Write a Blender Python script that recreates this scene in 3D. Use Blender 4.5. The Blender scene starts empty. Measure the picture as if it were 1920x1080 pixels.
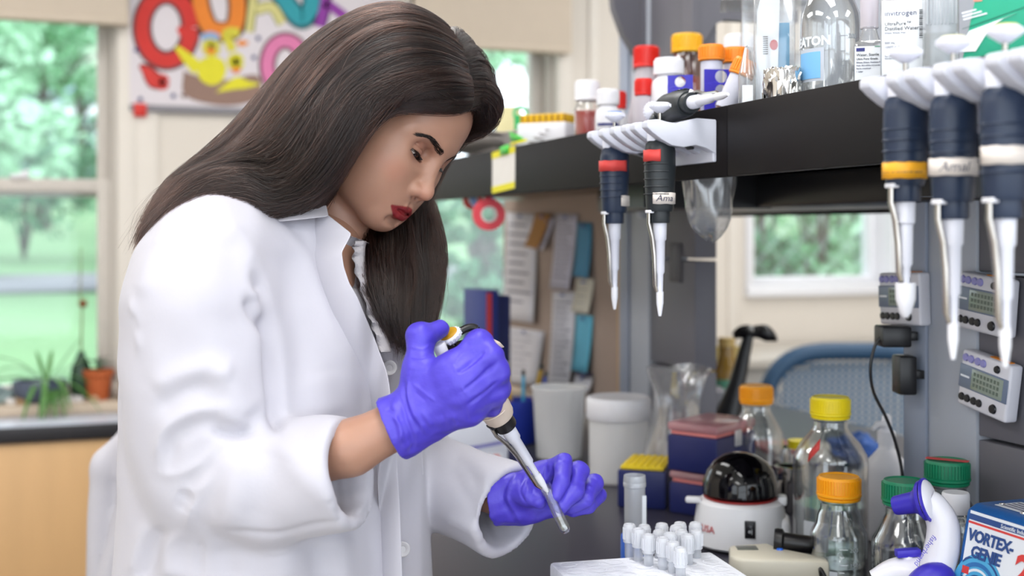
import bpy, bmesh, math, random
import numpy as np
from mathutils import Vector, Matrix, noise

random.seed(7)
RNG = np.random.default_rng(7)
SC = bpy.context.scene
COL = SC.collection

# ---------------------------------------------------------------- camera
# World axes: +Y runs along the lab bench away from the viewer, +X across it, Z up, floor at 0.
F_PX, HORIZON, CAM_Z = 2300.0, 432.0, 1.365
TH = math.atan(810.0 / F_PX)              # the camera looks this much to the right of the bench's length
CT, ST = math.cos(TH), math.sin(TH)
cam_data = bpy.data.cameras.new('camera')
cam_data.sensor_width = 36.0
cam_data.lens = 36.0 * F_PX / 1920.0
cam_data.shift_y = -(540.0 - HORIZON) / 1920.0
cam_data.clip_start = 0.05
cam_data.clip_end = 300
cam_data.dof.use_dof = True
cam_data.dof.focus_distance = 1.36
cam_data.dof.aperture_fstop = 3.4
cam = bpy.data.objects.new('camera', cam_data)
COL.objects.link(cam)
cam.location = (0, 0, CAM_Z)
cam.rotation_euler = (math.pi / 2, 0, -TH)
SC.camera = cam

def W(xc, d, z):
    """camera-aligned (right, distance, height) -> world"""
    return Vector((xc * CT + d * ST, -xc * ST + d * CT, z))
def CF(px, py, d):
    """measured picture position at distance d -> camera-aligned frame"""
    return np.array([(px - 960.0) * d / F_PX, d, CAM_Z - (py - HORIZON) * d / F_PX])
def P(px, py, d):
    return W(*CF(px, py, d))
def on_x(px, py, X):
    r = (px - 960.0) / F_PX
    d = X / (r * CT + ST)
    return P(px, py, d)
def on_y(px, py, Y):
    r = (px - 960.0) / F_PX
    d = Y / (-r * ST + CT)
    return P(px, py, d)
def on_z(px, py, z):
    return P(px, py, F_PX * (CAM_Z - z) / (py - HORIZON))

# ---------------------------------------------------------------- sky, sun, exposure
world = bpy.data.worlds.new('sky'); SC.world = world
world.use_nodes = True
wn = world.node_tree
bg = wn.nodes['Background']
bg.inputs[0].default_value = (0.84, 0.92, 1.0, 1)
bg.inputs[1].default_value = 2.5
sun_d = bpy.data.lights.new('sun', 'SUN'); sun_d.energy = 1.2; sun_d.angle = math.radians(40)
sun_d.color = (1.0, 0.97, 0.9)
sun = bpy.data.objects.new('sun', sun_d); COL.objects.link(sun)
sun.rotation_euler = (math.radians(38), 0, math.radians(-150)); sun.location = (-6, 12, 9)
vs = SC.view_settings
vs.view_transform = 'Standard'; vs.look = 'None'; vs.gamma = 1.0; vs.use_curve_mapping = False
vs.exposure = 0.64
SC.cycles.use_denoising = True
SC.cycles.max_bounces = 8
SC.cycles.use_adaptive_sampling = True
SC.cycles.adaptive_threshold = 0.02
SC.cycles.transparent_max_bounces = 16
SC.cycles.transmission_bounces = 10
SC.cycles.caustics_reflective = False
SC.cycles.caustics_refractive = False
SC.cycles.sample_clamp_indirect = 6.0

# ---------------------------------------------------------------- materials
def srgb(h):
    h = h.lstrip('#')
    v = [int(h[i:i + 2], 16) / 255 for i in (0, 2, 4)]
    return tuple((c / 12.92 if c <= 0.04045 else ((c + 0.055) / 1.055) ** 2.4) for c in v)
MATS = {}
def mat(name, col, rough=0.5, metal=0.0, trans=0.0, ior=1.45, var=0.06, scale=30.0, bump=0.0, bscale=200.0,
        coat=0.0, emit=0.0, alpha=1.0, sss=0.0, sheen=0.0, stretch=None):
    """principled material whose colour wanders a little with a noise texture"""
    if name in MATS: return MATS[name]
    if isinstance(col, str): col = srgb(col)
    m = bpy.data.materials.new(name); m.use_nodes = True
    nt = m.node_tree; b = nt.nodes['Principled BSDF']
    b.inputs['Base Color'].default_value = (*col, 1)
    b.inputs['Roughness'].default_value = rough
    b.inputs['Metallic'].default_value = metal
    b.inputs['Transmission Weight'].default_value = trans
    b.inputs['IOR'].default_value = ior
    b.inputs['Coat Weight'].default_value = coat
    b.inputs['Alpha'].default_value = alpha
    if sheen: b.inputs['Sheen Weight'].default_value = sheen
    if sss:
        b.inputs['Subsurface Weight'].default_value = sss
        b.inputs['Subsurface Radius'].default_value = (1.0, 0.35, 0.2)
        b.inputs['Subsurface Scale'].default_value = 0.006
    if emit:
        b.inputs['Emission Color'].default_value = (*col, 1)
        b.inputs['Emission Strength'].default_value = emit
    tc = nt.nodes.new('ShaderNodeTexCoord')
    src = tc.outputs['Object']
    if stretch:
        mp = nt.nodes.new('ShaderNodeMapping'); mp.inputs['Scale'].default_value = stretch
        nt.links.new(src, mp.inputs[0]); src = mp.outputs[0]
    if var:
        n = nt.nodes.new('ShaderNodeTexNoise'); n.inputs['Scale'].default_value = scale; n.inputs['Detail'].default_value = 4
        r = nt.nodes.new('ShaderNodeMix'); r.data_type = 'RGBA'
        r.inputs[6].default_value = (*[max(0, c * (1 - var)) for c in col], 1)
        r.inputs[7].default_value = (*[min(1, c * (1 + var)) for c in col], 1)
        nt.links.new(src, n.inputs['Vector']); nt.links.new(n.outputs[0], r.inputs[0])
        nt.links.new(r.outputs[2], b.inputs['Base Color'])
    if bump:
        n2 = nt.nodes.new('ShaderNodeTexNoise'); n2.inputs['Scale'].default_value = bscale; n2.inputs['Detail'].default_value = 3
        bp = nt.nodes.new('ShaderNodeBump'); bp.inputs['Strength'].default_value = bump; bp.inputs['Distance'].default_value = 0.002
        nt.links.new(src, n2.inputs['Vector']); nt.links.new(n2.outputs[0], bp.inputs['Height'])
        nt.links.new(bp.outputs[0], b.inputs['Normal'])
    MATS[name] = m
    return m
def glass(name, tint=(0.96, 0.98, 0.98), refl=0.10, fuzz=0.0, opaque=0.0):
    """thin-walled clear glass or plastic: lets light straight through and mirrors at grazing angles"""
    if name in MATS: return MATS[name]
    m = bpy.data.materials.new(name); m.use_nodes = True
    nt = m.node_tree; out = nt.nodes['Material Output']; nt.nodes.remove(nt.nodes['Principled BSDF'])
    tr = nt.nodes.new('ShaderNodeBsdfTransparent'); tr.inputs[0].default_value = (*tint, 1)
    gl = nt.nodes.new('ShaderNodeBsdfGlossy'); gl.inputs['Roughness'].default_value = 0.03 + fuzz
    lw = nt.nodes.new('ShaderNodeLayerWeight'); lw.inputs[0].default_value = 0.35
    ma = nt.nodes.new('ShaderNodeMath'); ma.operation = 'MULTIPLY_ADD'
    ma.inputs[1].default_value = 0.75; ma.inputs[2].default_value = refl
    ma.use_clamp = True
    tcg = nt.nodes.new('ShaderNodeTexCoord'); ng = nt.nodes.new('ShaderNodeTexNoise'); ng.inputs['Scale'].default_value = 60
    bg_ = nt.nodes.new('ShaderNodeBump'); bg_.inputs['Strength'].default_value = 0.12; bg_.inputs['Distance'].default_value = 0.001
    nt.links.new(tcg.outputs['Object'], ng.inputs['Vector']); nt.links.new(ng.outputs[0], bg_.inputs['Height'])
    nt.links.new(bg_.outputs[0], gl.inputs['Normal'])
    mx = nt.nodes.new('ShaderNodeMixShader')
    nt.links.new(lw.outputs['Facing'], ma.inputs[0]); nt.links.new(ma.outputs[0], mx.inputs[0])
    nt.links.new(tr.outputs[0], mx.inputs[1]); nt.links.new(gl.outputs[0], mx.inputs[2])
    last = mx.outputs[0]
    if opaque:
        di = nt.nodes.new('ShaderNodeBsdfPrincipled'); di.inputs['Base Color'].default_value = (*tint, 1); di.inputs['Roughness'].default_value = 0.4
        tl = nt.nodes.new('ShaderNodeBsdfTranslucent'); tl.inputs[0].default_value = (*tint, 1)
        m1 = nt.nodes.new('ShaderNodeMixShader'); m1.inputs[0].default_value = 0.45
        nt.links.new(di.outputs[0], m1.inputs[1]); nt.links.new(tl.outputs[0], m1.inputs[2])
        m2 = nt.nodes.new('ShaderNodeMixShader'); m2.inputs[0].default_value = opaque
        nt.links.new(last, m2.inputs[1]); nt.links.new(m1.outputs[0], m2.inputs[2]); last = m2.outputs[0]
    nt.links.new(last, out.inputs[0])
    MATS[name] = m
    return m

# ---------------------------------------------------------------- object helpers
def tag(o, label=None, cat=None, group=None, kind=None):
    if label: o['label'] = label
    if cat: o['category'] = cat
    if group: o['group'] = group
    if kind: o['kind'] = kind
    return o
def thing(name, label, cat, loc=(0, 0, 0), rz=0.0, group=None, rot=None):
    o = bpy.data.objects.new(name, None); COL.objects.link(o)
    o.empty_display_size = 0.02
    o.location = loc
    o.rotation_euler = rot if rot else (0, 0, rz)
    return tag(o, label, cat, group)
def link(name, me, m, parent=None, label=None, smooth=True):
    o = bpy.data.objects.new(name, me); COL.objects.link(o)
    if m is not None and not me.materials: me.materials.append(m)
    if parent is not None: o.parent = parent
    if label: o['label'] = label
    if smooth:
        me.polygons.foreach_set('use_smooth', [True] * len(me.polygons))
        try: me.set_sharp_from_angle(angle=math.radians(smooth if smooth > 1 else 40))
        except Exception: pass
    return o
def dup(root, loc=None, rz=None, label=None, group=None, parent=None):
    r = root.copy(); COL.objects.link(r)
    if parent is not None: r.parent = parent
    if loc is not None: r.location = loc
    if rz is not None: r.rotation_euler = (0, 0, rz)
    if label: r['label'] = label
    if group: r['group'] = group
    for ch in list(root.children): dup(ch, parent=r)
    return r

class MB:
    """collects geometry for ONE mesh"""
    def __init__(s): s.bm = bmesh.new()
    def box(s, lo, hi, r=0.0, seg=2, M=None):
        lo, hi = Vector(lo), Vector(hi)
        t = bmesh.new()
        bmesh.ops.create_cube(t, size=1.0)
        c = (lo + hi) / 2; d = hi - lo
        for v in t.verts: v.co = Vector((v.co.x * d.x + c.x, v.co.y * d.y + c.y, v.co.z * d.z + c.z))
        if r > 0:
            bmesh.ops.bevel(t, geom=list(t.edges), offset=min(r, 0.49 * min(abs(d.x), abs(d.y), abs(d.z))), segments=seg, affect='EDGES', profile=0.5)
        s._merge(t, M); return s
    def _merge(s, t, M=None):
        if M is not None: bmesh.ops.transform(t, matrix=M, verts=t.verts)
        me = bpy.data.meshes.new('t'); t.to_mesh(me); t.free()
        s.bm.from_mesh(me); bpy.data.meshes.remove(me)
    def lathe(s, prof, n=32, M=None, close=True, sx=1.0, sy=1.0):
        """prof: list of (radius, z)"""
        t = bmesh.new(); rings = []
        for r, z in prof:
            if r < 1e-6: rings.append([t.verts.new((0, 0, z))])
            else: rings.append([t.verts.new((r * sx * math.cos(2 * math.pi * i / n), r * sy * math.sin(2 * math.pi * i / n), z)) for i in range(n)])
        for a, b in zip(rings, rings[1:]):
            for i in range(n):
                j = (i + 1) % n
                if len(a) == 1 and len(b) == 1: continue
                if len(a) == 1: t.faces.new((a[0], b[j], b[i]))
                elif len(b) == 1: t.faces.new((a[i], a[j], b[0]))
                else: t.faces.new((a[i], a[j], b[j], b[i]))
        bmesh.ops.recalc_face_normals(t, faces=t.faces)
        s._merge(t, M); return s
    def tube(s, pts, rad, n=10, M=None, caps=True, flat=1.0):
        pts = [Vector(p) for p in pts]
        if not hasattr(rad, '__len__'): rad = [rad] * len(pts)
        t = bmesh.new(); rings = []
        up = None
        for i, p in enumerate(pts):
            d = (pts[min(i + 1, len(pts) - 1)] - pts[max(i - 1, 0)]).normalized()
            if up is None:
                up = Vector((0, 0, 1)) if abs(d.z) < 0.9 else Vector((1, 0, 0))
            sd = d.cross(up).normalized(); up = sd.cross(d).normalized()
            rings.append([t.verts.new(p + sd * (rad[i] * math.cos(2 * math.pi * k / n)) + up * (rad[i] * flat * math.sin(2 * math.pi * k / n))) for k in range(n)])
        for a, b in zip(rings, rings[1:]):
            for k in range(n):
                t.faces.new((a[k], a[(k + 1) % n], b[(k + 1) % n], b[k]))
        if caps:
            t.faces.new(rings[0][::-1]); t.faces.new(rings[-1])
        bmesh.ops.recalc_face_normals(t, faces=t.faces)
        s._merge(t, M); return s
    def prism(s, poly, z0, z1, M=None, r=0.0):
        """poly in XY, extruded along Z"""
        t = bmesh.new()
        a = [t.verts.new((x, y, z0)) for x, y in poly]; b = [t.verts.new((x, y, z1)) for x, y in poly]
        n = len(poly)
        t.faces.new(a[::-1]); t.faces.new(b)
        for i in range(n): t.faces.new((a[i], a[(i + 1) % n], b[(i + 1) % n], b[i]))
        bmesh.ops.recalc_face_normals(t, faces=t.faces)
        if r: bmesh.ops.bevel(t, geom=list(t.edges), offset=r, segments=2, affect='EDGES', profile=0.5)
        s._merge(t, M); return s
    def sheet(s, grid):
        """grid: rows of points"""
        vv = [[s.bm.verts.new(p) for p in row] for row in grid]
        for r0, r1 in zip(vv, vv[1:]):
            for i in range(len(r0) - 1): s.bm.faces.new((r0[i], r0[i + 1], r1[i + 1], r1[i]))
        return s
    def done(s, name, m, parent=None, label=None, smooth=True, M=None):
        if M is not None: bmesh.ops.transform(s.bm, matrix=M, verts=s.bm.verts)
        me = bpy.data.meshes.new(name); s.bm.to_mesh(me); s.bm.free()
        return link(name, me, m, parent, label, smooth)
def RX(a): return Matrix.Rotation(a, 4, 'X')
def RY(a): return Matrix.Rotation(a, 4, 'Y')
def RZ(a): return Matrix.Rotation(a, 4, 'Z')
def TR(*v): return Matrix.Translation(Vector(v))
def frame_to(a, b, side=None):
    """matrix whose Z runs from a to b"""
    a, b = Vector(a), Vector(b); z = (b - a).normalized()
    x = Vector(side) if side is not None else (Vector((1, 0, 0)) if abs(z.x) < 0.9 else Vector((0, 1, 0)))
    x = (x - z * x.dot(z)).normalized(); y = z.cross(x)
    M = Matrix((x, y, z)).transposed().to_4x4(); M.translation = a
    return M
def solid(me_obj, t, offset=-1.0):
    md = me_obj.modifiers.new('thick', 'SOLIDIFY'); md.thickness = t; md.offset = offset
    return me_obj
def text_mesh(s, size, align='LEFT', extrude=0.0002, space=1.0, shear=0.0, bold=0.0, res=2):
    """lettering in the XY plane as a mesh"""
    cu = bpy.data.curves.new('lettering', 'FONT'); cu.body = s; cu.size = size; cu.align_x = align
    cu.extrude = extrude; cu.space_character = space; cu.shear = shear; cu.offset = bold; cu.resolution_u = res
    o = bpy.data.objects.new('lettering', cu); COL.objects.link(o)
    dg = bpy.context.evaluated_depsgraph_get(); dg.update()
    me = bpy.data.meshes.new_from_object(o.evaluated_get(dg))
    bpy.data.objects.remove(o); bpy.data.curves.remove(cu)
    return me
def lettering(s, size, m, parent, M=None, wrap=None, name='lettering', **kw):
    """flat lettering; wrap=(radius) bends it round a Z cylinder: x along the circumference from -Y, y -> z"""
    me = text_mesh(s, size, **kw)
    if wrap:
        for v in me.vertices:
            a = v.co.x / wrap; r = wrap + v.co.z
            v.co = (r * math.sin(a), -r * math.cos(a), v.co.y)
    if M is not None: me.transform(M)
    return link(name, me, m, parent, smooth=False)
def crom(pts, n):
    """Catmull-Rom resample to n points"""
    p = np.array([list(q) for q in pts], float)
    q = np.vstack([2 * p[0] - p[1], p, 2 * p[-1] - p[-2]])
    seg = len(p) - 1
    t = np.linspace(0, seg, n); i = np.minimum(t.astype(int), seg - 1); f = (t - i)[:, None]
    a, b, c, d = q[i], q[i + 1], q[i + 2], q[i + 3]
    return 0.5 * (2 * b + (c - a) * f + (2 * a - 5 * b + 4 * c - d) * f ** 2 + (3 * b - a - 3 * c + d) * f ** 3)

# ---------------------------------------------------------------- implicit-surface modelling
def np_mesh(name, V, F):
    me = bpy.data.meshes.new(name)
    V = np.asarray(V, np.float32); F = np.asarray(F, np.int32)
    me.vertices.add(len(V)); me.vertices.foreach_set('co', V.ravel())
    k = F.shape[1]
    me.loops.add(F.size); me.loops.foreach_set('vertex_index', F.ravel())
    me.polygons.add(len(F))
    me.polygons.foreach_set('loop_start', np.arange(0, F.size, k, dtype=np.int32))
    me.update(calc_edges=True); me.validate()
    return me
class SDF:
    def __init__(s, lo, hi, h):
        s.lo = np.array(lo, float); s.h = h
        s.n = np.ceil((np.array(hi, float) - s.lo) / h).astype(int) + 1
        s.D = np.full(s.n, 1.0, np.float32)
        s.ax = [(s.lo[i] + h * np.arange(s.n[i])).astype(np.float32) for i in range(3)]
    def sub(s, lo, hi, m):
        i0 = np.clip(((np.array(lo) - m - s.lo) / s.h).astype(int), 0, s.n); i1 = np.clip(((np.array(hi) + m - s.lo) / s.h).astype(int) + 2, 0, s.n)
        sl = tuple(slice(a, b) for a, b in zip(i0, i1))
        g = np.meshgrid(*[s.ax[i][sl[i]] for i in range(3)], indexing='ij', sparse=True)
        return sl, g
    def comb(s, sl, d, k, op):
        a = s.D[sl]
        if a.size == 0: return
        if op == 'add':
            if k <= 0: r = np.minimum(a, d)
            else:
                h = np.clip(k - np.abs(a - d), 0, None) / k
                r = np.minimum(a, d) - h * h * k * 0.25
        elif op == 'cut':
            d = -d
            if k <= 0: r = np.maximum(a, d)
            else:
                h = np.clip(k - np.abs(a - d), 0, None) / k
                r = np.maximum(a, d) + h * h * k * 0.25
        s.D[sl] = r
    def ell(s, c, r, k=0.01, R=None, op='add'):
        c = np.array(c, float); r = np.array(r if hasattr(r, '__len__') else (r, r, r), float)
        m = k + 3 * s.h; big = r.max() if R is not None else r
        sl, g = s.sub(c - big, c + big, m)
        p = [g[i] - c[i] for i in range(3)]
        if R is not None:
            R = np.array(R, float)
            p = [p[0] * R[i][0] + p[1] * R[i][1] + p[2] * R[i][2] for i in range(3)]
        k0 = np.sqrt((p[0] / r[0]) ** 2 + (p[1] / r[1]) ** 2 + (p[2] / r[2]) ** 2)
        k1 = np.sqrt((p[0] / r[0] ** 2) ** 2 + (p[1] / r[1] ** 2) ** 2 + (p[2] / r[2] ** 2) ** 2)
        d = np.where(k1 > 1e-6, k0 * (k0 - 1) / np.maximum(k1, 1e-6), -r.min())
        s.comb(sl, d.astype(np.float32), k, op)
    def cap(s, a, b, ra, rb=None, k=0.01, op='add'):
        a = np.array(a, float); b = np.array(b, float); rb = ra if rb is None else rb
        m = k + 3 * s.h
        sl, g = s.sub(np.minimum(a - ra, b - rb), np.maximum(a + ra, b + rb), m)
        ab = b - a; L = max((ab ** 2).sum(), 1e-12)
        p = [g[i] - a[i] for i in range(3)]
        t = np.clip((p[0] * ab[0] + p[1] * ab[1] + p[2] * ab[2]) / L, 0, 1)
        d = np.sqrt((p[0] - t * ab[0]) ** 2 + (p[1] - t * ab[1]) ** 2 + (p[2] - t * ab[2]) ** 2) - (ra + (rb - ra) * t)
        s.comb(sl, d.astype(np.float32), k, op)
    def chain(s, pts, rad, k=0.01, op='add'):
        if not hasattr(rad, '__len__'): rad = [rad] * len(pts)
        for i in range(len(pts) - 1): s.cap(pts[i], pts[i + 1], rad[i], rad[i + 1], k, op)
    def mesh(s, smooth=1):
        D, h = s.D, s.h
        ins = D < 0
        nx, ny, nz = D.shape
        c = np.zeros((nx - 1, ny - 1, nz - 1), np.int8)
        for dx in (0, 1):
            for dy in (0, 1):
                for dz in (0, 1):
                    c += ins[dx:nx - 1 + dx, dy:ny - 1 + dy, dz:nz - 1 + dz]
        act = (c > 0) & (c < 8)
        I = np.argwhere(act)
        idx = np.full(act.shape, -1, np.int32); idx[act] = np.arange(len(I))
        acc = np.zeros((len(I), 3)); cnt = np.zeros(len(I))
        corners = [(0, 0, 0), (1, 0, 0), (0, 1, 0), (1, 1, 0), (0, 0, 1), (1, 0, 1), (0, 1, 1), (1, 1, 1)]
        vals = {q: D[I[:, 0] + q[0], I[:, 1] + q[1], I[:, 2] + q[2]] for q in corners}
        for q in corners:
            for ax in range(3):
                if q[ax] == 0:
                    q2 = list(q); q2[ax] = 1; q2 = tuple(q2)
                    a, b = vals[q], vals[q2]
                    cr = (a < 0) != (b < 0)
                    t = np.where(cr, a / np.where(cr, a - b, 1), 0)
                    pos = np.zeros((len(I), 3)); pos[:] = q; pos[:, ax] = t
                    acc[cr] += pos[cr]; cnt += cr
        V = s.lo + h * (I + acc / np.maximum(cnt, 1)[:, None])
        Fs = []
        for ax in range(3):
            b1, b2 = [(1, 2), (2, 0), (0, 1)][ax]
            sl0 = [slice(None)] * 3; sl1 = [slice(None)] * 3
            sl0[ax] = slice(0, -1); sl1[ax] = slice(1, None)
            A, B = ins[tuple(sl0)], ins[tuple(sl1)]
            E = np.argwhere(A != B)
            ok = (E[:, b1] > 0) & (E[:, b2] > 0) & (E[:, b1] < D.shape[b1] - 1) & (E[:, b2] < D.shape[b2] - 1)
            E = E[ok]
            flip = A[E[:, 0], E[:, 1], E[:, 2]]
            q = []
            for o1, o2 in ((-1, -1), (0, -1), (0, 0), (-1, 0)):
                e = E.copy(); e[:, b1] += o1; e[:, b2] += o2
                q.append(idx[e[:, 0], e[:, 1], e[:, 2]])
            q = np.stack(q, 1)
            q[~flip] = q[~flip][:, ::-1]
            Fs.append(q)
        F = np.vstack(Fs); F = F[(F >= 0).all(1)]
        for _ in range(smooth): V = lap(V, F, 0.5)
        return V, F
    def at(s, p):
        """trilinear sample and gradient"""
        q = (np.asarray(p) - s.lo) / s.h
        q = np.clip(q, 1, s.n - 2.001 - 1); i = q.astype(int); f = q - i
        def smp(i):
            r = 0
            for dx in (0, 1):
                for dy in (0, 1):
                    for dz in (0, 1):
                        w = (f[:, 0] if dx else 1 - f[:, 0]) * (f[:, 1] if dy else 1 - f[:, 1]) * (f[:, 2] if dz else 1 - f[:, 2])
                        r = r + w * s.D[i[:, 0] + dx, i[:, 1] + dy, i[:, 2] + dz]
            return r
        v = smp(i); g = []
        for ax in range(3):
            e = np.zeros(3, int); e[ax] = 1
            g.append(smp(np.minimum(i + e, s.n - 2)) - smp(np.maximum(i - e, 0)))
        g = np.stack(g, 1); g /= np.maximum(np.linalg.norm(g, axis=1, keepdims=True), 1e-9)
        return v, g
def lap(V, F, w=0.5):
    S = np.zeros_like(V); C = np.zeros(len(V))
    k = F.shape[1]
    for a in range(k):
        b = (a + 1) % k
        for x, y in ((a, b), (b, a)):
            for c in range(3): S[:, c] += np.bincount(F[:, x], V[F[:, y], c], len(V))
            C += np.bincount(F[:, x], minlength=len(V))
    return V + w * (S / np.maximum(C, 1)[:, None] - V)
def vnormals(V, F):
    n = np.cross(V[F[:, 2]] - V[F[:, 0]], V[F[:, 3 if F.shape[1] > 3 else 1]] - V[F[:, 1 if F.shape[1] > 3 else 0]])
    if F.shape[1] == 3: n = -n
    N = np.zeros_like(V)
    for a in range(F.shape[1]):
        for c in range(3): N[:, c] += np.bincount(F[:, a], n[:, c], len(V))
    return N / np.maximum(np.linalg.norm(N, axis=1, keepdims=True), 1e-12)
def to_world(V):
    V = np.asarray(V)
    return np.stack([V[:, 0] * CT + V[:, 1] * ST, -V[:, 0] * ST + V[:, 1] * CT, V[:, 2]], 1)
# ================================================================ the room
WALL_Y, GLASS_Y, CEIL = 4.35, 4.46, 2.75
X0, X1, Y0 = -2.3, 5.0, -2.6
wall_m = mat('wall_paint', '#d8d0c6', rough=0.75, var=0.02, scale=6, bump=0.05, bscale=90)
trim_m = mat('trim_paint', '#dcd5cc', rough=0.6, var=0.02, scale=8)
white_m = mat('window_white', '#e6e6ea', rough=0.4, var=0.02)
frame_m = mat('window_frame', '#c9c2ba', rough=0.5, var=0.03)
blind_m = mat('blind_cloth', '#cdbfae', rough=0.9, var=0.04, scale=20)
pane_m = glass('window_pane', (0.97, 0.99, 0.99), 0.03)
floor_m = mat('floor_vinyl', '#a9a39a', rough=0.35, var=0.10, scale=25)
ceil_m = mat('ceiling_tile', '#ecebe8', rough=0.9, var=0.03, scale=40)
def struct(o): return tag(o, kind='structure')
struct(MB().box((X0 - .1, Y0 - .1, -0.1), (X1 + .1, WALL_Y + .15, 0)).done('floor', floor_m))
struct(MB().box((X0 - .1, Y0 - .1, CEIL), (X1 + .1, WALL_Y + .15, CEIL + .1)).done('ceiling', ceil_m))
struct(MB().box((X1, Y0, 0), (X1 + .1, WALL_Y, CEIL)).done('wall_right', wall_m))
# window openings: (x left, x right, sill height, top)
def wx(px, Y=WALL_Y): return on_y(px, 432, Y).x
def wz(px, py, Y=WALL_Y): return on_y(px, py, Y).z
W1 = (-0.80, wx(222), 0.78, 2.36)
W2 = (wx(782), wx(1046), 0.78, 2.36)
W3 = (wx(1408), wx(1672), wz(1540, 540), 2.1)
def back_wall():
    mb = MB(); x = X0
    for a, b, z0, z1 in (W1, W2, W3):
        mb.box((x, WALL_Y, 0), (a, WALL_Y + .15, CEIL)); mb.box((a, WALL_Y, 0), (b, WALL_Y + .15, z0)); mb.box((a, WALL_Y, z1), (b, WALL_Y + .15, CEIL)); x = b
    mb.box((x, WALL_Y, 0), (X1, WALL_Y + .15, CEIL))
    return struct(mb.done('wall_back', wall_m, smooth=False))
back_wall()
def window(n, w, rail=None, fr=0.045, m=frame_m):
    a, b, z0, z1 = w; y0, y1 = GLASS_Y - .03, GLASS_Y + .03
    root = struct(bpy.data.objects.new('window_%d' % n, None)); COL.objects.link(root)
    MB().box((a, WALL_Y + .04, z0), (a + fr * .5, WALL_Y + .15, z1)).box((b - fr * .5, WALL_Y + .04, z0), (b, WALL_Y + .15, z1)).box((a, WALL_Y + .04, z1 - fr * .5), (b, WALL_Y + .15, z1)).done('window_frame', m, root)
    g = fr * .5
    def sash(za, zb, dy, name):
        MB().box((a + g, y0 + dy, za), (a + g + fr, y1 + dy, zb), .004).box((b - g - fr, y0 + dy, za), (b - g, y1 + dy, zb), .004).box((a + g + fr - .004, y0 + dy + .001, za), (b - g - fr + .004, y1 + dy - .001, za + fr), .004).box((a + g + fr - .004, y0 + dy + .001, zb - fr), (b - g - fr + .004, y1 + dy - .001, zb), .004).done(name, m, root)
        MB().box((a + g + fr * .7, GLASS_Y + dy - .002, za + fr * .7), (b - g - fr * .7, GLASS_Y + dy + .002, zb - fr * .7)).done('pane', pane_m, root, smooth=False)
    if rail:
        sash(z0 + .02, rail + .03, -0.012, 'lower_sash'); sash(rail - .03, z1 - g, 0.028, 'upper_sash')
        c = (a + b) / 2 if n > 1 else wx(35)
        MB().box((c - .03, WALL_Y + .055, rail + .03), (c + .03, WALL_Y + .09, rail + .043), .004).tube([(c, WALL_Y + .07, rail + .043), (c + .03, WALL_Y + .06, rail + .052)], .007).done('sash_lock', white_m, root)
    else: sash(z0 + .01, z1 - g, 0, 'sash')
    return root
w1 = window(1, W1, wz(100, 350)); w2 = window(2, W2, wz(900, 350)); w3 = window(3, W3, None, 0.035, white_m)
# unseen windows added behind and beside the viewer to bring in more daylight
def plain_wall(name, fixed, along, openings, axis):
    mb = MB(); a = along[0]
    def bx(u0, u1, z0, z1):
        if axis == 'y': mb.box((u0, fixed - .1, z0), (u1, fixed, z1))
        else: mb.box((fixed - .1, u0, z0), (fixed, u1, z1))
    for u0, u1, z0, z1 in openings:
        bx(a, u0, 0, CEIL); bx(u0, u1, 0, z0); bx(u0, u1, z1, CEIL); a = u1
    bx(a, along[1], 0, CEIL)
    return struct(mb.done(name, wall_m, smooth=False))
ADDED_FRONT_W = [(-2.15, 0.0, .40, 2.60), (0.2, 2.35, .40, 2.60), (2.55, 4.7, .40, 2.60)]
ADDED_LEFT_W = [(-2.4, -0.7, .40, 2.60)]
plain_wall('wall_front', Y0, (X0 - .1, X1 + .1), ADDED_FRONT_W, 'y')
plain_wall('wall_left', X0, (Y0, WALL_Y), ADDED_LEFT_W, 'x')
def portal(c, sx, sy, rot):
    ld = bpy.data.lights.new('window_portal', 'AREA'); ld.shape = 'RECTANGLE'; ld.size = sx; ld.size_y = sy; ld.cycles.is_portal = True
    lo = bpy.data.objects.new('window_portal', ld); COL.objects.link(lo); lo.location = c; lo.rotation_euler = rot
n_ = 4
for ax, wins in (('y', ADDED_FRONT_W), ('x', ADDED_LEFT_W)):
    for u0, u1, z0, z1 in wins:
        root = struct(bpy.data.objects.new('window_%d' % n_, None)); COL.objects.link(root); n_ += 1  # added window out of view, opened to brighten bench and coat
        def fb(p0, p1, q0, q1, r=.05):
            a_, b_ = (Vector((p0, Y0 - q1, 0)), Vector((p1, Y0 - q0, 0))) if ax == 'y' else (Vector((X0 - q1, p0, 0)), Vector((X0 - q0, p1, 0)))
            return a_, b_
        mb = MB()
        for p0, p1, za, zb in ((u0, u0 + .05, z0, z1), (u1 - .05, u1, z0, z1), (u0 + .05, u1 - .05, z0, z0 + .05), (u0 + .05, u1 - .05, z1 - .05, z1), (u0 + .05, u1 - .05, (z0 + z1) / 2 - .02, (z0 + z1) / 2 + .02)):
            a_, b_ = fb(p0, p1, .02, .07); mb.box((a_.x, a_.y, za), (b_.x, b_.y, zb))
        mb.done('window_frame', frame_m, root)
        c_ = (u0 + u1) / 2
        if ax == 'y': portal((c_, Y0 - .09, (z0 + z1) / 2), u1 - u0, z1 - z0, (math.pi / 2, 0, 0))
        else: portal((X0 - .09, c_, (z0 + z1) / 2), z1 - z0, u1 - u0, (0, -math.pi / 2, 0))
for w in (W1, W2, W3): portal(((w[0] + w[1]) / 2, WALL_Y + .14, (w[2] + w[3]) / 2), w[1] - w[0], w[3] - w[2], (-math.pi / 2, 0, 0))
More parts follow.
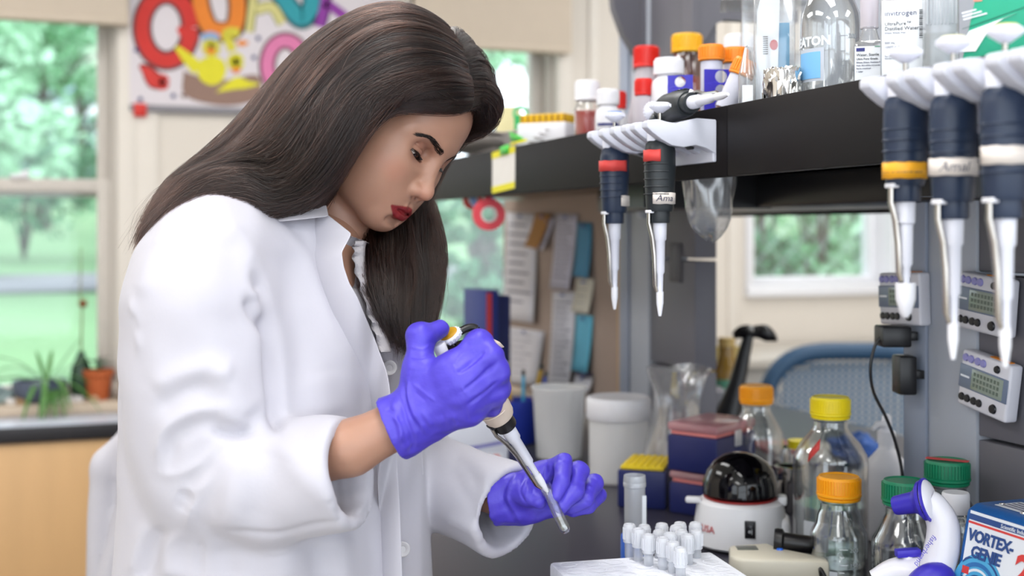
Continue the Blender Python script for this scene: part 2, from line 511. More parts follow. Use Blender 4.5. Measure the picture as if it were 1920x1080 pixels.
# casings round the windows, panel battens, skirting
def casing(n, w, t=0.055, m=trim_m, sill=True):
    a, b, z0, z1 = w; mb = MB()
    mb.box((a - t, WALL_Y - .018, z0 - .02), (a + .004, WALL_Y + .03, z1 + t), .004).box((b - .004, WALL_Y - .018, z0 - .02), (b + t, WALL_Y + .03, z1 + t), .004).box((a - t, WALL_Y - .022, z1 - .004), (b + t, WALL_Y + .03, z1 + t), .004)
    struct(mb.done('trim_%d' % n, m))
casing(1, W1); casing(2, W2)
a, b, z0, z1 = W3
struct(MB().box((a - .03, WALL_Y - .03, z0 - .03), (b + .03, WALL_Y + .05, z0 + .012), .004).box((b - .012, WALL_Y - .02, z0), (b + .03, WALL_Y + .05, z1), .003).box((a - .03, WALL_Y - .02, z0), (a + .004, WALL_Y + .05, z1), .003).done('trim_3', white_m))
for i, px in enumerate((270, 1112, 1372)):
    x = wx(px); wd = 0.046 if i == 0 else 0.02
    struct(MB().box((x - wd, WALL_Y - .012, 0), (x + wd, WALL_Y, CEIL), .003).done('trim_%d' % (4 + i), trim_m))
struct(MB().box((X0, WALL_Y - .015, 0), (X1, WALL_Y, .10), .003).done('baseboard_back', trim_m))
sill_m = mat('sill_stone', '#c9b7a2', rough=0.5, var=0.12, scale=40)
struct(MB().box((W1[0] - .05, WALL_Y - .10, .765), (W1[1] + .05, WALL_Y + .15, .80), .004).done('sill_1', sill_m))
struct(MB().box((W2[0] - .05, WALL_Y - .08, .765), (W2[1] + .05, WALL_Y + .15, .80), .004).done('sill_2', sill_m))
# roman blinds pulled up
def blind(w, z_low, label):
    a, b, z0, z1 = w
    t = thing('window_blind', label, 'blind', ((a + b) / 2, WALL_Y - .03, z_low), group='raised blinds over the windows')
    hw = (b - a) / 2 + .03; h = z1 + .10 - z_low
    MB().box((-hw, -.055, h - .10), (hw, .03, h), .006).done('head_box', trim_m, t)
    for i in range(3): MB().box((-hw, -.045 + .006 * i, .012 + .03 * i), (hw, .012, h - .09), .008).done('cloth_fold', blind_m, t)
    MB().box((-hw, -.048, 0), (hw, .014, .022), .006).done('bottom_rail', blind_m, t)
blind(W1, wz(100, 46), 'beige fabric blind pulled up over the window with the plants')
blind(W2, wz(960, 100), 'beige fabric blind pulled up behind the reagent shelf')

# ---------------------------------------------------------------- ceiling lamps
lamp_m = mat('lamp_diffuser', (1.0, 0.97, 0.93), rough=0.6, var=0.0, emit=3.0)
lampframe_m = mat('lamp_frame', '#e8e8e8', rough=0.5, var=0.02)
def ceiling_lamp(x, y, e, where):
    t = thing('ceiling_light', 'recessed fluorescent ceiling panel ' + where, 'light', (x, y, CEIL), group='ceiling panels')
    MB().box((-.33, -.63, -.03), (.33, -.60, 0)).box((-.33, .60, -.03), (.33, .63, 0)).box((-.33, -.6, -.03), (-.30, .6, 0)).box((.30, -.6, -.03), (.33, .6, 0)).done('frame', lampframe_m, t)
    MB().box((-.30, -.60, -.012), (.30, .60, -.004)).done('diffuser', lamp_m, t)
    ld = bpy.data.lights.new('lamp_light', 'AREA'); ld.shape = 'RECTANGLE'; ld.size = .58; ld.size_y = 1.16; ld.energy = e; ld.color = (0.965, 0.98, 1.0)
    lo = bpy.data.objects.new('lamp_light', ld); COL.objects.link(lo); lo.parent = t; lo.location = (0, 0, -.035)
LAMP_E = 7.0
for x, y, w in ((-1.3, -1.2, 'over the aisle behind the viewer'), (-1.3, 0.9, 'over the aisle beside the viewer'), (-1.3, 2.9, 'over the aisle near the plants'), (0.35, -1.2, 'behind the bench end'), (0.35, 0.6, 'over the near bench edge'), (0.35, 2.6, 'over the far bench edge'), (2.6, -0.8, 'across the bench, near'), (2.6, 1.4, 'across the bench, middle'), (2.6, 3.2, 'over the blue chair')):
    ceiling_lamp(x, y, LAMP_E, w)

# ---------------------------------------------------------------- outdoors
lawn_m = mat('lawn_grass', '#5f8158', rough=0.9, var=0.22, scale=1.2, bump=0.5, bscale=40)
path_m = mat('path_paving', '#77777c', rough=0.9, var=0.10, scale=4)
def slope(y): return 0.30 + 0.062 * (y - 4.5)
def lawn():
    mb = MB()
    ys = [4.52, 8, 12, 18, 26, 40, 70]
    mb.sheet([[(x, y, slope(y) + 0.03 * math.sin(x * .5 + y * .3) * min(1, (y - 4.5) / 4)) for x in np.linspace(-40, 40, 33)] for y in ys])
    return struct(mb.done('lawn', lawn_m))
lawn()
rows = []
for x in np.linspace(-40, 40, 30):
    yc = 13.0 + 0.12 * x; rows.append([(x, yc - .7, slope(yc - .7) + .045), (x, yc + .7, slope(yc + .7) + .045)])
pth = MB().sheet(rows).done('path', path_m); solid(pth, .05, 1); struct(pth)
leaf_m = [mat('leaf_green', '#6ba274', rough=0.7, var=0.45, scale=5), mat('leaf_pale', '#a3cbaa', rough=0.7, var=0.4, scale=5), mat('leaf_deep', '#578a68', rough=0.7, var=0.4, scale=6)]
bark_m = mat('tree_bark', '#4b4640', rough=0.95, var=0.3, scale=14, bump=0.6, bscale=30)
def leaf_cloud(mb, c, r, n, size, rnd):
    for _ in range(n):
        d = Vector((rnd.gauss(0, 1), rnd.gauss(0, 1), rnd.gauss(0, 1))).normalized() * r * rnd.uniform(.45, 1) ** .6
        p = Vector(c) + Vector((d.x, d.y, d.z * .8))
        a = Vector((rnd.gauss(0, 1), rnd.gauss(0, 1), rnd.gauss(0, 1))).normalized(); b = a.cross(Vector((rnd.gauss(0, 1), rnd.gauss(0, 1), rnd.gauss(0, 1)))).normalized()
        s = size * rnd.uniform(.6, 1.3)
        v = [mb.bm.verts.new(p + q) for q in (a * s, b * s * .55, -a * s, -b * s * .55)]
        mb.bm.faces.new(v)
def tree(x, y, h, r, k, seed, label, low=0.35):
    rnd = random.Random(seed); z = slope(y)
    t = thing('tree', label, 'tree', (x, y, z), group='trees outside the windows')
    tr = MB(); tr.tube([(0, 0, -.1), (.05, 0, h * .3), (-.04, .05, h * .6), (0, 0, h * .8)], [.16, .12, .09, .05], 10)
    for i in range(4):
        a = rnd.uniform(0, 6.28); tr.tube([(0, 0, h * (.35 + .1 * i)), (math.cos(a) * r * .4, math.sin(a) * r * .4, h * (.5 + .1 * i)), (math.cos(a) * r * .8, math.sin(a) * r * .8, h * (.55 + .12 * i))], [.06, .04, .02], 7)
    tr.done('trunk', bark_m, t)
    mb = MB()
    for i in range(9):
        a = rnd.uniform(0, 6.28); q = rnd.uniform(0, .75) * r
        leaf_cloud(mb, (q * math.cos(a), q * math.sin(a), h * rnd.uniform(low, .95)), r * .5, 260, .10, rnd)
    mb.done('crown', leaf_m[k], t, smooth=False)
def shrub(px, Y, h, r, k, seed, label):
    rnd = random.Random(seed); p = on_y(px, 432, Y); z = slope(Y)
    t = thing('shrub', label, 'shrub', (p.x, Y, z + .05), group='shrubs outside the windows')
    st = MB()
    for i in range(6): st.tube([(0, 0, -.05), (rnd.uniform(-.2, .2), rnd.uniform(-.2, .2), h * .5), (rnd.uniform(-.5, .5) * r, rnd.uniform(-.5, .5) * r, h * .85)], [.02, .014, .008], 6)
    st.done('stems', bark_m, t)
    mb = MB()
    for i in range(7): leaf_cloud(mb, (rnd.uniform(-.6, .6) * r, rnd.uniform(-.4, .4) * r, h * rnd.uniform(.15, .9)), r * .55, 240, .06, rnd)
    mb.done('foliage', leaf_m[k], t, smooth=False)
for i, (px, Y, h, r, k, lb) in enumerate([(78, 22, 5.5, 1.7, 0, 'dark green tree beyond the path seen through the lower sash'), (-40, 13.5, 3.3, 1.1, 1, 'pale leafy tree filling the upper sash'), (150, 30, 4.6, 1.7, 1, 'far pale tree behind the upper sash'), (-190, 20, 6, 1.8, 2, 'dark tree at the window edge'),
                                       (905, 13, 6.5, 2.4, 1, 'pale green tree behind the middle window'), (1010, 20, 7.5, 2.2, 0, 'green tree at the middle window edge'), (815, 28, 8, 2.2, 0, 'far green tree behind the hair')]):
    tree(on_y(px, 432, Y).x, Y, h, r, k, 20 + i, lb, 0.45 if i == 0 else 0.45 if i in (4, 5, 6) else 0.35)
for i, (px, Y, h, r, k, lb) in enumerate([(1425, 6.6, 2.1, .40, 2, 'dark bush behind the wire fence, beside the wall batten'), (1535, 7.6, 2.5, .50, 0, 'green bush behind the wire fence, middle of the small window'), (1660, 6.6, 2.2, .38, 1, 'pale bush behind the wire fence at the white frame'), (1590, 9.2, 3.2, 1.1, 0, 'tall bush farthest behind the wire fence'),
                                        (935, 9.0, 1.2, .6, 2, 'low dark bush on the lawn beside the pinned papers'), (45, 16, 1.4, 1.0, 2, 'low bush by the grey path')]):
    shrub(px, Y, h, r, k, 60 + i, lb)
# chain-link fence in front of the bushes
t = thing('wire_fence', 'diamond wire fence seen through the small window', 'fence', (on_y(1540, 432, 5.7).x, 5.7, slope(5.7)))
wire_m = mat('fence_wire', '#aab4b8', rough=0.4, metal=0.6, var=0.1)
mb = MB()
for i in range(-9, 10):
    for s in (-1, 1):
        c = i * .16
        x0, z0_, x1, z1_ = c - s * .9, 0.0, c + s * .9, 1.8
        mb.tube([(x0, 0, z0_), (x1, .004 * s, z1_)], .0022, 4, caps=False)
o = mb.done('wire_mesh', wire_m, t); tag(o, kind='stuff')
for s in (-1.2, 1.3): MB().tube([(s, .03, -.1), (s, .03, 2.0)], .025, 10).done('post', wire_m, t)
# neighbouring house with white boards
t = thing('house', 'pale house with white eaves behind the trees', 'house', (on_y(40, 432, 42).x, 42, slope(42)))
MB().box((-4, 0, -.3), (6, 5, 4.2)).done('wall', mat('house_siding', '#9fb2c4', rough=0.8, var=0.06), t)
MB().box((-4.3, -.6, 4.2), (6.3, 5.2, 4.5)).box((-4.2, -.4, 2.4), (6.2, -.1, 2.75)).done('eaves', white_m, t)
MB().prism([(-4.4, 4.5), (6.4, 4.5), (1, 6.4)], -5.2, .7, RX(math.pi / 2)).done('roof', mat('roof_shingle', '#77808a', rough=0.9, var=0.2), t)
for x in (-2.6, -.4, 1.8, 4.0):
    w_ = MB().box((x - .5, -.06, .9), (x + .5, .02, 2.1)).done('window', white_m, t)
    MB().box((x - .4, -.08, 1.0), (x + .4, -.05, 2.0)).done('pane', mat('far_pane', '#5d6f7c', rough=0.1, var=0.1), w_)
# ================================================================ the person
person = thing('person', 'person in white lab coat and purple gloves bending over the bench with a pipette', 'person', W(-0.27, 1.44, 0))
PINV = Matrix.Translation(-Vector(person.location))
def in_cam(name, V, F, m, parent=None, label=None, smooth=60):
    """mesh modelled in the camera-aligned frame -> world -> child of the person"""
    wv = to_world(V) - np.array(person.location)
    return link(name, np_mesh(name, wv, F), m, parent if parent is not None else person, label, smooth)
def proj(V):
    return 960 + F_PX * V[:, 0] / V[:, 1], HORIZON + F_PX * (CAM_Z - V[:, 2]) / V[:, 1]
def seg_dist(px, py, poly):
    """distance and position (0..1) along a polyline"""
    best = np.full(len(px), 1e9); tt = np.zeros(len(px)); side = np.zeros(len(px))
    n = len(poly) - 1
    for i in range(n):
        (x0, y0), (x1, y1) = poly[i], poly[i + 1]
        dx, dy = x1 - x0, y1 - y0; L = max(dx * dx + dy * dy, 1e-9)
        t = np.clip(((px - x0) * dx + (py - y0) * dy) / L, 0, 1)
        ex, ey = px - x0 - t * dx, py - y0 - t * dy
        d = np.hypot(ex, ey); b = d < best
        best[b] = d[b]; tt[b] = (i + t[b]) / n; side[b] = np.sign(dx * ey - dy * ex)[b]
    return best, tt, side
def folds(V, F, strokes, back=0.0):
    """press cloth folds into a mesh: each stroke = (polyline, width, height[, one-sided])"""
    N = vnormals(V, F); px, py = proj(V)
    # facing: 1 on the side the stroke was measured on
    vd = V - np.array([0, 0, CAM_Z]); vd /= np.linalg.norm(vd, axis=1, keepdims=True)
    face = np.clip(-(N * vd).sum(1) * 2.2, back, 1)
    off = np.zeros(len(V))
    for st in strokes:
        poly, w, a = st[:3]
        if len(poly) > 2: poly = [tuple(q) for q in crom([(x, y) for x, y in poly], 3 * len(poly))]
        d, t, s = seg_dist(px, py, poly)
        taper = np.clip(np.minimum(t, 1 - t) * 5 + 0.25, 0, 1)
        if len(st) > 3:      # soft step: sharp on one side, long slope on the other
            ws = np.where(s * st[3] > 0, w * 0.45, w * 2.2)
        else: ws = w
        off += a * taper * np.exp(-(d / ws) ** 2)
    return V + N * (off * face)[:, None]

# ---- head frame
HA, HP, HR = math.radians(29.5), math.radians(34), math.radians(16)
hf = np.array([math.cos(HP) * math.cos(HA), -math.cos(HP) * math.sin(HA), -math.sin(HP)])
hr0 = np.array([-math.sin(HA), -math.cos(HA), 0.0])
hu0 = np.array([math.sin(HP) * math.cos(HA), -math.sin(HP) * math.sin(HA), math.cos(HP)])
hr = math.cos(HR) * hr0 + math.sin(HR) * hu0
hu = -math.sin(HR) * hr0 + math.cos(HR) * hu0
HS = 0.955
HO = CF(822, 297, 1.405) - HS * (0.092 * hf + 0.004 * hu)
def HD(p):
    p = np.atleast_2d(np.asarray(p, float)) * HS
    return HO + p[:, :1] * hf + p[:, 1:2] * hr + p[:, 2:3] * hu
def to_head(q):
    d = np.atleast_2d(q) - HO
    return np.stack([d @ hf, d @ hr, d @ hu], 1) / HS

EYE = np.array((0.0678, 0.0308, -0.0040)); LR = 0.0180
def lid_lines(Y, s):
    """height of the upper and lower lid rims over the eyeball's centre"""
    Q = Y + 0.0015 * s
    return -0.0014 - 11.5 * Q * Q + 0.22 * Y * s, -0.0074 + 9.0 * Q * Q + 0.22 * Y * s
def build_head():
    g = SDF((-0.115, -0.09, -0.20), (0.135, 0.09, 0.13), 0.00125)
    A = g.ell; C = g.cap
    A((-0.010, 0, 0.030), (0.098, 0.073, 0.083), 0.01)                 # cranium
    A((0.036, 0, 0.040), (0.056, 0.060, 0.055), 0.03)                  # forehead
    A((0.036, 0, -0.030), (0.056, 0.058, 0.075), 0.03)                 # face
    for s in (-1, 1):
        C((0.008, s * 0.047, -0.066), (0.070, s * 0.016, -0.0885), 0.019, 0.015, 0.03)   # jaw
        A((0.052, s * 0.040, -0.030), (0.030, 0.024, 0.032), 0.03)     # cheek
        A((0.060, s * 0.028, -0.055), (0.022, 0.020, 0.026), 0.03)
        C((0.084, s * 0.010, 0.017), (0.064, s * 0.050, 0.013), 0.009, 0.009, 0.018)    # brow
        A((0.004, s * 0.071, -0.006), (0.020, 0.008, 0.031), 0.008)    # ear
    A((0.0770, 0, -0.0945), (0.0140, 0.017, 0.0125), 0.022)               # chin
    A((0.079, 0, -0.066), (0.0175, 0.027, 0.024), 0.022)               # muzzle
    C((0.087, 0, 0.004), (0.104, 0, -0.032), 0.0062, 0.0078, 0.014)    # bridge
    A((0.1065, 0, -0.0385), (0.0095, 0.0095, 0.0090), 0.008)           # tip
    for s in (-1, 1):
        A((0.0955, s * 0.0112, -0.0425), (0.0105, 0.0078, 0.0082), 0.006)  # wing
        g.cap((0.085, s * 0.0185, -0.046), (0.0885, s * 0.0205, -0.060), 0.0012, 0.001, 0.008, 'cut')
        g.ell((0.1005, s * 0.0052, -0.0505), (0.005, 0.0028, 0.0030), 0.003, op='cut')   # nostril
        g.ell((0.0915, s * 0.030, -0.001), (0.012, 0.017, 0.0115), 0.014, op='cut')      # socket
        g.ell((0.083, s * 0.0165, -0.001), (0.0045, 0.005, 0.006), 0.008, op='cut')
    # lips
    for s in (-1, 1):
        g.chain([(0.0845, s * 0.0267, -0.0724), (0.0925, s * 0.0168, -0.0694), (0.0972, s * 0.0067, -0.0664), (0.0978, 0, -0.0676)], [0.0020, 0.0036, 0.0044, 0.0042], 0.003)
        g.chain([(0.0840, s * 0.0255, -0.0738), (0.0915, s * 0.0157, -0.0774), (0.0955, s * 0.0062, -0.0797), (0.0960, 0, -0.0799)], [0.0022, 0.0046, 0.0056, 0.0056], 0.003)
        g.chain([(0.0875, s * 0.0274, -0.0727), (0.0955, s * 0.0174, -0.0732), (0.0995, s * 0.0078, -0.0729), (0.1010, 0, -0.0734)], [0.0006, 0.0012, 0.0017, 0.0017], 0.0015, 'cut')
    g.cap((0.1035, -0.001, -0.0555), (0.1015, 0.001, -0.0625), 0.0022, 0.0022, 0.005, 'cut')
    g.cap((0.095, -0.012, -0.0890), (0.095, 0.012, -0.0890), 0.0032, 0.0032, 0.010, 'cut')
    # eyelids: two shells round each eyeball leave a narrow slit, the gaze is down
    for s in (-1, 1):
        e = EYE * np.array((1, s, 1))
        sl, q = g.sub(e - 0.028, e + 0.028, 0.0)
        X, Y, Z = q[0] - e[0], (q[1] - e[1]), q[2] - e[2]
        rr = np.sqrt(X * X + Y * Y + Z * Z)
        up, lo = lid_lines(Y, s)
        shell = np.maximum(rr - LR, -(rr - 0.0154))
        g.comb(sl, np.maximum(shell, up - Z).astype(np.float32), 0.003, 'add')
        g.comb(sl, np.maximum(np.maximum(rr - LR + 0.0006, -(rr - 0.0154)), Z - lo).astype(np.float32), 0.003, 'add')
        pts = []
        for t in np.linspace(-0.85, 0.9, 9):
            yy = 0.0175 * math.sin(t); zz = 0.0058 - 11 * yy * yy + 0.24 * yy * s
            pts.append(e + np.array((math.sqrt(max(LR ** 2 - yy * yy - zz * zz, 1e-6)) + 0.0004, yy, zz)))
        g.chain(pts, 0.0008, 0.0025, 'cut')
        gap = np.maximum(np.maximum(Z - up, lo - Z), np.maximum(rr - 0.024, 0.002 - X))
        g.comb(sl, gap.astype(np.float32), 0.0010, 'cut')
    # neck, reaching into the collar
    n1 = to_head(CF(618, 500, 1.455))[0]
    C(np.array((-0.030, 0, -0.045)), n1, 0.046, 0.050, 0.012)
    V, F = g.mesh(1)
    return V, F
hV, hF = build_head()
head_local = hV.copy()
head_cam = HD(hV)

# ---- body under the clothes: torso, arms, legs
SHN, SHF = CF(390, 500, 1.31), CF(690, 505, 1.575)                    # near and far shoulder
ELN, WRN = CF(385, 905, 1.29), CF(772, 783, 1.238)
ELF, WRF = CF(742, 850, 1.60), CF(936, 935, 1.458)
HIPC = CF(520, 1130, 1.43)
def build_body():
    g = SDF((-0.55, 1.10, 0.02), (0.10, 1.80, 1.50), 0.007)
    lat = np.array([-math.sin(math.radians(30)), -math.cos(math.radians(30)), 0]); fw = np.array([math.cos(math.radians(30)), -math.sin(math.radians(30)), 0])
    Rm = [fw, lat, (0, 0, 1)]
    ch = (SHN + SHF) / 2 + np.array((0.0, 0.01, -0.10))
    g.ell(ch, (0.10, 0.15, 0.16), 0.05, Rm)
    g.ell(ch + np.array((0.0, 0, -0.20)), (0.085, 0.125, 0.18), 0.06, Rm)
    g.ell(HIPC, (0.10, 0.16, 0.13), 0.06, Rm)
    g.cap((SHN + SHF) / 2 + fw * 0.03, CF(600, 470, 1.43), 0.06, 0.05, 0.03)
    for a, b, c in ((SHN, ELN, WRN), (SHF, ELF, WRF)):
        g.cap(a, b, 0.045, 0.038, 0.03); m = CF(657, 840, 1.24) if b is ELN else b + 0.55 * (c - b)
        g.cap(b, m, 0.034, 0.0275, 0.02); g.cap(m, c, 0.0275, 0.0235 if b is ELN else 0.021, 0.01)
    for s in (-1, 1):
        h = HIPC + lat * 0.085 * s + np.array((0, 0, -0.05)); kn = h + np.array((0.01, 0, -0.40)) + fw * 0.02; an = kn + np.array((-0.01, 0, -0.40)); an[2] = 0.07
        g.cap(h, kn, 0.075, 0.05, 0.03); g.cap(kn, an, 0.05, 0.035, 0.02)
        g.cap(an + np.array((0, 0, -0.03)), an + fw * 0.14 + np.array((0, 0, -0.035)), 0.035, 0.028, 0.02)
    return g.mesh(1)
bV, bF = build_body()

skin = mat('skin', '#a67d69', rough=0.40, sss=0.12, var=0.05, scale=60, bump=0.06, bscale=900)
def skin_nodes():
    nt = skin.node_tree; b = nt.nodes['Principled BSDF']
    src = b.inputs['Base Color'].links[0].from_socket
    at = nt.nodes.new('ShaderNodeAttribute'); at.attribute_name = 'tint'; at.attribute_type = 'GEOMETRY'
    mx = nt.nodes.new('ShaderNodeMix'); mx.data_type = 'RGBA'; mx.blend_type = 'MIX'
    nt.links.new(at.outputs['Alpha'], mx.inputs[0]); nt.links.new(src, mx.inputs[6]); nt.links.new(at.outputs['Color'], mx.inputs[7])
    nt.links.new(mx.outputs[2], b.inputs['Base Color'])
skin_nodes()
allV = np.vstack([head_cam, bV]); allF = np.vstack([hF, bF + len(head_cam)])
body = in_cam('body', allV, allF, skin)
def paint_skin():
    """lipstick, moles, flushed cheeks and a darker tone about the lids, by place on the head"""
    me = body.data
    L = np.vstack([head_local, np.full((len(bV), 3), 9.0)])
    col = np.zeros((len(L), 4), np.float32)
    x, y, z = L[:, 0], L[:, 1], L[:, 2]; ay = np.abs(y)
    def lay(mask, c):
        c = srgb(c); mask = np.clip(mask, 0, 1)
        a = col[:, 3]; na = mask + a * (1 - mask)
        for i in range(3): col[:, i] = np.where(na > 1e-5, (c[i] * mask + col[:, i] * a * (1 - mask)) / np.maximum(na, 1e-5), 0)
        col[:, 3] = na
    def blob(c, r, k=1.0):
        d = np.sqrt(((L - np.array(c)) ** 2 / np.array(r) ** 2).sum(1)); return np.clip(1.6 - d, 0, 1) * k
    for s in (-1, 1):
        lay(blob((0.066, s * 0.044, -0.036), (0.02, 0.016, 0.014), 0.30), '#c0705c')      # flush
        lay(blob((0.084, s * 0.030, 0.004), (0.012, 0.017, 0.0085), 0.62), '#8a5a49')     # lids, darker than the skin around
        lay(blob((0.084, s * 0.030, -0.0125), (0.012, 0.014, 0.0045), 0.35), '#8a5c4e')
    lay(blob((0.105, 0, -0.042), (0.012, 0.012, 0.010), 0.30), '#c87f6c')
    # lips
    t = np.clip(ay / 0.0272, 0, 1)
    top = -0.0624 - 0.0098 * t ** 1.3 - 0.0014 * np.exp(-(ay / 0.003) ** 2)
    bot = -0.0866 + 0.0125 * t ** 1.8
    m = (np.clip((top - z) / 0.0014 + 0.5, 0, 1) * np.clip((z - bot) / 0.0014 + 0.5, 0, 1) * np.clip((0.0278 - ay) / 0.001, 0, 1) * (x > 0.078))
    lay(m, '#7c2024')
    for c in ((0.074, 0.044, -0.0545), (0.0745, 0.030, 0.062), (0.089, 0.014, 0.040)):
        lay(blob(c, (0.0035, 0.0014, 0.0014)), '#6a3a2c')
    ca = me.attributes.new('tint', 'FLOAT_COLOR', 'POINT')
    ca.data.foreach_set('color', col.ravel())
paint_skin()

# ---- eyes, lashes, brows
def build_eyes():
    white = mat('eye_white', '#e6ddd6', rough=0.1, var=0.03); iris = mat('iris_brown', '#1c0f0b', rough=0.05, var=0.3, scale=900)
    hairm = mat('brow_hair', '#1a100d', rough=0.5, var=0.2)
    for s in (-1, 1):
        e = EYE * np.array((1, s, 1))
        mb = MB(); t = bmesh.new(); bmesh.ops.create_uvsphere(t, u_segments=24, v_segments=16, radius=0.0159 * HS); mb._merge(t)
        M = Matrix.Identity(4)
        c = W(*HD(e)[0]) - person.location
        eb = mb.done('eyeball', white, person, smooth=80); eb.location = c
        # iris disc turned with the gaze
        gz = hf * 0.90 - hu * 0.43 + hr * (-0.05); gz /= np.linalg.norm(gz)
        gw = Vector((gz[0] * CT + gz[1] * ST, -gz[0] * ST + gz[1] * CT, gz[2]))
        ir = MB().lathe([(0, 0.0163), (0.003, 0.01620), (0.0055, 0.0154), (0.0068, 0.0141)], 24, frame_to((0, 0, 0), gw)).done('iris', iris, eb, smooth=80)
        mb = MB()
        for i in range(58):                                      # upper lashes
            u = -1.06 + 2.12 * i / 57.0 + random.uniform(-0.02, 0.02)
            yy = u * 0.0162
            zc = lid_lines(yy, s)[0]
            xx = math.sqrt(max(LR ** 2 - yy * yy - zc * zc, 1e-6))
            p0 = e + np.array((xx, yy, zc)); L = 0.0066 * (0.6 + 0.4 * (1 - abs(u)) + 0.25 * (u * s > 0.3))
            d = np.array((0.80, 0.55 * u, -0.45)); d /= np.linalg.norm(d)
            p1 = p0 + d * L * 0.5 + np.array((0, 0, -0.0006)); p2 = p0 + d * L + np.array((0.0, 0.0, 0.0012))
            q = [W(*HD(v)[0]) - person.location for v in (p0 - d * 0.001, p1, p2)]
            mb.tube(q, [0.00030, 0.00024, 0.00007], 4)
        mb.done('lashes', hairm, person)
        mb = MB()
        gid = [(-0.010, 0.0095), (-0.005, 0.0120), (0.004, 0.0155), (0.014, 0.0182), (0.023, 0.0160), (0.031, 0.0110)]
        cur = crom([(y, z, 0) for y, z in gid], 60)
        for i in range(330):                                     # brow hairs
            t = random.random() ** 0.9; k = min(int(t * 59), 58)
            y0, z0 = cur[k][0] + 0.0205, cur[k][1]
            wd = 0.0030 * (1.0 - 0.75 * t) + 0.0004
            z0 += random.uniform(-wd, wd)
            ang = math.radians(62 - 55 * min(1, t * 2.2) - 25 * t) + random.uniform(-0.2, 0.2)
            L = random.uniform(0.005, 0.008)
            y1, z1 = y0 + L * math.cos(ang), z0 + L * math.sin(ang) * 0.55
            pts = []
            for yy, zz in ((y0, z0), ((y0 + y1) / 2, (z0 + z1) / 2), (y1, z1)):
                pts.append((yy * s, zz))
            mb_pts = [(p[0], p[1]) for p in pts]
            BROW.append((s, mb_pts))
    return hairm
BROW = []
brow_mat = build_eyes()
def brows():
    # rest the hairs on the actual surface: nearest head vertex along the forward direction
    sel = head_local[(head_local[:, 0] > 0.045) & (np.abs(head_local[:, 2] - 0.016) < 0.02)]
    for s in (-1, 1):
        mb = MB(); sv = sel[sel[:, 1] * s > -0.005]
        for ss, pts in BROW:
            if ss != s: continue
            q = []
            for i, (y, z) in enumerate(pts):
                j = np.argmin((sv[:, 1] - y) ** 2 + (sv[:, 2] - z) ** 2)
                d2 = (sv[:, 1] - y) ** 2 + (sv[:, 2] - z) ** 2
                jj = np.argsort(d2)[:5]
                x = sv[jj, 0].max() + (0.0002 if i == 0 else 0.0007)
                q.append(W(*HD((x, y, z))[0]) - person.location)
            mb.tube(q, [0.00020, 0.00019, 0.00007], 3)
        mb.done('eyebrow', brow_mat, person)
brows()
# ---- lab coat: one shell of torso and sleeves, open down the front
coat_mat = mat('coat_cotton', '#b7b5be', rough=0.85, var=0.015, scale=14, bump=0.22, bscale=48, sheen=0.15)
BA = math.radians(30)
b_lat = np.array([-math.sin(BA), -math.cos(BA), 0.0]); b_fw = np.array([math.cos(BA), -math.sin(BA), 0.0])
def torso(g, grow, k, sections, zt, zb):
    """lofted rounded body: sections = (z, cx, cd, half_lat, half_ap)"""
    sec = np.array(sections); z = g.ax[2]
    par = [np.interp(z, sec[:, 0][::-1], sec[:, i][::-1]).astype(np.float32)[None, None, :] for i in range(1, 5)]
    X = g.ax[0][:, None, None] - par[0]; Dp = g.ax[1][None, :, None] - par[1]
    u = (X * b_lat[0] + Dp * b_lat[1]) / (par[2] + grow); v = (X * b_fw[0] + Dp * b_fw[1]) / (par[3] + grow)
    n = 2.35
    rr = (np.abs(u) ** n + np.abs(v) ** n) ** (1 / n)
    d = (rr - 1) * np.minimum(par[2], par[3])
    zz = np.maximum(z - zt, zb - z)[None, None, :]
    d = np.maximum(d, zz)
    return d.astype(np.float32)
def sect(pts):
    out = []
    for px, py, d, a, b in pts:
        c = CF(px, py, d); out.append((c[2], c[0], c[1], a, b))
    return out
COAT_SEC = sect([(575, 385, 1.45, 0.075, 0.055), (560, 420, 1.45, 0.120, 0.078), (538, 480, 1.46, 0.168, 0.095), (524, 560, 1.45, 0.186, 0.116),
                 (518, 700, 1.44, 0.188, 0.136), (522, 850, 1.43, 0.188, 0.146), (524, 1000, 1.43, 0.193, 0.150), (522, 1150, 1.43, 0.20, 0.156), (522, 1500, 1.43, 0.22, 0.18)])
NEAR_ARM = [(CF(404, 468, 1.325), 0.060), (CF(386, 512, 1.315), 0.068), (CF(380, 580, 1.30), 0.075), (CF(384, 700, 1.30), 0.076), (CF(392, 800, 1.295), 0.074),
            (CF(402, 888, 1.285), 0.069), (CF(500, 905, 1.265), 0.062), (CF(600, 892, 1.245), 0.0565), (CF(664, 884, 1.235), 0.0555)]
FAR_ARM = [(CF(690, 490, 1.56), 0.055), (CF(705, 600, 1.59), 0.064), (CF(730, 760, 1.60), 0.066), (CF(752, 868, 1.585), 0.062), (CF(850, 916, 1.52), 0.052), (CF(962, 964, 1.455), 0.057)]
CUFF_N = (CF(657, 885, 1.236), (CF(657, 885, 1.236) - CF(560, 898, 1.253)))
CUFF_F = (CF(955, 957, 1.458), (CF(960, 960, 1.452) - CF(850, 910, 1.52)))
def plane_cut(g, p, n, lo, hi):
    n = np.array(n) / np.linalg.norm(n)
    sl, q = g.sub(lo, hi, 0.0)
    d = (q[0] - p[0]) * n[0] + (q[1] - p[1]) * n[1] + (q[2] - p[2]) * n[2]
    g.comb(sl, (-d).astype(np.float32), 0.0, 'cut')
